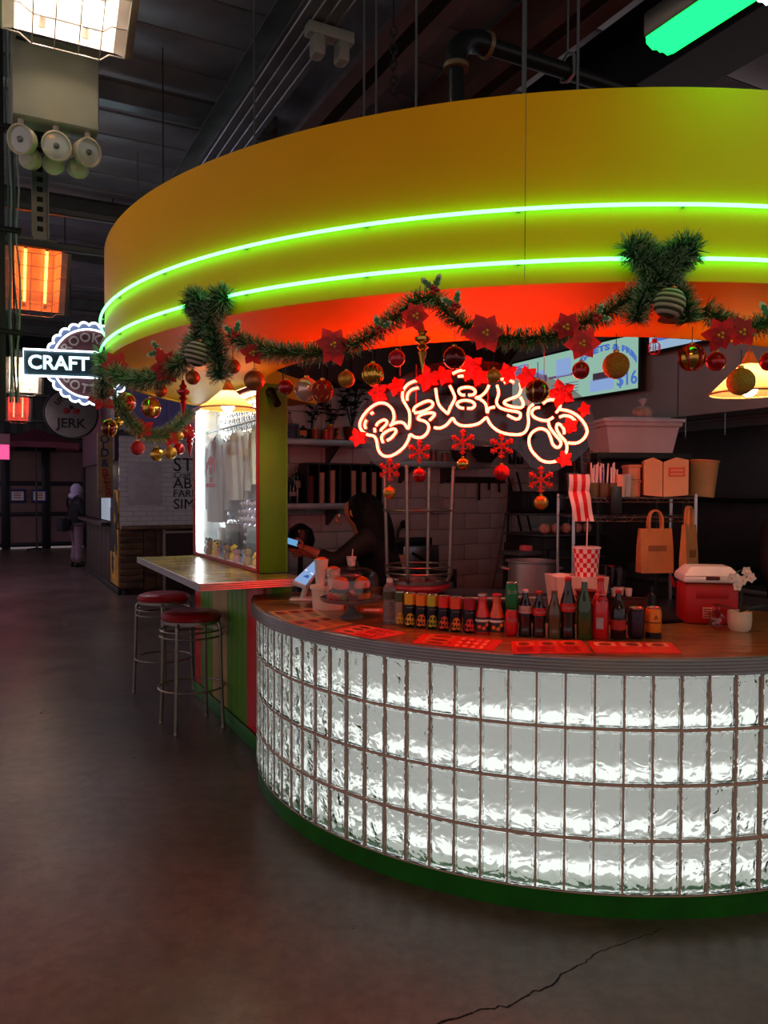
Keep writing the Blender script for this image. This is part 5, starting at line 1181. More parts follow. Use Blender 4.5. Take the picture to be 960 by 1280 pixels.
# ---- cans
canlid = M('can_aluminium', (196,190,186), .25, .9)
def can(label, px, py, h, r, bands, texts=(), grp=None, loc=None, cat='can', fruit=None):
    p = loc or on_bar(px, py) + V((0, r, 0))
    t = thing('drink_can', label, cat, p, 0, grp)
    g = MB(); g.lathe([(r*.72,0),(r*.8,.002),(r*.97,.012),(r,.018),(r,h-.022),(r*.95,h-.014),(r*.86,h-.006)], 24); body = g.build('can_body', bands[0][2], t)
    g = MB(); g.lathe([(r*.86,h-.006),(r*.89,h-.001),(r*.87,h),(r*.8,h-.004),(.001,h-.004)], 20, cap=False); lid = g.build('lid', canlid, t)
    g = MB(); g.bbox(-.008,.008,-.012,.006,h-.004,h-.0025,.0005); g.build('pull_tab', canlid, lid)
    for z0, z1, m in bands[1:]:
        g = MB(); g.lathe([(r*1.004,z0*h),(r*1.004,z1*h)], 24, cap=False); g.build('colour_band', m, body)
    if fruit:
        g = MB()
        for k, (dx, dz, rr) in enumerate(((-.45,.17,.6),(.5,.16,.55),(0,.3,.6))):
            pts = [(dx*r+rr*r*math.cos(2*PI*i/12), dz*h+rr*r*1.1*math.sin(2*PI*i/12)) for i in range(12)]
            o_ = len(g.v); g.add([V((r*(1.012+.004*k)*math.sin(dx), -r*(1.012+.004*k)*math.cos(dx), dz*h))]+[V((r*(1.012+.004*k)*math.sin(x/r), -r*(1.012+.004*k)*math.cos(x/r), max(.02*h, z))) for x, z in pts], [(0,1+i_,1+(i_+1)%12) for i_ in range(12)])
        g.build('fruit_print', fruit, body, smooth=False)
    for body_t, zc, size, m, wd, sh in texts:
        text('can_lettering', body_t, size, m, body, Matrix.Identity(4), depth=.0002, fn=lambda co, zc=zc: V((r*1.012*math.sin(co.x/r), -r*1.012*math.cos(co.x/r), zc*h+co.y)), width=wd, shear=sh)
    return t
navy = M('can_navy', (14,14,30), .3, .3); wht = M('white_ink', (222,214,206), .5)
fc = {'yellow':(232,170,30),'orange':(232,120,24),'lime':(190,180,40),'red':(220,50,34),'coral':(226,84,40),'maroon':(150,24,40)}
for i, (px, py, nm, fr) in enumerate(((512.6,784,'yellow','yellow'),(527,785.5,'orange','orange'),(541,786.7,'lime','lime'),(555.5,788.6,'red','coral'),(570.6,790.5,'coral','orange'),(587.4,792,'maroon','red'))):
    can('slim dark fruit can with %s top band in the drinks row' % nm, px, py, .15, .0265, [(0,1,navy),(.66,.985,M('band_'+nm, fc[nm], .3, .3))], [('SANPELLEGRINO', .58, .006, wht, .036, 0)], 'slim fruit cans', fruit=M('fruit_'+fr, fc[fr], .4))
can('slim pale can with green top beside the water bottle', 500, 782.6, .152, .0235, [(0,1,M('pale_can', (150,120,96), .3, .5)),(.7,.98,M('can_olive', (70,80,40), .3, .3))], [], 'slim fruit cans', fruit=M('fruit_yellow'))
p = on_bar(640.6,796)+V((0,.0265,0))
cokered = M('cola_red', (200,12,16), .3, .2)
can('red cola can under a green can in the drinks row', 0, 0, .112, .0265, [(0,1,cokered)], [('Coca-Cola', .62, .024, wht, .05, .25)], 'stacked cans', p)
can('green soda can stacked on the red cola can', 0, 0, .112, .0265, [(0,1,M('soda_green', (10,110,50), .3, .2))], [('Sprite', .66, .026, wht, .046, .25)], 'stacked cans', p+V((0,0,.112)))
can('dark purple can with small crest near the orange can', 798, 799.6, .128, .033, [(0,1,M('can_plum', (44,26,44), .3, .3))], [('O', .6, .03, M('plum_ink', (110,80,110), .4), None, 0)], None)
can('orange can with black letter A and dark foot', 820, 799, .128, .033, [(0,1,M('can_amber', (226,120,14), .3, .3)),(.02,.2,M('can_black', (24,16,14), .3, .3)),(.5,.53,M('can_black'))], [('A', .68, .028, M('can_black'), None, 0)], None)
q = on_bar(822, 790)
t = thing('pump_bottle', 'small black pump bottle standing behind the orange can', 'bottle', q+V((0,.08,0))); g = MB(); g.lathe([(.001,0),(.018,0),(.018,.15),(.008,.16)], 14); g.build('bottle_body', blk, t); g = MB(); g.cyl((0,0,.16),(0,0,.185), .005, n=8); g.cyl((0,0,.185),(0,-.02,.183), .005, n=8); g.build('pump', blk, t)
# ---- bottles
colag = M('cola_glass', (26,10,8), .08, coat=.5, var=.05); grng = M('green_glass', (46,84,24), .1, coat=.5, trans=.3); clrg = M('pale_green_glass', (92,84,44), .1, coat=.5, trans=.3); redg = M('red_soda', (196,20,22), .15, coat=.5); jr = M('red_juice', (206,40,24), .15, coat=.4); jo = M('orange_juice', (214,84,20), .15, coat=.4)
clab = M('cola_label', (190,16,20), .4); slab = M('silver_label', (190,150,140), .35, .4); wcap = M('white_cap', (222,216,212), .4); scap = M('steel_cap', (170,160,150), .3, .8)
jl = M('juice_label', (56,40,44), .5)
def bb(label, px, py, h, r, shape, glass, cap, lab=None, lz=(.4,.55), txt=None, tm=None, cat='bottle'):
    return bottle('drink_bottle', label, cat, on_bar(px, py)+V((0, r, 0)), h, r, glass, cap, lab, 'bottles in the drinks row', shape=shape, lab_z=lz, lab_text=txt, txt_mat=tm)
for px, py, gl, nm in ((604,793,jr,'red'),(622,794,jo,'orange')):
    o = bb('small %s juice bottle with dark fruit label beside the slim cans' % nm, px, py, .17, .031, 'juice', gl, scap if nm == 'red' else rdcap, jl, (.06,.42))
    g = MB(); [g.sphere((.031*math.sin(a), -.031*math.cos(a), z), .009, 8, 6, sc=(1,.5,1)) for a, z in ((-.5,.03),(.1,.025),(.5,.04))]; g.build('label_fruit', M('fruit_'+('coral' if nm == 'red' else 'orange'), fc['coral' if nm == 'red' else 'orange'], .4), o); g = MB(); g.lathe([(.0318,.052),(.0318,.062)], 20, cap=False); g.build('label_stripe', wht, o)
bb('dark cola bottle with silver label and pale cap', 658, 796.5, .195, .029, 'cola', colag, wcap, slab, (.5,.66), 'Coca-Cola', clab)
bb('short dark cola bottle with red label beside the silver-labelled one', 675.6, 797.5, .19, .029, 'cola', colag, rdcap, clab, (.48,.64), 'Coca-Cola', wht)
bb('pale green glass bottle with white lettering next to the tall cola', 694.6, 798.6, .195, .029, 'cola', clrg, M('olive_cap'), None)
bb('tall dark cola bottle with red label and red cap', 712, 799, .252, .032, 'cola', colag, rdcap, clab, (.44,.58), 'Coca-Cola', wht)
bb('tall green glass soda bottle between cola and red bottle', 732.4, 800, .25, .031, 'beer', grng, wcap, None)
o = bb('tall clear bottle of bright red soda with square pale label', 753, 800, .252, .034, 'beer', redg, rdcap, None)
g = MB(); R2 = .0348; g.lathe([(R2*.8,.148),(R2*.62,.185)], 20, cap=False); g.build('neck_label', M('soda_neck_label', (226,120,90), .5), o)
g = MB(); g.add([V((R2*math.sin(a), -R2*math.cos(a), z)) for z in (.045,.09) for a in (-.75,-.5,-.25,0,.1)], [(k,k+1,6+k,5+k) for k in range(4)]); g.build('paper_label', M('white_label'), o)
g = MB(); g.tube([V((.021*math.cos(2*PI*i/16), -.0285, .166+.013*math.sin(2*PI*i/16))) for i in range(16)], .0018, 5, closed=True); g.build('neck_emblem', M('emblem_dark', (70,16,16), .5), o)
bb('dark bottle with red and white label next to the purple can', 775.4, 800, .2, .031, 'beer', dkglass, rdcap, M('red_white_label', (170,30,28), .5), (.2,.4))
# lettering on the pale green bottle
# ---- water bottle
t = thing('water_bottle', 'ribbed clear plastic water bottle at the start of the drinks row', 'bottle', on_bar(487,780)+V((0,.03,0))); clearp = M('clear_plastic', (200,196,196), .12, trans=.75, ior=1.3)
prof = [(.001,0),(.026,0),(.03,.008)]
for k in range(8): z = .012+k*.012; prof += [(.0305,z),(.0285,z+.006)]
prof += [(.031,.112),(.031,.145),(.028,.165),(.014,.185),(.0125,.19)]
g = MB(); g.lathe(prof, 22); g.build('bottle_body', clearp, t); g = MB(); g.lathe([(.0315,.112),(.0315,.145)], 22, cap=False); g.build('paper_label', M('olive_label', (64,72,44), .5), t); g = MB(); g.lathe([(.0145,.186),(.0145,.205),(.001,.206)], 16); g.build('cap', wcap, t)
# ---- glass cake stand
cs = atz(439, 772, CTOP)+V((0,.02,0))
stand = thing('cake_stand', 'footed glass cake stand with clear dome on the bar', 'cake stand', cs); gs = PANE('stand_glass', (.80,.70,.70), .16, .06); dg_ = PANE('dome_glass', (.93,.9,.9), .2)
g = MB(); g.lathe([(.058,0),(.055,.006),(.03,.02),(.018,.045),(.022,.068),(.03,.078)], 28); g.build('foot', M('smoky_glass', (132,124,124), .12, trans=.4), stand)
g = MB(); g.lathe([(.001,.078),(.14,.078),(.15,.088),(.152,.096),(.147,.096),(.143,.086),(.001,.086)], 40); g.build('plate', M('smoky_glass'), stand)
g = MB(); g.lathe([(.131,.088)]+[(.131*math.cos(a)**.55 if a < 1.56 else .012, .17+.07*math.sin(a)) for a in [PI/2*k/10 for k in range(11)]], 36, cap=False); g.build('dome', dg_, stand)
g = MB(); g.lathe([(.01,.238),(.012,.245),(.001,.245)], 12); g.build('knob', M('smoky_glass'), stand)
bun = M('bun_orange', (222,108,30), .3, var=.25, nscale=14, coat=.3); let = M('lettuce', (96,120,26), .5, var=.3); pat = M('patty', (56,28,20), .7); tom = M('tomato', (200,30,22), .3)
for i, (dx, dy, s_, lb_, ti) in enumerate(((-.055,-.01,.92,'glossy toy burger with lettuce under the glass dome',.2),(.058,-.02,.82,'small burger leaning beside the other under the glass dome',-.35))):
    t = thing('burger', lb_, 'food', cs+V((dx,dy,.0868+.027)), .4, rot=(.1+ti*.3, ti*.4, .5*i))
    g = MB(); g.lathe([(.001,-.02),(.04*s_,-.02),(.045*s_,0),(.04*s_,.008),(.001,.008)], 18); g.build('bun_bottom', bun, t)
    g = MB(); n = 24; g.add([V((0,0,.014))]+[V(((.054+.006*math.sin(k*5))*s_*math.cos(2*PI*k/n), (.054+.006*math.sin(k*5))*s_*math.sin(2*PI*k/n), .012+.006*math.sin(k*3.7))) for k in range(n)], [(0,1+k,1+(k+1)%n) for k in range(n)]); g.build('lettuce', let, t)
    g = MB(); g.lathe([(.001,.016),(.044*s_,.016),(.046*s_,.024),(.042*s_,.03),(.001,.03)], 18); g.build('patty', pat, t)
    g = MB(); g.lathe([(.047*s_,.032),(.046*s_,.05),(.036*s_,.072),(.018*s_,.08),(.001,.082)], 20); g.build('bun_top', bun, t)
for i, (dx, dy) in enumerate(((-.095,-.055),(-.03,-.085),(.0,.075),(.05,.08),(-.07,.08))):
    t = tag(MB().sphere((0,0,.016), .017, 12, 8).build('cherry_tomato', tom if i % 2 == 0 else let), 'shiny %s cherry tomato beside the burgers under the dome' % ('red' if i % 2 == 0 else 'green'), 'food', 'cherry tomatoes under the dome'); t.location = cs+V((dx,dy,.0865))
t = thing('paper_cup', 'tiny printed paper cup with straw on top of the glass dome', 'cup', cs+V((0,0,.246))); g = MB(); g.lathe([(.001,0),(.017,0),(.024,.042),(.025,.044),(.022,.044)], 18); g.build('cup_body', M('printed_cup', (206,184,172), .6, var=.35, nscale=60), t); g = MB(); g.cyl((.002,0,.02),(.006,0,.08), .0025, n=6); g.build('straw', wht, t)
# ---- white tub and drinks behind the cake stand
tb = atz(413, 765, CTOP)+V((-.02,.13,0)); crm = M('cream_tub', (222,208,186), .5)
t = thing('paper_tub', 'cream paper tub behind the cake stand', 'tub', tb); g = MB(); g.lathe([(.001,0),(.08,0),(.088,.105),(.092,.107),(.092,.115),(.001,.115)], 30); g.build('tub_body', crm, t); g = MB(); g.lathe([(.093,.1),(.095,.102),(.095,.118),(.09,.119),(.001,.119)], 30); g.build('lid', crm, t)
for i, (dx, dy, h, lb_) in enumerate(((-.035,-.01,.13,'tall clear cup of orange garnish on the cream tub'),(.028,-.03,.085,'short clear cup of orange drink on the cream tub'))):
    t = thing('drink_cup', lb_, 'cup', tb+V((dx,dy,.1195))); g = MB(); g.lathe([(.001,0),(.028,0),(.036,h),(.038,h+.002),(.036,h+.004)], 20); g.build('cup_body', M('milky_cup', (214,202,186), .3), t); g = MB(); g.sphere((0,0,h), .032, 14, 8, sc=(1,1,.5)); g.build('garnish', bun, t)
# ---- payment tablet
tp = [at(368,725,4.05), at(393,701,4.22), at(402,705,4.18), at(382,731,4.01)]; c0 = atz(372, 752, CTOP)+V((0,.05,0))
tab = thing('payment_tablet', 'tilted payment tablet with blue screen on a stand at the bar end', 'tablet', c0)
Q = [q-c0 for q in tp]; nrm = (Q[1]-Q[0]).cross(Q[3]-Q[0]).normalized()
if nrm.y > 0: nrm = -nrm
g = MB(); cen = sum(Q, V((0,0,0)))/4; Qe = [cen+(q-cen)*1.12 for q in Q]; g.add([q-nrm*.002 for q in Qe]+[q-nrm*.022 for q in Qe], [(0,1,2,3),(7,6,5,4)]+[(k,4+k,4+(k+1)%4,(k+1)%4) for k in range(4)]); g.build('case', M('white_tablet_case', (216,212,208), .4), tab, smooth=False)
g = MB(); g.add([q+nrm*.001 for q in Q]+[q-nrm*.003 for q in Q], [(0,1,2,3),(7,6,5,4)]+[(k,4+k,4+(k+1)%4,(k+1)%4) for k in range(4)]); sc_ = g.build('screen', EM('tablet_blue', (.30,.48,.85), 0.555), tab, smooth=False)
mid = lambda a, b: (Q[0]*(1-a)+Q[1]*a)*(1-b)+(Q[3]*(1-a)+Q[2]*a)*b+nrm*.002
g = MB(); g.add([mid(.5,.0),mid(.56,.0),mid(.5,1),mid(.44,1)], [(0,1,2,3)]); g.build('screen_bar', EM('tablet_white', (.9,.92,1), 0.666), sc_, smooth=False); g = MB(); g.add([mid(.25,.25),mid(.38,.25),mid(.36,.8),mid(.24,.8)], [(0,1,2,3)]); g.build('screen_panel', EM('tablet_navy', (.05,.14,.5), 0.518), sc_, smooth=False)
g = MB(); g.cyl((.02,.03,.012), cen-nrm*.02, .016, n=12); g.build('stem', wcap, tab); g = MB(); g.bbox(-.05,.09,-.03,.08,0,.012,.005); g.build('base', M('pink_white_plastic', (220,214,208), .4), tab)
t = thing('pink_folder', 'flat pink card lying between cake stand and water bottle', 'card', atz(470,764,CTOP)); g = MB(); g.bbox(-.08,.07,-.05,.06,0.0005,.006,.002); g.build('card', M('pink_card', (206,90,80), .6), t); g = MB(); g.bbox(-.06,.02,-.03,.03,.0061,.0075,.0005); g.build('sticker', wht, t)
# ---- cooler
co = on_bar(898, 783); 
cl = thing('cooler_box', 'red cooler box with pinkish white lid on the bar', 'cooler', (co.x, co.y+.13, CTOP), -.16); redc = M('cooler_red', (176,14,18), .4); lidp = M('cooler_lid', (232,224,220), .45)
g = MB(); vs_ = []
for z, sx, sy in ((0,.105,.085),(.185,.122,.1)): vs_ += [(-sx,-sy,z),(sx,-sy,z),(sx,sy,z),(-sx,sy,z)]
g = MB(); g.bbox(-.118,.118,-.098,.098,0.0,.19,.02); body = g.build('body', redc, cl)
g = MB(); g.bbox(-.126,.126,-.106,.106,.19,.222,.012); 
tp_ = MB(); vs_ = []
for z, sx, sy in ((.222,.122,.102),(.262,.085,.07)): vs_ += [(-sx,-sy,z),(sx,-sy,z),(sx,sy,z),(-sx,sy,z)]
g.add(vs_, [(k,(k+1)%4,4+(k+1)%4,4+k) for k in range(4)]+[(4,5,6,7),(3,2,1,0)]); ld = g.build('lid', lidp, cl)
g = MB(); g.bbox(-.03,.03,-.113,-.104,.205,.222,.004); g.build('latch', M('latch_dark', (90,30,30), .5), ld)
g = MB(); g.bbox(-.07,.07,-.1005,-.097,.12,.17,.004); g.build('recess', redc, body)
g = MB(); g.bbox(-.04,.0,-.1015,-.098,.03,.08,.001); stk = g.build('sticker', M('sticker_peach', (222,140,120), .6), body)
g = MB()
for k in range(4): g.box(-.036,-.004,-.1022,-.1016,.036+k*.011,.041+k*.011)
g.build('sticker_print', M('sticker_ink', (150,40,36), .6), stk)
g = MB(); g.bbox(.0,.035,-.1015,-.098,.06,.085,.001); g.build('sticker', M('sticker_pink', (196,60,80), .6), body)
g = MB(); g.tube(smooth_path([(-.124,0,.15),(-.14,0,.2),(-.135,0,.28),(.135,0,.28),(.14,0,.2),(.124,0,.15)], 3), .007, 8); g.v = [(x, y+.09, min(z, .2)) for x, y, z in g.v]; g.build('handle', redc, cl)
t = thing('clear_bag', 'crumpled clear plastic bag against the red cooler', 'bag', on_bar(894, 787)+V((0,-.01,0))); g = MB(); g.sphere((0,0,.045), .045, 14, 10, sc=(.8,.5,1)); g.v = [(x+.008*math.sin(z*150), y+.006*math.sin(x*170+z*90), max(0.0,z)) for x, y, z in g.v]; g.build('bag_film', PANE('bag_film', (.85,.6,.6), .2, .15), t); g = MB(); g.lathe([(.01,.085),(.006,.095),(.018,.115)], 8); g.build('knot', PANE('bag_film'), t)
# ---- orchid
op = on_bar(931, 791)+V((0,.05,0))
orc = thing('potted_orchid', 'small orchid with pale pink flowers in a cream pot by the cooler', 'plant', op); g = MB(); g.lathe([(.001,0),(.036,0),(.045,.01),(.05,.045),(.049,.085),(.045,.086),(.043,.07),(.001,.07)], 26); g.build('pot', M('cream_ceramic', (224,206,184), .4), orc)
g = MB(); stp = smooth_path([(0,0,.07),(.005,-.005,.14),(.0,-.01,.2),(.012,-.02,.25),(-.01,-.03,.268),(-.05,-.035,.24)], 5); g.tube(stp, .0025, 6); g.build('stem', M('orchid_stem', (48,66,30), .5), orc)
for sx, L_ in ((-1,.10),(1,.11),(.5,.08)):
    g = MB(); pts = [V((sx*L_*a, -.01*a, .08+.05*a-.02*a*a)) for a in (0,.25,.5,.75,1)]; w_ = [.006,.016,.018,.013,.001]
    g.add([p+V((0,-wd,0)) for p, wd in zip(pts, w_)]+[p+V((0,wd,0.004)) for p, wd in zip(pts, w_)], [(k,k+1,6+k,5+k) for k in range(4)]); g.build('leaf', M('orchid_leaf', (30,48,24), .4), orc)
petal = M('orchid_petal', (242,216,204), .5, var=.15, nscale=30)
for fx, fy, fz in ((.012,-.03,.262),(.03,-.035,.235),(-.03,-.04,.2),(-.055,-.04,.235),(-.005,-.035,.225)):
    g = MB(); c = V((fx,fy,fz)); tl = random.uniform(-.5,.5)
    for k in range(5):
        a = 2*PI*k/5+tl; e = V((math.cos(a), -.15, math.sin(a)))*.024; s_ = V((-math.sin(a), 0, math.cos(a)))*.012
        g.add([c, c+e*.5+s_, c+e, c+e*.5-s_], [(0,1,2),(0,2,3)])
    g.sphere(c+V((0,-.006,0)), .006, 8, 6); g.build('flower', petal, orc)
# ---- things on and behind the wire shelf
box_y = 4.035
bx = at(720, 745, box_y)
t = thing('food_box', 'open pink card food box behind the cola bottles', 'box', (bx.x, box_y, .95), .1); pkb = M('pink_card_box', (226,196,180), .7)
g = MB(); vs_ = []
for z, sx, sy in ((0,.12,.08),(.19,.14,.1)): vs_ += [(-sx,-sy,z),(sx,-sy,z),(sx,sy,z),(-sx,sy,z)]
g.add(vs_, [(3,2,1,0)]+[(k,(k+1)%4,4+(k+1)%4,4+k) for k in range(4)]); g.build('box_body', pkb, t, smooth=False); g = MB(); g.bbox(-.138,.138,-.098,.098,.17,.185,.004); g.build('liner', M('pink_liner', (230,220,212), .7), t)
g = MB(); g.sphere((-.085,0,.185), .05, 12, 8, sc=(1,1,.35)); g.build('crumpled_paper', M('pink_liner'), t)
t = thing('basket_stack', 'stack of dark red plastic food baskets in front of the pink box', 'baskets', (at(733,735,3.86).x, 3.86, .95)); bkm = M('basket_red', (120,20,26), .45)
for k in range(4): g = MB(); g.lathe([(.04,k*.03),(.055,k*.03+.04),(.06,k*.03+.044),(.052,k*.03+.04)], 18); g.build('basket', bkm, t)
def checker_mat(name, c1, c2, s):
    m = bpy.data.materials.new(name); m.use_nodes = True; nt = m.node_tree; p = nt.nodes['Principled BSDF']; L = nt.links.new
    tc = nt.nodes.new('ShaderNodeTexCoord'); ck_ = nt.nodes.new('ShaderNodeTexChecker'); ck_.inputs['Scale'].default_value = s; ck_.inputs['Color1'].default_value = lin(c1)+(1,); ck_.inputs['Color2'].default_value = lin(c2)+(1,)
    L(tc.outputs['Object'], ck_.inputs['Vector']); L(ck_.outputs['Color'], p.inputs['Base Color']); p.inputs['Roughness'].default_value = .5; return m
def checker_cyl(t, r0, r1, h, nu, nv, z0=0.0):
    """red and pale squares as real facets of the cup wall"""
    A = MB(); Bq = MB(); mseg = 2
    for i in range(nu):
        for j in range(nv):
            z_a, z_b = z0+h*j/nv, z0+h*(j+1)/nv; ra, rb = r0+(r1-r0)*j/nv, r0+(r1-r0)*(j+1)/nv
            for q_ in range(mseg):
                a, b = 2*PI*(i+q_/mseg)/nu, 2*PI*(i+(q_+1)/mseg)/nu
                (A if (i+j) % 2 else Bq).add([V((ra*math.cos(a),ra*math.sin(a),z_a)),V((ra*math.cos(b),ra*math.sin(b),z_a)),V((rb*math.cos(b),rb*math.sin(b),z_b)),V((rb*math.cos(a),rb*math.sin(a),z_b))], [(0,1,2,3)])
    o1 = A.build('red_checks', M('check_red', (200,14,22), .45), t, smooth=False); o2 = Bq.build('pale_checks', M('check_pale', (232,222,216), .45), t, smooth=False)
cu = V((at(733,707,box_y).x, box_y, .95+.186))
t = thing('soda_cup', 'large red and pale checked soda cup with straw on the pink box', 'cup', cu, .1); checker_cyl(t, .058, .07, .145, 20, 6)
g = MB(); g.lathe([(.001,.0),(.058,.0)], 20, cap=False); g.build('cup_base', M('check_pale'), t); g = MB(); g.lathe([(.071,.144),(.074,.146),(.074,.153),(.068,.155),(.001,.155)], 24); g.build('lid', M('pink_lid', (232,226,222), .4), t); g = MB(); g.cyl((.0,0,.1),(.004,0,.30), .0035, n=8); g.build('straw', wht, t)
t = thing('clear_tub', 'clear plastic tub behind the checked soda cup', 'tub', (at(765,705,4.45).x, 4.42, .95)); g = MB(); g.lathe([(.001,0),(.06,0),(.075,.2),(.08,.205),(.072,.205)], 24); g.build('tub_body', PANE('clear_tub', (.82,.7,.72), .12, .1), t); g = MB(); g.lathe([(.076,.2),(.082,.206),(.08,.212)], 24); g.build('rim', PANE('clear_tub'), t)
for k, (px, py) in enumerate(((768,722),(779,720),(786,725),(774,726))):
    t = tag(MB().lathe([(.001,0),(.015,0),(.019,.04),(.02,.041),(.017,.041)], 14).build('portion_cup', M('pink_portion_cup', (232,226,224), .5)), 'small pink portion cup in the group beside the paper bags', 'cup', 'portion cups'); q = at(px, py, 4.04); t.location = (q.x, 4.04+.04*(k % 2), .97+.06)
t = thing('card_tray', 'dark red tray carrying the small portion cups', 'tray', (at(775,735,4.05).x+.05, 4.06, .95)); g = MB(); g.bbox(-.1,.09,-.06,.08,0,.08,.01); g.build('tray_body', M('tray_red', (70,18,18), .5), t); g = MB(); g.bbox(-.105,.095,-.065,.085,.07,.08,.003); g.build('rim', M('tray_red'), t)
# kraft bags
kraft = M('kraft_paper', (188,128,74), .75, var=.12, nscale=12)
def bag(label, x, y, ztop, w_, h_, d_, rz, mat, sc=1.0):
    t = thing('paper_bag', label, 'bag', (x, y, ztop-h_), rz, 'paper bags on the wire shelf')
    g = MB(); vs_ = []
    for z, sx, sy in ((0,w_/2,d_/2),(h_*.5,w_/2*1.01,d_/2*.8),(h_,w_/2*.98,d_/2*.35)): vs_ += [(-sx,-sy,z),(0,-sy*1.05,z),(sx,-sy,z),(sx*.97,0,z),(sx,sy,z),(0,sy,z),(-sx,sy,z),(-sx*.97,0,z)]
    g.add(vs_, [tuple(range(8))[::-1]]+[(i*8+k,i*8+(k+1)%8,(i+1)*8+(k+1)%8,(i+1)*8+k) for i in range(2) for k in range(8)]); b_ = g.build('bag_body', mat, t, smooth=False)
    for sy in (-1,1): g = MB(); g.tube(smooth_path([(-w_*.2,sy*d_*.18,h_-.02),(-w_*.2,sy*d_*.18,h_+.05),(-w_*.1,sy*.005,h_+.09),(w_*.1,sy*.005,h_+.09),(w_*.2,sy*d_*.18,h_+.05),(w_*.2,sy*d_*.18,h_-.02)], 4), .006, 6); g.build('handle', mat, t)
    g = MB(); g.box(-w_*.28, w_*.28, -d_*.46, -d_*.44, h_*.5, h_*.62); g.build('faded_print', M('kraft_print', (148,92,50), .75), t, smooth=False)
    return t
q = at(819,660,WY-.06)
bag('orange kraft paper bag with handles hung flat on the wire shelf', q.x, WY-.058, at(819,660,WY).z, .18, .235, .07, .12, kraft)
q = at(853,660,WY-.06); bag('kraft bag turned sideways next to the flat one', q.x+.012, WY-.12, at(853,655,WY).z, .13, .34, .05, .75, kraft)
bag('second sideways kraft bag pressed behind the first', q.x+.034, WY-.052, at(853,655,WY).z, .12, .3, .04, .75, kraft)
# on top deck
tz = wz1+.004
def top_at(px, dy=.15): q = at(px, 615, WY+dy); return V((q.x, WY+dy, tz))
cb_ = thing('burger_box', 'open kraft clamshell burger box standing on the wire shelf', 'box', top_at(827,.12), .0, rot=(0,0,-.25)); kb = M('kraft_box', (208,164,116), .7, var=.06); kb2 = kb
g = MB(); 
def clam(g, x0, flip):
    prof = [(.0,.0),(.0,.19),(.065*flip,.215),(.128*flip,.2),(.128*flip,.01)]
    pts = [(x0+a, b) for a, b in prof]
    g.prism(pts, -.09, .09, Tid)
g = MB(); clam(g, .0, 1); g.build('box_half', kb, cb_, smooth=False); g = MB(); clam(g, -.004, -.75); g.build('box_half', kb2, cb_, smooth=False)
g = MB(); g.bbox(.025,.11,-.0915,-.09,.11,.16,.001); lg_ = g.build('printed_mark', M('box_mark', (206,96,70), .7), cb_); g = MB(); g.box(.035,.1,-.0925,-.0916,.12,.128); g.box(.035,.1,-.0925,-.0916,.14,.148); g.build('mark_lines', M('kraft_box'), lg_)
t = thing('paper_bucket', 'orange-brown card bucket beside the open burger box', 'bucket', top_at(877,.2), 0, rot=(0,.08,0)); g = MB(); g.lathe([(.001,0),(.066,0),(.075,.2),(.078,.203),(.073,.203)], 26); g.build('bucket_body', M('bucket_card', (192,140,88), .65), t); g = MB(); g.lathe([(.076,.197),(.08,.2),(.08,.207),(.074,.207)], 26); g.build('rim', M('bucket_card'), t)
for i, (px, z0, w_, h_) in enumerate(((788,0,.075,.09),(789,.095,.065,.08))):
    t = thing('carton', ('lower','upper')[i]+' pinkish card carton left of the burger box', 'carton', top_at(px,.2)+V((0,0,z0))); g = MB(); g.bbox(-w_/2,w_/2,-.06,.06,0,h_,.004); g.build('carton_body', M('carton_salmon', (212,168,128), .7), t); g = MB(); g.bbox(-w_/2-.004,w_/2+.004,-.064,.064,h_-.012,h_+.004,.002); g.build('lid', M('carton_salmon'), t)
# straws in clear tubs
rnd = random.Random(11)
for i, px in enumerate((742, 754, 766)):
    p = top_at(px, .08); t = thing('straw_tub', ('first','second','third')[i]+' clear tub of straws from the checked paper on the wire shelf', 'tub', p); g = MB(); g.lathe([(.001,0),(.026,0),(.03,.075),(.032,.076),(.029,.076)], 18); g.build('tub_body', M('amber_tub', (150,120,70), .2, trans=.5), t)
    for k in range(8):
        a = rnd.uniform(0,2*PI); r = rnd.uniform(.0,.018); st_ = thing('straw', 'upright %s straw in a clear tub on the wire shelf' % ('blue' if (i == 1 and k == 3) else 'pinkish white'), 'straw', p, 0, 'straws in the tubs')
        g = MB(); g.cyl((r*math.cos(a), r*math.sin(a), .006), (r*1.5*math.cos(a), r*1.5*math.sin(a), .15+rnd.uniform(0,.04)), .0042, n=7); g.build('tube', M('straw_blue', (60,70,170), .5) if (i == 1 and k == 3) else M('straw_pink', (236,226,222), .5), st_); g = MB(); g.lathe([(.0044,0),(.0044,.004)], 7, (r*1.45*math.cos(a), r*1.45*math.sin(a), .14), cap=False); g.build('wrapper_end', wht, st_)
for i, (px, h_) in enumerate(((776,.11),(783,.12))):
    t = thing('cup_stack', ('salmon paper cup stack','white paper cup stack')[i]+' between straws and cartons on the wire shelf', 'cups', top_at(px,.06+.05*i))
    for j in range(6): g = MB(); z = j*.013; g.lathe([(.02,z),(.026,z+h_*.5),(.028,z+h_*.5+.002)], 14); g.build('cup', M('salmon_cup', (224,186,156), .6) if i == 0 else M('white_cup', (214,196,196), .6), t)
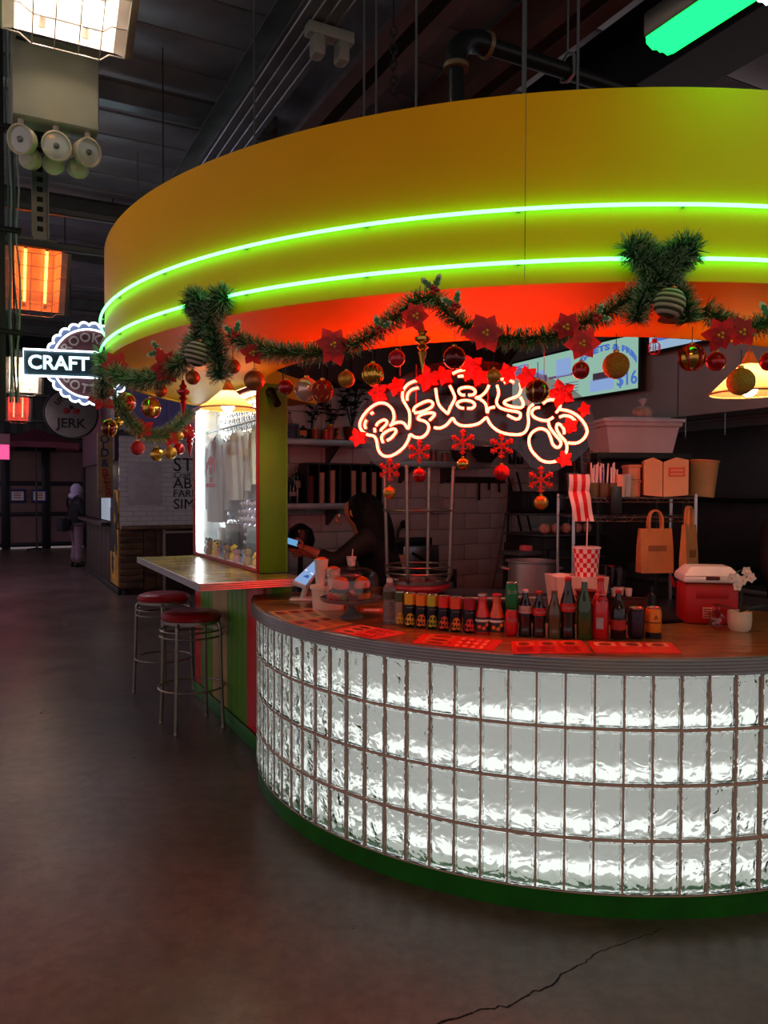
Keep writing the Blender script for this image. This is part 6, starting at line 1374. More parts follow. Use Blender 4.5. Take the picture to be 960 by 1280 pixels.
# red checked paper roll hanging over the deck edge
pr_ = top_at(722, -.02); t = thing('checked_paper', 'red and white checked wrapping paper hanging over the wire shelf end', 'paper', pr_); 
A = MB(); Bq = MB()
for i in range(5):
    for j in range(13):
        def sp2(a, b):
            x = -.055+.11*a; s = b
            if s < .45: return V((x, -.03-.012*math.sin(s*9), .12-.24*s))
            return V((x+.05*(s-.45), -.035+.01*math.sin(s*8+x*20), .012-.2*(s-.45)*1.3))
        qd = [sp2(i/5,j/13), sp2((i+1)/5,j/13), sp2((i+1)/5,(j+1)/13), sp2(i/5,(j+1)/13)]; (A if i % 2 else Bq).add(qd, [(0,1,2,3)])
A.build('red_stripes', M('check_red'), t, smooth=False); Bq.build('pale_stripes', M('check_pale'), t, smooth=False)
g = MB(); g.lathe([(.001,.0),(.04,.0),(.045,.13),(.047,.132),(.043,.132)], 18, (.0,.1,0)); g.build('cup', PANE('clear_tub'), t)
t = thing('clear_cup_stack', 'tall stack of clear plastic cups left of the straws', 'cups', top_at(731,.18)); 
for j in range(7): g = MB(); z = j*.028; g.lathe([(.03,z),(.04,z+.09),(.042,z+.091)], 18, cap=False); g.build('cup', PANE('clear_tub'), t)
t = thing('dark_holder', 'black card holder clipped to the wire shelf front', 'holder', (at(770,630,WY-.03).x, WY-.03, wz1-.09)); g = MB(); g.bbox(-.03,.03,-.01,.01,0,.15,.004); g.build('holder_body', blk, t); g = MB(); g.bbox(-.02,.02,.01,.03,.1,.106,.001); g.build('clip', blk, t)

# ================================================================== the cashier and a second worker
hairm = M('black_hair', (10,6,6), .6, var=.3, nscale=40, bump=.5, bscale=90, spec=.25); skn = M('skin_tan', (176,104,74), .55); jk = M('black_jacket', (18,12,14), .75, var=.2, bump=.1, bscale=14)
def cashier():
    t = thing('person', 'person with long dark hair in a dark jacket working at the till', 'person', (0,0,0))
    base = V((.08,5.2,0)); t.location = base + V((-.045,.15,0)); O = lambda x, y, z: V((x,y,z))-base
    nd = {'pel': (O(.07,5.22,.93), .15,.12), 'sp': (O(.03,5.19,1.08), .13,.11), 'ch': (O(-.04,5.14,1.24), .14,.12), 'nk': (O(-.12,5.10,1.36), .05,.05), 'hd': (O(-.17,5.07,1.44), .075,.085), 'tp': (O(-.16,5.08,1.53), .06,.06)}
    ed = [('pel','sp'),('sp','ch'),('ch','nk'),('nk','hd'),('hd','tp')]
    for s_, k, el, wr in ((-1,'l',(-.28,4.93,1.1),(-.46,4.9,1.2)),(1,'r',(-.24,5.3,1.08),(-.44,5.12,1.14))):
        nd.update({'hp'+k: (O(.07,5.22+s_*.09,.88), .1,.1), 'kn'+k: (O(.06,5.22+s_*.1,.48), .065,.065), 'an'+k: (O(.09,5.22+s_*.1,.08), .045,.045), 'to'+k: (O(-.06,5.22+s_*.1,.03), .03,.045),
                   'sh'+k: (O(-.05,5.13+s_*.18,1.27), .06,.06), 'el'+k: (O(*el), .045,.045), 'wr'+k: (O(*wr), .028,.028)})
        ed += [('pel','hp'+k),('hp'+k,'kn'+k),('kn'+k,'an'+k),('an'+k,'to'+k),('ch','sh'+k),('sh'+k,'el'+k),('el'+k,'wr'+k)]
        hand_nodes(nd, ed, 'wr'+k, nd['wr'+k][0], (-.95,.0,.2), (0,-s_*.3,.9), (0,s_,.2), 1.05, .7)
    skin('body', nd, ed, skn, t, 2, 'pel')
    J = {'hem': (O(.08,5.22,.86), .19,.16), 'sp': (O(.04,5.19,1.05), .17,.14), 'ch': (O(-.03,5.14,1.24), .175,.14), 'nk': (O(-.1,5.11,1.34), .075,.075)}; je = [('hem','sp'),('sp','ch'),('ch','nk')]
    for s_, k, el, wr in ((-1,'l',(-.28,4.93,1.1),(-.40,4.91,1.17)),(1,'r',(-.24,5.3,1.08),(-.38,5.16,1.12))):
        J.update({'sh'+k: (O(-.05,5.13+s_*.19,1.27), .085,.085), 'el'+k: (O(*el), .07,.07), 'wr'+k: (O(*wr), .048,.048)}); je += [('ch','sh'+k),('sh'+k,'el'+k),('el'+k,'wr'+k)]
    skin('jacket', J, je, jk, t, 2, 'sp')
    skin('trousers', {'pel': (O(.07,5.22,.92), .165,.13), 'hpl': (O(.07,5.13,.84), .105,.105), 'knl': (O(.06,5.12,.48), .085,.085), 'anl': (O(.09,5.12,.1), .07,.07), 'hpr': (O(.07,5.31,.84), .105,.105), 'knr': (O(.06,5.32,.48), .085,.085), 'anr': (O(.09,5.32,.1), .07,.07)}, [('pel','hpl'),('hpl','knl'),('knl','anl'),('pel','hpr'),('hpr','knr'),('knr','anr')], M('dark_jeans', (20,20,28), .8), t, 2)
    g = MB(); hc = O(-.105,5.075,1.458); g.sphere(hc, .108, 20, 14, sc=(1,.98,1.03))
    hp = smooth_path([O(-.11,5.07,1.47), O(-.045,5.06,1.41), O(.0,5.045,1.29), O(.02,5.04,1.17), O(.03,5.04,1.07)], 4); rd_ = [.108+.025*math.sin(PI*i/(len(hp)-1))-.055*(i/(len(hp)-1))**2 for i in range(len(hp))]
    g.tube(hp, .09, 16, radii=rd_)
    rh = random.Random(5)
    for k in range(110):
        a = rh.uniform(-2.05, 2.05); e = V((math.cos(a), math.sin(a), 0)); q_ = rh.uniform(.95, 1.08); l_ = rh.uniform(.82, 1.05)
        P_ = [hc+V((-.02,0,.112)), hc+e*.075*q_+V((0,0,.088)), hc+e*.116*q_+V((0,0,.02)), hc+V((.05,0,0))+e*.108*q_+V((0,0,-.1*l_)), hc+V((.115,-.02,0))+e*.095*q_+V((0,0,-.24*l_)), hc+V((.135,-.03,0))+e*.06*q_+V((0,0,-.38*l_))]
        g.tube(smooth_path(P_, 3), .0065, 4, r1=.0025)
    g.build('hair', hairm, t)
    for s_ in (-1,1): g = MB(); g.bbox(-.15,.12,s_*.1-.045,s_*.1+.045,.0,.09,.03); g.build('shoe', M('black_shoe'), t)
    head_parts(t, O(-.185,5.07,1.435), -PI/2+.15, skn, hairm, .3, .9)
    return t
cashier()
p = V((-.600,5.05,1.235)); t = thing('card_reader', 'small payment handset with blue display in the cashier\'s hand', 'card reader', p, .2, rot=(.7,.3,.2)); g = MB(); g.bbox(-.05,.045,-.035,.035,-.01,.01,.005); g.build('case', blk, t); g = MB(); g.bbox(-.04,.03,-.028,.028,.01,.0125,.001); g.build('display', EM('reader_blue', (.2,.5,.9), 0.518), t)
# black hat-like till printer behind the hand
p = at(372,665,5.65); t = thing('till_printer', 'round black till device behind the cashier\'s hand', 'printer', V((p.x+.02, 5.65, 0))); g = MB(); g.lathe([(.001,.0),(.06,0),(.06,.02),(.02,.03),(.02,1.12),(.09,1.15),(.11,1.22),(.09,1.3),(.03,1.34),(.001,1.345)], 20); g.build('body', blk, t); g = MB(); g.cyl((0,-.09,1.3),(.0,-.1,1.18), .004, n=6); g.build('cable', wht, t)
def worker():
    b = V((2.33,4.32,0)); t = thing('person', 'person in a black jacket standing behind the cooler and orchid', 'person', b, .5)
    nd = {'pel': (V((0,0,.95)), .15,.11), 'sp': (V((0,0,1.15)), .14,.11), 'ch': (V((0,-.01,1.36)), .15,.11), 'nk': (V((0,-.01,1.5)), .055,.055), 'hd': (V((0,-.03,1.61)), .08,.09), 'tp': (V((0,-.02,1.72)), .065,.065)}; ed = [('pel','sp'),('sp','ch'),('ch','nk'),('nk','hd'),('hd','tp')]
    J = {'hem': (V((0,0,.85)), .19,.15), 'sp': (V((0,0,1.1)), .175,.14), 'ch': (V((0,-.01,1.36)), .19,.145), 'nk': (V((0,-.01,1.48)), .08,.08)}; je = [('hem','sp'),('sp','ch'),('ch','nk')]
    for s_, k in ((-1,'l'),(1,'r')):
        nd.update({'hp'+k: (V((s_*.09,0,.88)), .1,.1), 'kn'+k: (V((s_*.1,-.02,.48)), .065,.065), 'an'+k: (V((s_*.1,.02,.08)), .045,.045), 'to'+k: (V((s_*.11,-.13,.03)), .045,.03), 'sh'+k: (V((s_*.19,0,1.39)), .06,.06), 'el'+k: (V((s_*.25,-.02,1.12)), .045,.045), 'wr'+k: (V((s_*.17,-.22,1.08)), .028,.028)})
        ed += [('pel','hp'+k),('hp'+k,'kn'+k),('kn'+k,'an'+k),('an'+k,'to'+k),('ch','sh'+k),('sh'+k,'el'+k),('el'+k,'wr'+k)]; hand_nodes(nd, ed, 'wr'+k, nd['wr'+k][0], (0,-1,-.1), (-s_,0,0), (0,0,1), 1.05, .5)
        J.update({'sh'+k: (V((s_*.2,0,1.39)), .09,.09), 'el'+k: (V((s_*.26,-.02,1.12)), .075,.075), 'wr'+k: (V((s_*.185,-.18,1.08)), .05,.05)}); je += [('ch','sh'+k),('sh'+k,'el'+k),('el'+k,'wr'+k)]
    skin('body', nd, ed, skn, t, 2, 'pel'); skin('jacket', J, je, jk, t, 2, 'sp')
    skin('trousers', {'pel': (V((0,0,.93)), .165,.13), 'hpl': (V((-.09,0,.84)), .105,.105), 'knl': (V((-.1,-.02,.48)), .085,.085), 'anl': (V((-.1,.02,.1)), .07,.07), 'hpr': (V((.09,0,.84)), .105,.105), 'knr': (V((.1,-.02,.48)), .085,.085), 'anr': (V((.1,.02,.1)), .07,.07)}, [('pel','hpl'),('hpl','knl'),('knl','anl'),('pel','hpr'),('hpr','knr'),('knr','anr')], M('dark_jeans'), t, 2)
    g = MB(); g.sphere((0,-.005,1.66), .105, 16, 12, sc=(.9,1,.95)); g.build('hair', hairm, t)
    for s_ in (-1,1): g = MB(); g.bbox(s_*.105-.045,s_*.105+.045,-.17,.09,.0,.09,.03); g.build('shoe', M('black_shoe'), t)
    head_parts(t, (0,-.03,1.61), 0, skn, hairm, 0, .95)
worker()
# ================================================================== neon name sign
SO = at(595, 530, 3.42); SR = V((.985,-.17,0)).normalized(); SN = V((SR.y,-SR.x,0)).normalized()
if SN.y > 0: SN = -SN
def sgn(px, py, d=0.0):
    dd = ray(px, py); o = V((0,0,H)); t = (SO-o).dot(SN)/dd.dot(SN); p = o+dd*t - SO
    return V((p.dot(SR), -d, p.z))            # local: x right, -y towards the viewer
sign_rz = math.atan2(SR.y, SR.x)
sign = thing('neon_sign', 'red bubble-letter neon sign on clear panel hanging above the bar', 'neon sign', SO, sign_rz)
rn = EM('red_neon', (1,.03,.012), 46.0*LIGHT['neon_r'])
def cA(p): return (430+p[0]/7.385, 450+p[1]/7.385)
def cB(p): return (530+p[0]/7.385, 450+p[1]/7.385)
def cC(p): return (630+p[0]/7.385, 450+p[1]/7.385)
strokes = [
 (cA, [(440,605),(465,540),(455,470),(420,425),(370,400),(310,405),(240,450),(180,520),(150,590),(165,650),(220,690),(280,705),(305,750),(320,830),(360,880),(420,890),(490,860),(560,800),(600,730),(615,690),(660,715),(720,715),(765,680),(785,630),(775,590),(740,565),(690,550),(690,530),(720,505),(790,490),(835,495),(830,520),(790,560)]),
 (cA, [(425,610),(470,585),(520,575),(560,590),(595,635),(610,560),(605,480),(575,420),(545,360),(548,290),(590,230),(650,200),(710,185)]),
 (cA, [(645,480),(655,440),(720,400),(780,380),(820,395),(815,430),(770,460),(700,485),(650,490)]),
 (cA, [(585,375),(590,320),(630,275),(690,260)]),
 (cA, [(300,612),(320,580),(370,555),(400,570),(390,600),(350,640),(345,660)]), (cA, [(285,630),(290,668)]),
 (cA, [(365,765),(350,720),(370,680),(430,645),(475,640),(480,670),(440,720),(400,745)]),
 (cA, [(250,500),(275,485)]), (cA, [(205,635),(195,600),(210,555)]),
 (cB, [(110,265),(125,370),(150,430),(210,490),(225,490),(245,440),(285,360),(275,310),(240,240)]),
 (cB, [(95,625),(150,630),(210,600),(265,540),(290,575),(340,605),(420,608),(500,590),(550,555),(580,535),(610,590),(660,640),(730,675),(820,690),(900,685),(945,650),(965,580),(960,500),(975,440),(1010,412)]),
 (cB, [(320,300),(330,270),(380,255),(440,260),(475,290),(460,320),(410,328)]), (cB, [(380,326),(350,325),(322,305)]),
 (cB, [(370,448),(330,440),(305,410),(330,385),(380,375),(440,385),(470,415),(450,445),(400,450)]),
 (cB, [(600,235),(575,290),(520,340),(480,350),(520,365),(570,410),(585,490),(600,450),(655,435)]),
 (cB, [(265,130),(320,105),(380,95),(420,100)]), (cB, [(315,155),(370,150),(420,155)]),
 (cB, [(675,235),(690,310),(670,390),(700,440),(770,465),(860,480),(890,500),(880,540),(840,545),(770,510)]),
 (cB, [(740,215),(780,190),(830,210)]), (cB, [(710,185),(770,160)]),
 (cB, [(885,215),(895,270),(870,330),(800,360),(745,385),(750,410),(820,435),(900,440),(915,400),(890,345)]),
 (cC, [(330,440),(280,450),(255,490),(280,530),(340,555),(400,560),(455,530)]),
 (cC, [(360,405),(400,375),(455,370),(510,400),(515,440),(480,490)]),
 (cC, [(410,570),(420,620),(470,690),(520,750),(520,790),(490,810),(450,780),(430,720),(400,660),(340,635),(280,655),(240,700),(230,760),(250,830),(300,890),(350,930),(420,945),(500,930)]),
 (cC, [(555,685),(550,640),(520,600),(490,595),(485,640),(520,700),(570,760),(580,820),(565,870)]),
 (cC, [(520,460),(600,475),(680,520),(740,590),(765,660),(740,720),(690,760),(640,770),(590,765)]),
 (cC, [(510,530),(560,515),(620,530),(660,570)])]
for cf, pts in strokes:
    P = [sgn(*cf(p), d=.012) for p in pts]
    g = MB(); g.tube(smooth_path(P, 4) if len(P) > 2 else P, .0056, 8); g.build('neon_stroke', rn, sign)
# clear acrylic backing that follows the letters
bpx = [(441,548),(445,520),(465,495),(490,480),(505,470),(530,458),(570,450),(615,452),(660,462),(700,478),(730,498),(743,525),(742,552),(725,570),(712,580),(690,590),(665,585),(650,567),(632,558),(600,550),(560,548),(535,560),(520,566),(505,575),(488,586),(468,580),(455,560)]
g = MB(); P = [sgn(*q) for q in bpx]; g.prism([(p.x, p.z) for p in smooth_path(P, 3, True)], .0, .006, Tid); g.build('acrylic_panel', PANE('acrylic_sheet', (.82,.66,.68), .1, .06), sign, smooth=False)
for px in (500, 680): a = sgn(px, 470); g = MB(); g.cyl((a.x, .003, a.z), (a.x, .003, 2.23-SO.z+.05), .0015, n=5); g.build('hanging_wire', chrome, sign)
for px in (520, 610, 660): a = sgn(px, 455); g = MB(); g.cyl((a.x, .012, a.z-.25), (a.x, .012, a.z), .0025, n=5); g.build('power_lead', M('clear_lead', (150,70,70), .4), sign)

# ================================================================== tinsel garlands
tg = M('tinsel_green', (26,92,50), .45, var=.3, nscale=30); tf = M('tinsel_frost', (196,216,184), .5, var=.2); tw = M('wire_core', (30,40,24), .6)
tgold = M('tinsel_gold', (176,150,92), .35, .4)
def tinsel(t, paths, rad, dens, seed=1, frost=.22, frostmat=None, fr_name='frosted_needles'):
    rnd = random.Random(seed); G = MB(); F = MB(); K = MB()
    for P in paths:
        P = [V(p) for p in P]; K.tube(P, .006, 6)
        for a, b in zip(P, P[1:]):
            L_ = (b-a).length; d = (b-a).normalized() if L_ > 0 else V((1,0,0))
            x = d.cross(V((0,0,1)));  x = x.normalized() if x.length > .01 else V((1,0,0)); y = d.cross(x)
            for k in range(int(L_*dens)+1):
                c = a.lerp(b, rnd.random()); th = rnd.uniform(0, 2*PI); e = x*math.cos(th)+y*math.sin(th); e = (e + d*rnd.uniform(-.55,.55)).normalized()
                ln = rad*rnd.uniform(.7,1.1); s = e.cross(V((rnd.uniform(-1,1),rnd.uniform(-1,1),rnd.uniform(-1,1))))
                if s.length < 1e-3: continue
                s = s.normalized()*.0013
                fr = rnd.random() < frost
                if fr: F.add([c+e*ln*.5-s*1.3, c+e*ln*.5+s*1.3, c+e*ln*1.05+s*.5, c+e*ln*1.05-s*.5], [(0,1,2,3)])
                G.add([c-s, c+s, c+e*ln*.98+s*.35, c+e*ln*.98-s*.35], [(0,1,2,3)])
    K.build('wire_core', tw, t); o = link_raw(G, 'needles', tg, t); o['kind'] = 'stuff'; o = link_raw(F, fr_name, frostmat or tf, t); o['kind'] = 'stuff'
def link_raw(mb, name, mat, parent):
    me = bpy.data.meshes.new(name); me.from_pydata(mb.v, [], mb.f); me.update(); return link(me, name, mat, parent)
def gpath(px, R, k=5, droop=0): return smooth_path([atR(x, y, FC, R) for x, y in px], k)
GR = FR+.012
g1p = gpath([(288,420),(305,428),(335,438),(375,442),(410,440),(450,428),(485,405),(512,382),(540,372),(560,392),(590,412),(640,423),(690,420),(730,404),(760,390),(785,375),(810,362)], GR)
def rel(P): c = P[len(P)//2].copy(); return c, [p-c for p in P]
c, P = rel(g1p); t = thing('tinsel_garland', 'frosted green tinsel garland swagged between the two tinsel bows', 'garland', c, 0, 'tinsel garlands'); tinsel(t, [P], .046, 4600, 1, .25)
c, P = rel(gpath([(880,385),(900,402),(925,411),(948,408),(975,398),(1010,395)], GR)); t = thing('tinsel_garland', 'green tinsel garland running on from the large bow past the rattan lamp', 'garland', c, 0, 'tinsel garlands'); tinsel(t, [P], .046, 4600, 2, .25)
c, P = rel(gpath([(131,452),(145,466),(165,475),(190,474),(215,462),(235,445),(245,425)], GR)); t = thing('tinsel_garland', 'tinsel garland along the canopy edge ending at the small bow', 'garland', c, 0, 'tinsel garlands'); tinsel(t, [P], .055, 4600, 3, .25)
def backpt(px, py): return at(px, py, 4.55 + (px-128)/115*1.25)
c, P = rel(smooth_path([backpt(*q) for q in [(128,455),(135,478),(146,500),(158,522),(173,537),(190,544),(208,542),(224,530),(238,514)]], 5)); t = thing('tinsel_garland', 'gold-flecked garland hanging from the canopy back edge to the lit case', 'garland', c, 0, 'tinsel garlands'); tinsel(t, [P], .065, 2600, 4, .5, tgold, 'gold_needles')
# green lit tuft at the canopy's left edge
c, P = rel([atR(x, y, FC, GR+.02) for x, y in ((127,442),(130,455),(129,470),(127,485),(128,498))]); t = thing('tinsel_tuft', 'pale green tinsel tuft at the end of the canopy edge', 'garland', c); tinsel(t, [P], .06, 3000, 14, .6)
# bows
def bow(label, c0, R, segs, rad, dens, seed):
    paths = [gpath(s, R, 4) for s in segs]; c = atR(*c0, FC, R); t = thing('tinsel_bow', label, 'bow', c, 0, 'tinsel bows')
    tinsel(t, [[p-c for p in P] for P in paths], rad, dens, seed, .3); return t
bow('large bushy tinsel bow with two loops over the lower neon tube', (828,350), FR+.045, [[(826,352),(812,335),(797,322),(785,312)],[(785,312),(793,305),(812,314),(828,340)],[(826,352),(842,335),(858,322),(870,312)],[(870,312),(858,304),(842,316),(826,345)],[(822,350),(806,368),(798,388),(796,402)],[(832,350),(848,366),(858,385),(860,402)]], .048, 9000, 5)
bow('smaller tinsel bow at the left of the canopy above the pendant lamp', (258,400), FR+.045, [[(258,408),(250,395),(243,382),(238,375)],[(238,375),(248,372),(256,390)],[(260,408),(268,390),(276,378),(282,372)],[(282,372),(272,370),(262,390)],[(256,405),(246,425),(243,445)],[(262,408),(270,430),(272,450),(276,474)]], .052, 8000, 6)
# ---- striped wool balls on the bows
def striped_ball(label, px, py, rpx, R):
    c = atR(px, py, FC, R); r = rpx*c.y/FPX; t = thing('striped_ball', label, 'ornament', c, 0, 'striped balls on the bows'); m1 = M('ball_white_yarn', (176,168,150), .8); m2 = M('ball_green_yarn', (60,62,40), .8)
    n = 11
    for k in range(n):
        z0, z1 = -1+2*k/n, -1+2*(k+1)/n; zs = [z0+(z1-z0)*i/4 for i in range(5)]
        pr = [(r*math.sqrt(max(1e-4,1-z*z))*(1+.03*math.sin(PI*i/4)), r*z) for i, z in enumerate(zs)]
        g = MB(); g.lathe(pr, 24, T=Matrix.Rotation(.25,3,'Y'), cap=False); g.build('yarn_band', m1 if k % 2 else m2, t)
    g = MB(); g.lathe([(r*.18,r*.97),(r*.18,r*1.12),(.001,r*1.13)], 12, T=Matrix.Rotation(.25,3,'Y')); g.build('cap', gold, t)
striped_ball('striped wool ball on the large tinsel bow', 837, 379, 19, FR+.09); striped_ball('striped wool ball on the smaller tinsel bow', 247, 442, 16, FR+.09)
# ---- ball ornaments
mats_ = {'gold_matte': M('ball_gold_matte', (196,140,56), .42, .7, var=.05), 'bronze': M('ball_bronze', (176,112,62), .38, .7, var=.05), 'red': M('ball_red', (176,16,20), .16, .4, coat=.5, var=.05), 'red_glitter': M('ball_red_glitter', (170,16,22), .4, .4, bump=.5, bscale=300, var=.3, nscale=200), 'gold_shiny': M('ball_gold_shiny', (206,160,70), .12, .95, var=.03), 'gold_glitter': M('ball_gold_glitter', (190,140,50), .45, .5, bump=.6, bscale=260, var=.35, nscale=240), 'dark_red': M('ball_dark_red', (96,14,14), .15, .5, coat=.5, var=.1), 'clear_red': M('ball_clear_red', (190,30,50), .08, .2, coat=.5), 'silver': M('ball_pearl', (220,180,160), .2, .6)}
def ball(label, px, py, rpx, loc_f, style, ribs=0, stripes=None, diamonds=False, string=.05):
    c = loc_f(px, py); r = rpx*c.y/FPX; t = thing('ball_ornament', label, 'ornament', c, random.uniform(0,6), 'hanging ball ornaments'); m = mats_[style]
    if ribs:
        g = MB(); vs_ = []; fs_ = []; n = ribs*4; mm = 12
        for i in range(mm+1):
            th = PI*i/mm
            for k in range(n):
                a = 2*PI*k/n; rr = r*math.sin(th)*(1-.09*abs(math.cos(a*ribs/2))); vs_.append((max(rr,1e-5)*math.cos(a), max(rr,1e-5)*math.sin(a), -r*math.cos(th)))
        for i in range(mm):
            for k in range(n): fs_.append((i*n+k, i*n+(k+1)%n, (i+1)*n+(k+1)%n, (i+1)*n+k))
        g.add(vs_, fs_); g.build('ball', m, t)
    else: g = MB(); g.sphere((0,0,0), r, 22, 14); g.build('ball', m, t)
    if stripes:
        g = MB()
        for k in range(6):
            a = 2*PI*k/6; g.tube([V((r*1.004*math.sin(b_)*math.cos(a+.5*math.sin(b_)), r*1.004*math.sin(b_)*math.sin(a+.5*math.sin(b_)), r*1.004*math.cos(b_))) for b_ in [.25+2.6*i/10 for i in range(11)]], r*.09, 5)
        g.build('stripe', mats_[stripes], t)
    if diamonds:
        g = MB()
        for k in range(8):
            for sg_ in (-1,1):
                a = 2*PI*k/8; g.tube([V((r*1.006*math.sin(b_)*math.cos(a+sg_*b_*.6), r*1.006*math.sin(b_)*math.sin(a+sg_*b_*.6), r*1.006*math.cos(b_))) for b_ in [.3+2.5*i/10 for i in range(11)]], r*.03, 4)
        g.build('diamond_lines', mats_['gold_shiny'], t)
    g = MB(); g.lathe([(r*.2,r*.95),(r*.22,r*1.02),(r*.2,r*1.16),(.001,r*1.17)], 12); g.build('cap', mats_['gold_shiny'], t)
    g = MB(); g.tube([V((0,0,r*1.16)), V((0,0,r*1.16+string))], .0012, 5); g.build('string', tw, t)
    return t
fr = lambda px, py: atR(px, py, FC, FR-.03)
bk_ = backpt
ball('small matte gold ball under the poinsettia left of the small bow', 201, 489, 8, fr, 'bronze'); ball('bronze ball below the striped ball of the small bow', 241, 472, 9, fr, 'bronze'); ball('bronze ball right of the small bow beside a holly sprig', 291, 458, 9.5, fr, 'bronze'); ball('larger bronze ball lit red on its side right of the small bow', 318, 476, 13, fr, 'bronze')
ball('plain red ball in the cluster above the green panel', 357, 484, 9.5, fr, 'red'); ball('red ball with gold diamond lines above the upper shelf', 403, 489, 14, fr, 'red_glitter', diamonds=True); ball('pearly mirror ball between two red balls', 381, 484, 15, lambda x, y: fr(x, y)+V((0,.06,0)), 'silver')
ball('matte gold ball left of the ribbed gold ball', 433, 474, 10.5, fr, 'gold_matte'); ball('gold ribbed ball above the letter B of the neon sign', 466, 468, 14, fr, 'gold_shiny', ribs=14); ball('clear red ball above the neon sign', 496, 448, 10.5, fr, 'clear_red')
ball('dark red ball behind the poinsettias above the neon sign', 568, 447, 14, fr, 'dark_red'); ball('small matte gold ball on the neon sign top', 617, 470, 9, fr, 'gold_matte'); ball('dark red ball with gold swirls over the neon sign', 672, 489, 14, fr, 'dark_red', stripes='gold_shiny'); ball('shiny red ball hanging before the menu screen', 726, 463, 11, fr, 'red', ribs=10)
ball('large gold glitter ball hanging before the menu screen', 770, 457, 16.5, fr, 'gold_glitter'); ball('red and gold ribbed ball right of the large bow', 865, 447, 16, fr, 'gold_shiny', ribs=10, stripes='red'); ball('shiny red ball beside the ribbed red and gold ball', 895, 452, 12, fr, 'red'); ball('silver-red glitter ball in front of the rattan lamp', 926, 477, 17, fr, 'gold_glitter'); ball('red ball by the garland beyond the rattan lamp', 962, 452, 12, fr, 'red')
ball('red ball with gold stripes at the top of the back garland', 158, 503, 11, bk_, 'red', stripes='gold_shiny'); ball('gold ball with red bands on the back garland', 189, 510, 12, bk_, 'gold_shiny', stripes='red'); ball('dark red ball with gold bands low at the canopy end', 137, 535, 10, bk_, 'dark_red', stripes='gold_shiny'); ball('tiny gold ball beside the dark banded ball', 155, 530, 6, lambda x, y: bk_(x, y)+V((0,-.1,0)), 'gold_shiny')
ball('red glitter ball hanging under the back garland', 172, 560, 9, bk_, 'red_glitter'); ball('gold ball with ridges under the back garland', 196, 568, 8.5, bk_, 'gold_shiny', ribs=8); ball('plain gold ball under the back garland', 213, 566, 8, bk_, 'gold_matte'); ball('red ball beside the plain gold one under the back garland', 223.5, 561, 7.5, bk_, 'red'); ball('tiny gold ball at the lit case end of the back garland', 231, 547, 5.5, lambda x, y: bk_(x, y)+V((0,-.15,0)), 'gold_matte')
# ---- turned finial ornaments
def finial(label, px, y0, y1, f, m):
    a, b = f(px, y0), f(px, y1); h = a.z-b.z; t = thing('finial_ornament', label, 'ornament', b, 0, 'turned finial ornaments')
    g = MB(); k = h; g.lathe([(.001,0),(.02*k,.12*k),(.09*k,.42*k),(.05*k,.46*k),(.12*k,.52*k),(.06*k,.58*k),(.17*k,.66*k),(.17*k,.72*k),(.07*k,.78*k),(.11*k,.84*k),(.05*k,.9*k),(.03*k,k)], 18); g.build('spindle', m, t); g = MB(); g.cyl((0,0,k),(0,0,k+.04), .0012, n=5); g.build('string', tw, t)
finial('red turned finial hanging left of the pendant lamp', 229, 475, 523, fr, mats_['red']); finial('gold and clear turned finial above the neon sign', 528, 405, 466, fr, mats_['gold_shiny']); finial('small red finial at the case end of the back garland', 237, 530, 575, bk_, mats_['red'])
# ---- poinsettias and foil flowers
def flower(name, label, c, r, nrm, mat, n=6, grp=None, two=True, centre=True, curl=.25):
    t = thing(name, label, 'flower', c, 0, grp); nrm = V(nrm).normalized(); x = nrm.cross(V((0,0,1))).normalized(); y = nrm.cross(x); rnd = random.Random(int(abs(c.x)*1e4))
    for lay in range(2 if two else 1):
        for k in range(n):
            a = 2*PI*(k+.5*lay)/n+rnd.uniform(-.15,.15); e = x*math.cos(a)+y*math.sin(a); s = nrm.cross(e); L_ = r*(1 if lay == 0 else .62)*rnd.uniform(.85,1.1); W_ = L_*.32; u_ = nrm*(.004+.006*lay)
            g = MB(); m_ = [V((0,0,0))+u_, e*L_*.35+s*W_*.8+u_+nrm*curl*L_*.2, e*L_*.6+s*W_+u_+nrm*curl*L_*.25, e*L_-nrm*curl*L_*.25+u_, e*L_*.6-s*W_+u_+nrm*curl*L_*.25, e*L_*.35-s*W_*.8+u_+nrm*curl*L_*.2, e*L_*.5+u_+nrm*curl*L_*.05]
            g.add(m_, [(0,1,6),(1,2,6),(2,3,6),(3,4,6),(4,5,6),(5,0,6)]); g.build('petal', mat, t)
    if centre: g = MB(); [g.sphere(nrm*.014+x*.007*math.cos(k*2.1)+y*.007*math.sin(k*2.1), .005, 8, 6) for k in range(3)]; g.build('flower_centre', M('flower_gold', (210,160,50), .4), t)
    return t
pm_ = THIN('poinsettia_red', (208,18,26), .4, .6); foil = THIN('foil_red', (232,40,20), .55, .3)
for px, py, rp, lb_ in ((152,462,20,'red poinsettia near the left end of the canopy edge'),(215,463,22,'red poinsettia on the garland left of the small bow'),(320,446,16,'red poinsettia right of the small bow'),(418,437,26,'wide red poinsettia between the mirror ball and the holly'),(603,423,26,'wide red poinsettia over the middle of the neon sign'),(517,402,20,'red poinsettia at the garland peak above the gold finial'),(720,436,24,'red poinsettia above the shiny red ball'),(700,415,18,'dark poinsettia on the garland left of the menu screen'),(886,425,24,'red poinsettia right of the large bow'),(912,422,20,'red ribbon flower on the garland above the rattan lamp')):
    c = fr(px, py)+V((0,-.082,0)); flower('poinsettia', lb_, c, rp*c.y/FPX, (random.uniform(-.3,.3),-1,random.uniform(-.4,.1)), pm_, 6, 'poinsettias on the garland')
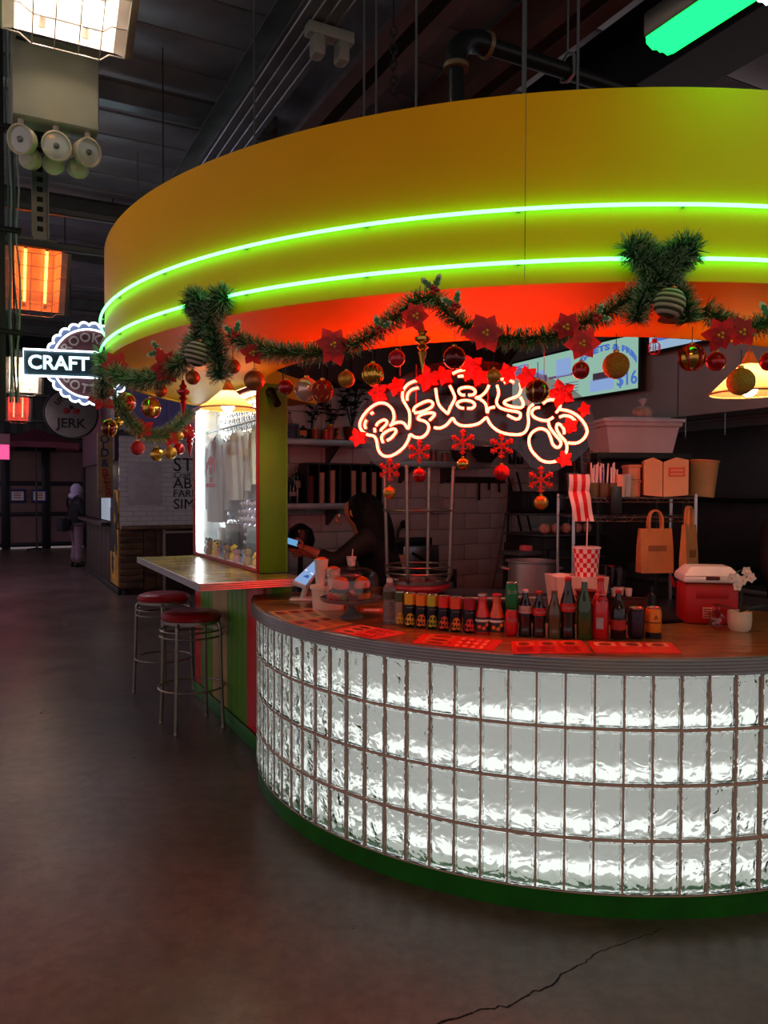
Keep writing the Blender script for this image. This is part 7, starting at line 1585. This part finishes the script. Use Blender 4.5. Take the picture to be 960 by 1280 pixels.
for px, py, rp, lb_ in ((135,500,18,'red poinsettia at the top of the back garland'),(185,538,14,'bright red velvet flower on the back garland'),(218,548,12,'red flower low on the back garland'),(238,540,10,'small red flower against the lit case frame')):
    c = bk_(px, py)+V((0,-.10,0)); flower('poinsettia', lb_, c, rp*c.y/FPX, (.1,-1,.0), M('velvet_red', (190,14,20), .6), 5, 'poinsettias on the back garland')
for i, (px, py, rp, lb_) in enumerate(((474,492,15,'red foil flower over the first letter of the neon sign'),(497,484,13,'red foil flower between first two neon letters'),(537,475,17,'red foil flower on the second neon letter'),(556,472,14,'red foil flower beside the middle neon letter'),(590,460,19,'large red foil flower at the top of the neon sign'),(600,472,14,'red foil flower under the large one on the neon sign'),(635,468,14,'red foil flower over the Y of the neon sign'),(658,473,16,'red foil flower next to the gold-swirl ball'),(700,492,19,'red foil flower over the last neon letter'),(730,513,10,'small red foil flower at the sign corner'),(449,548,13,'orange-lit foil flower at the lower corner of the first letter'),(712,533,11,'orange foil flower inside the last neon letter'),(705,575,12,'red foil flower under the last neon letter'))):
    p = sgn(px, py, .03); c = SO + SR*p.x + SN*.035 + V((0,0,p.z)); flower('foil_flower', lb_, c, rp*c.y/FPX, SN+V((0,0,random.uniform(-.2,.2))), foil, 5, 'foil flowers on the neon sign', centre=False, curl=.4)
# ---- holly sprigs
hl = M('holly_leaf', (30,110,60), .4, var=.2); hle = M('holly_edge', (200,206,170), .5); hb = M('holly_berry', (170,16,20), .25, coat=.4)
def holly(label, px, py, rp, ang, f=fr):
    c = f(px, py)+V((0,-.09,0)); r = rp*c.y/FPX; t = thing('holly_sprig', label, 'sprig', c, 0, 'holly sprigs')
    for k, a in enumerate((ang, ang+1.2)):
        out = [(0,0),(.2,.18),(.32,.1),(.5,.24),(.62,.12),(.8,.18),(1,0)]; out = out+[(x,-y) for x, y in out[-2:0:-1]]
        for m_, s_, d_ in ((hle,1.12,.0),(hl,.92,-.002)):
            g = MB(); g.prism([((x*math.cos(a)-y*math.sin(a))*r*2*s_, (x*math.sin(a)+y*math.cos(a))*r*2*s_) for x, y in out], d_-.0015, d_, Tid); g.build('leaf' if s_ < 1 else 'leaf_edge', m_, t, smooth=False)
    for k in range(3): g = MB(); g.sphere((.009*math.cos(k*2.1),-.012,.009*math.sin(k*2.1)), .009, 10, 8); g.build('berry', hb, t)
holly('holly sprig on the garland right of the small bow', 300, 425, 9, 1.3); holly('holly sprig lit green at the garland peak', 540, 372, 10, 1.2); holly('holly sprig with berries left of the garland peak', 474, 420, 9, .6); holly('holly sprig right of the garland peak', 566, 392, 10, 1.4); holly('holly sprig on the swag beside the menu screen', 735, 405, 9, -.1); holly('holly sprig on the garland above the rattan lamp', 945, 408, 12, .9); holly('holly sprig left of the small bow', 208, 445, 8, 2.2)
# ---- snowflakes under the sign
sfm = M('snowflake_red', (232,60,36), .5, var=.1)
for i, (px, py, rp, bpy_, br, st, nm) in enumerate(((488,588,13,616,8,'gold_matte','first letter'),(525,565,13,594,9,'red','second letter'),(579,553,14,580,8,'gold_shiny','middle letter'),(627,558,14,591,10,'red_glitter','fourth letter'),(676,600,15,628,9,'gold_matte','last letter'))):
    p = sgn(px, py); c = SO+SR*p.x+V((0,0,p.z))+SN*.021; r = rp*c.y/FPX
    t = thing('snowflake', 'red snowflake hanging under the %s of the neon sign' % nm, 'ornament', c, sign_rz, 'snowflakes under the neon sign')
    for k in range(6):
        a = PI/2+k*PI/3; g = MB(); e = V((math.cos(a),0,math.sin(a))); s = V((-math.sin(a),0,math.cos(a)))
        g.tube([V((0,0,0)), e*r], r*.1, 6); 
        for f_ in (.5,.78):
            for sg_ in (-1,1): g.tube([e*r*f_, e*r*(f_+.18)+s*sg_*r*.26], r*.08, 6)
        g.sphere(e*r, r*.13, 8, 6); g.build('arm', sfm, t)
    g = MB(); g.lathe([(.001,-.003),(r*.3,-.003),(r*.3,.003),(.001,.003)], 6, T=Matrix.Rotation(PI/2,3,'X')); g.build('centre', sfm, t)
    g = MB(); zl = max(r+.002, (bpy_-py)*c.y/FPX - br*c.y/FPX*1.16); g.cyl((0,0,r),(0,0,r+.03), .001, n=5); g.build('string', tw, t); g = MB(); g.cyl((0,0,-r*.95),(0,0,-zl), .001, n=5); g.build('string', tw, t)
    sf = lambda x, y: SO+SR*sgn(x, y).x+V((0,0,sgn(x, y).z))+SN*.021
    ball('%s ball hung under the snowflake of the %s' % (st.replace('_',' ').replace('matte','satin'), nm), px, bpy_, br, sf, st, string=.01)
# ---- little red wire lantern
c = at(818,435,3.2); t = thing('wire_lantern', 'small red wire lantern hanging behind the large bow', 'lantern', c); LS = .5; rw_ = M('lantern_red', (200,40,36), .4); 
for k in range(6): a = 2*PI*k/6; g = MB(); g.tube(smooth_path([(.012*math.cos(a),.012*math.sin(a),.05),(.045*math.cos(a),.045*math.sin(a),.03),(.045*math.cos(a),.045*math.sin(a),-.03),(.03*math.cos(a),.03*math.sin(a),-.05)],4), .0035, 5); g.v = [(x*LS, y*LS, z*LS) for x, y, z in g.v]; g.build('rib', rw_, t)
g = MB(); g.tube([V((.045*math.cos(2*PI*i/16),.045*math.sin(2*PI*i/16),0)) for i in range(16)], .0025, 5, closed=True); g.lathe([(.03,-.052),(.03,-.046)], 14); g.lathe([(.025,.045),(.02,.06),(.02,.075)], 12); g.v = [(x*LS, y*LS, z*LS) for x, y, z in g.v]; g.build('hoop', rw_, t); g = MB(); g.cyl((0,0,.075*LS),(0,0,2.225-c.z), .0012, n=5); g.build('string', tw, t)
# ================================================================== pendant lamps
def shade_mat():
    if 'rattan_shade' in MATS: return MATS['rattan_shade']
    m = bpy.data.materials.new('rattan_shade'); m.use_nodes = True; nt = m.node_tree; nt.nodes.clear(); L = nt.links.new
    d = nt.nodes.new('ShaderNodeBsdfDiffuse'); d.inputs[0].default_value = lin((214,164,96))+(1,); tr = nt.nodes.new('ShaderNodeBsdfTranslucent'); tr.inputs[0].default_value = lin((232,170,96))+(1,)
    x = nt.nodes.new('ShaderNodeMixShader'); x.inputs[0].default_value = .6; o = nt.nodes.new('ShaderNodeOutputMaterial'); L(d.outputs[0], x.inputs[1]); L(tr.outputs[0], x.inputs[2]); L(x.outputs[0], o.inputs[0]); MATS['rattan_shade'] = m; return m
def pendant(label, px, py, Y, r, h):
    c = at(px, py, Y); t = thing('pendant_lamp', label, 'lamp', c, 0, 'pendant lamps'); rat = shade_mat()
    g = MB(); n = 40
    for k in range(n):
        a = 2*PI*k/n; b_ = 2*PI*(k+1)/n; am = (a+b_)/2
        g.add([V((.03*math.cos(a),.03*math.sin(a),h)), V((r*math.cos(a),r*math.sin(a),0)), V((r*1.01*math.cos(am),r*1.01*math.sin(am),-.004)), V((r*math.cos(b_),r*math.sin(b_),0)), V((.03*math.cos(b_),.03*math.sin(b_),h)), V((.034*math.cos(am),.034*math.sin(am),h))], [(0,1,2,5),(5,2,3,4)])
    g.build('shade', rat, t)
    g = MB(); g.tube([V((r*math.cos(2*PI*i/40),r*math.sin(2*PI*i/40),0)) for i in range(40)], .004, 6, closed=True); g.build('rim', M('rattan_rim', (196,146,84), .5), t)
    g = MB(); g.lathe([(.032,h-.01),(.034,h),(.02,h+.03),(.012,h+.05),(.001,h+.05)], 16); g.build('socket_cap', M('rattan_rim'), t)
    g = MB(); g.sphere((0,0,h*.18), .034, 16, 12); g.build('bulb', EM('warm_bulb', (1,.84,.62), 75*LIGHT['pendant']), t)
    g = MB(); g.cyl((0,0,h+.05),(0,0,ZB+.005-c.z), .003, n=6); g.build('cord', M('rattan_rim'), t)
    return t
pendant('rattan cone pendant lamp glowing in front of the lit display case', 285, 511, 4.05, .145, .095)
pendant('rattan cone pendant lamp glowing behind the glitter ball', 936, 492, 3.15, .15, .12)
# small black camera on the green end panel
c = at(343, 497, 4.63); t = thing('security_camera', 'small black camera fixed to the green end panel', 'camera', c); g = MB(); g.tube([(-.01,-.03,.02),(.03,-.08,-.05)], .024, 14); g.build('barrel', blk, t); g = MB(); g.sphere((-.02,-.01,.03), .032, 14, 10); g.build('mount', blk, t); g = MB(); g.tube(smooth_path([(0,0,.04),(.05,0,.09),(.045,0,.2)],4), .004, 6); g.build('cable', blk, t)
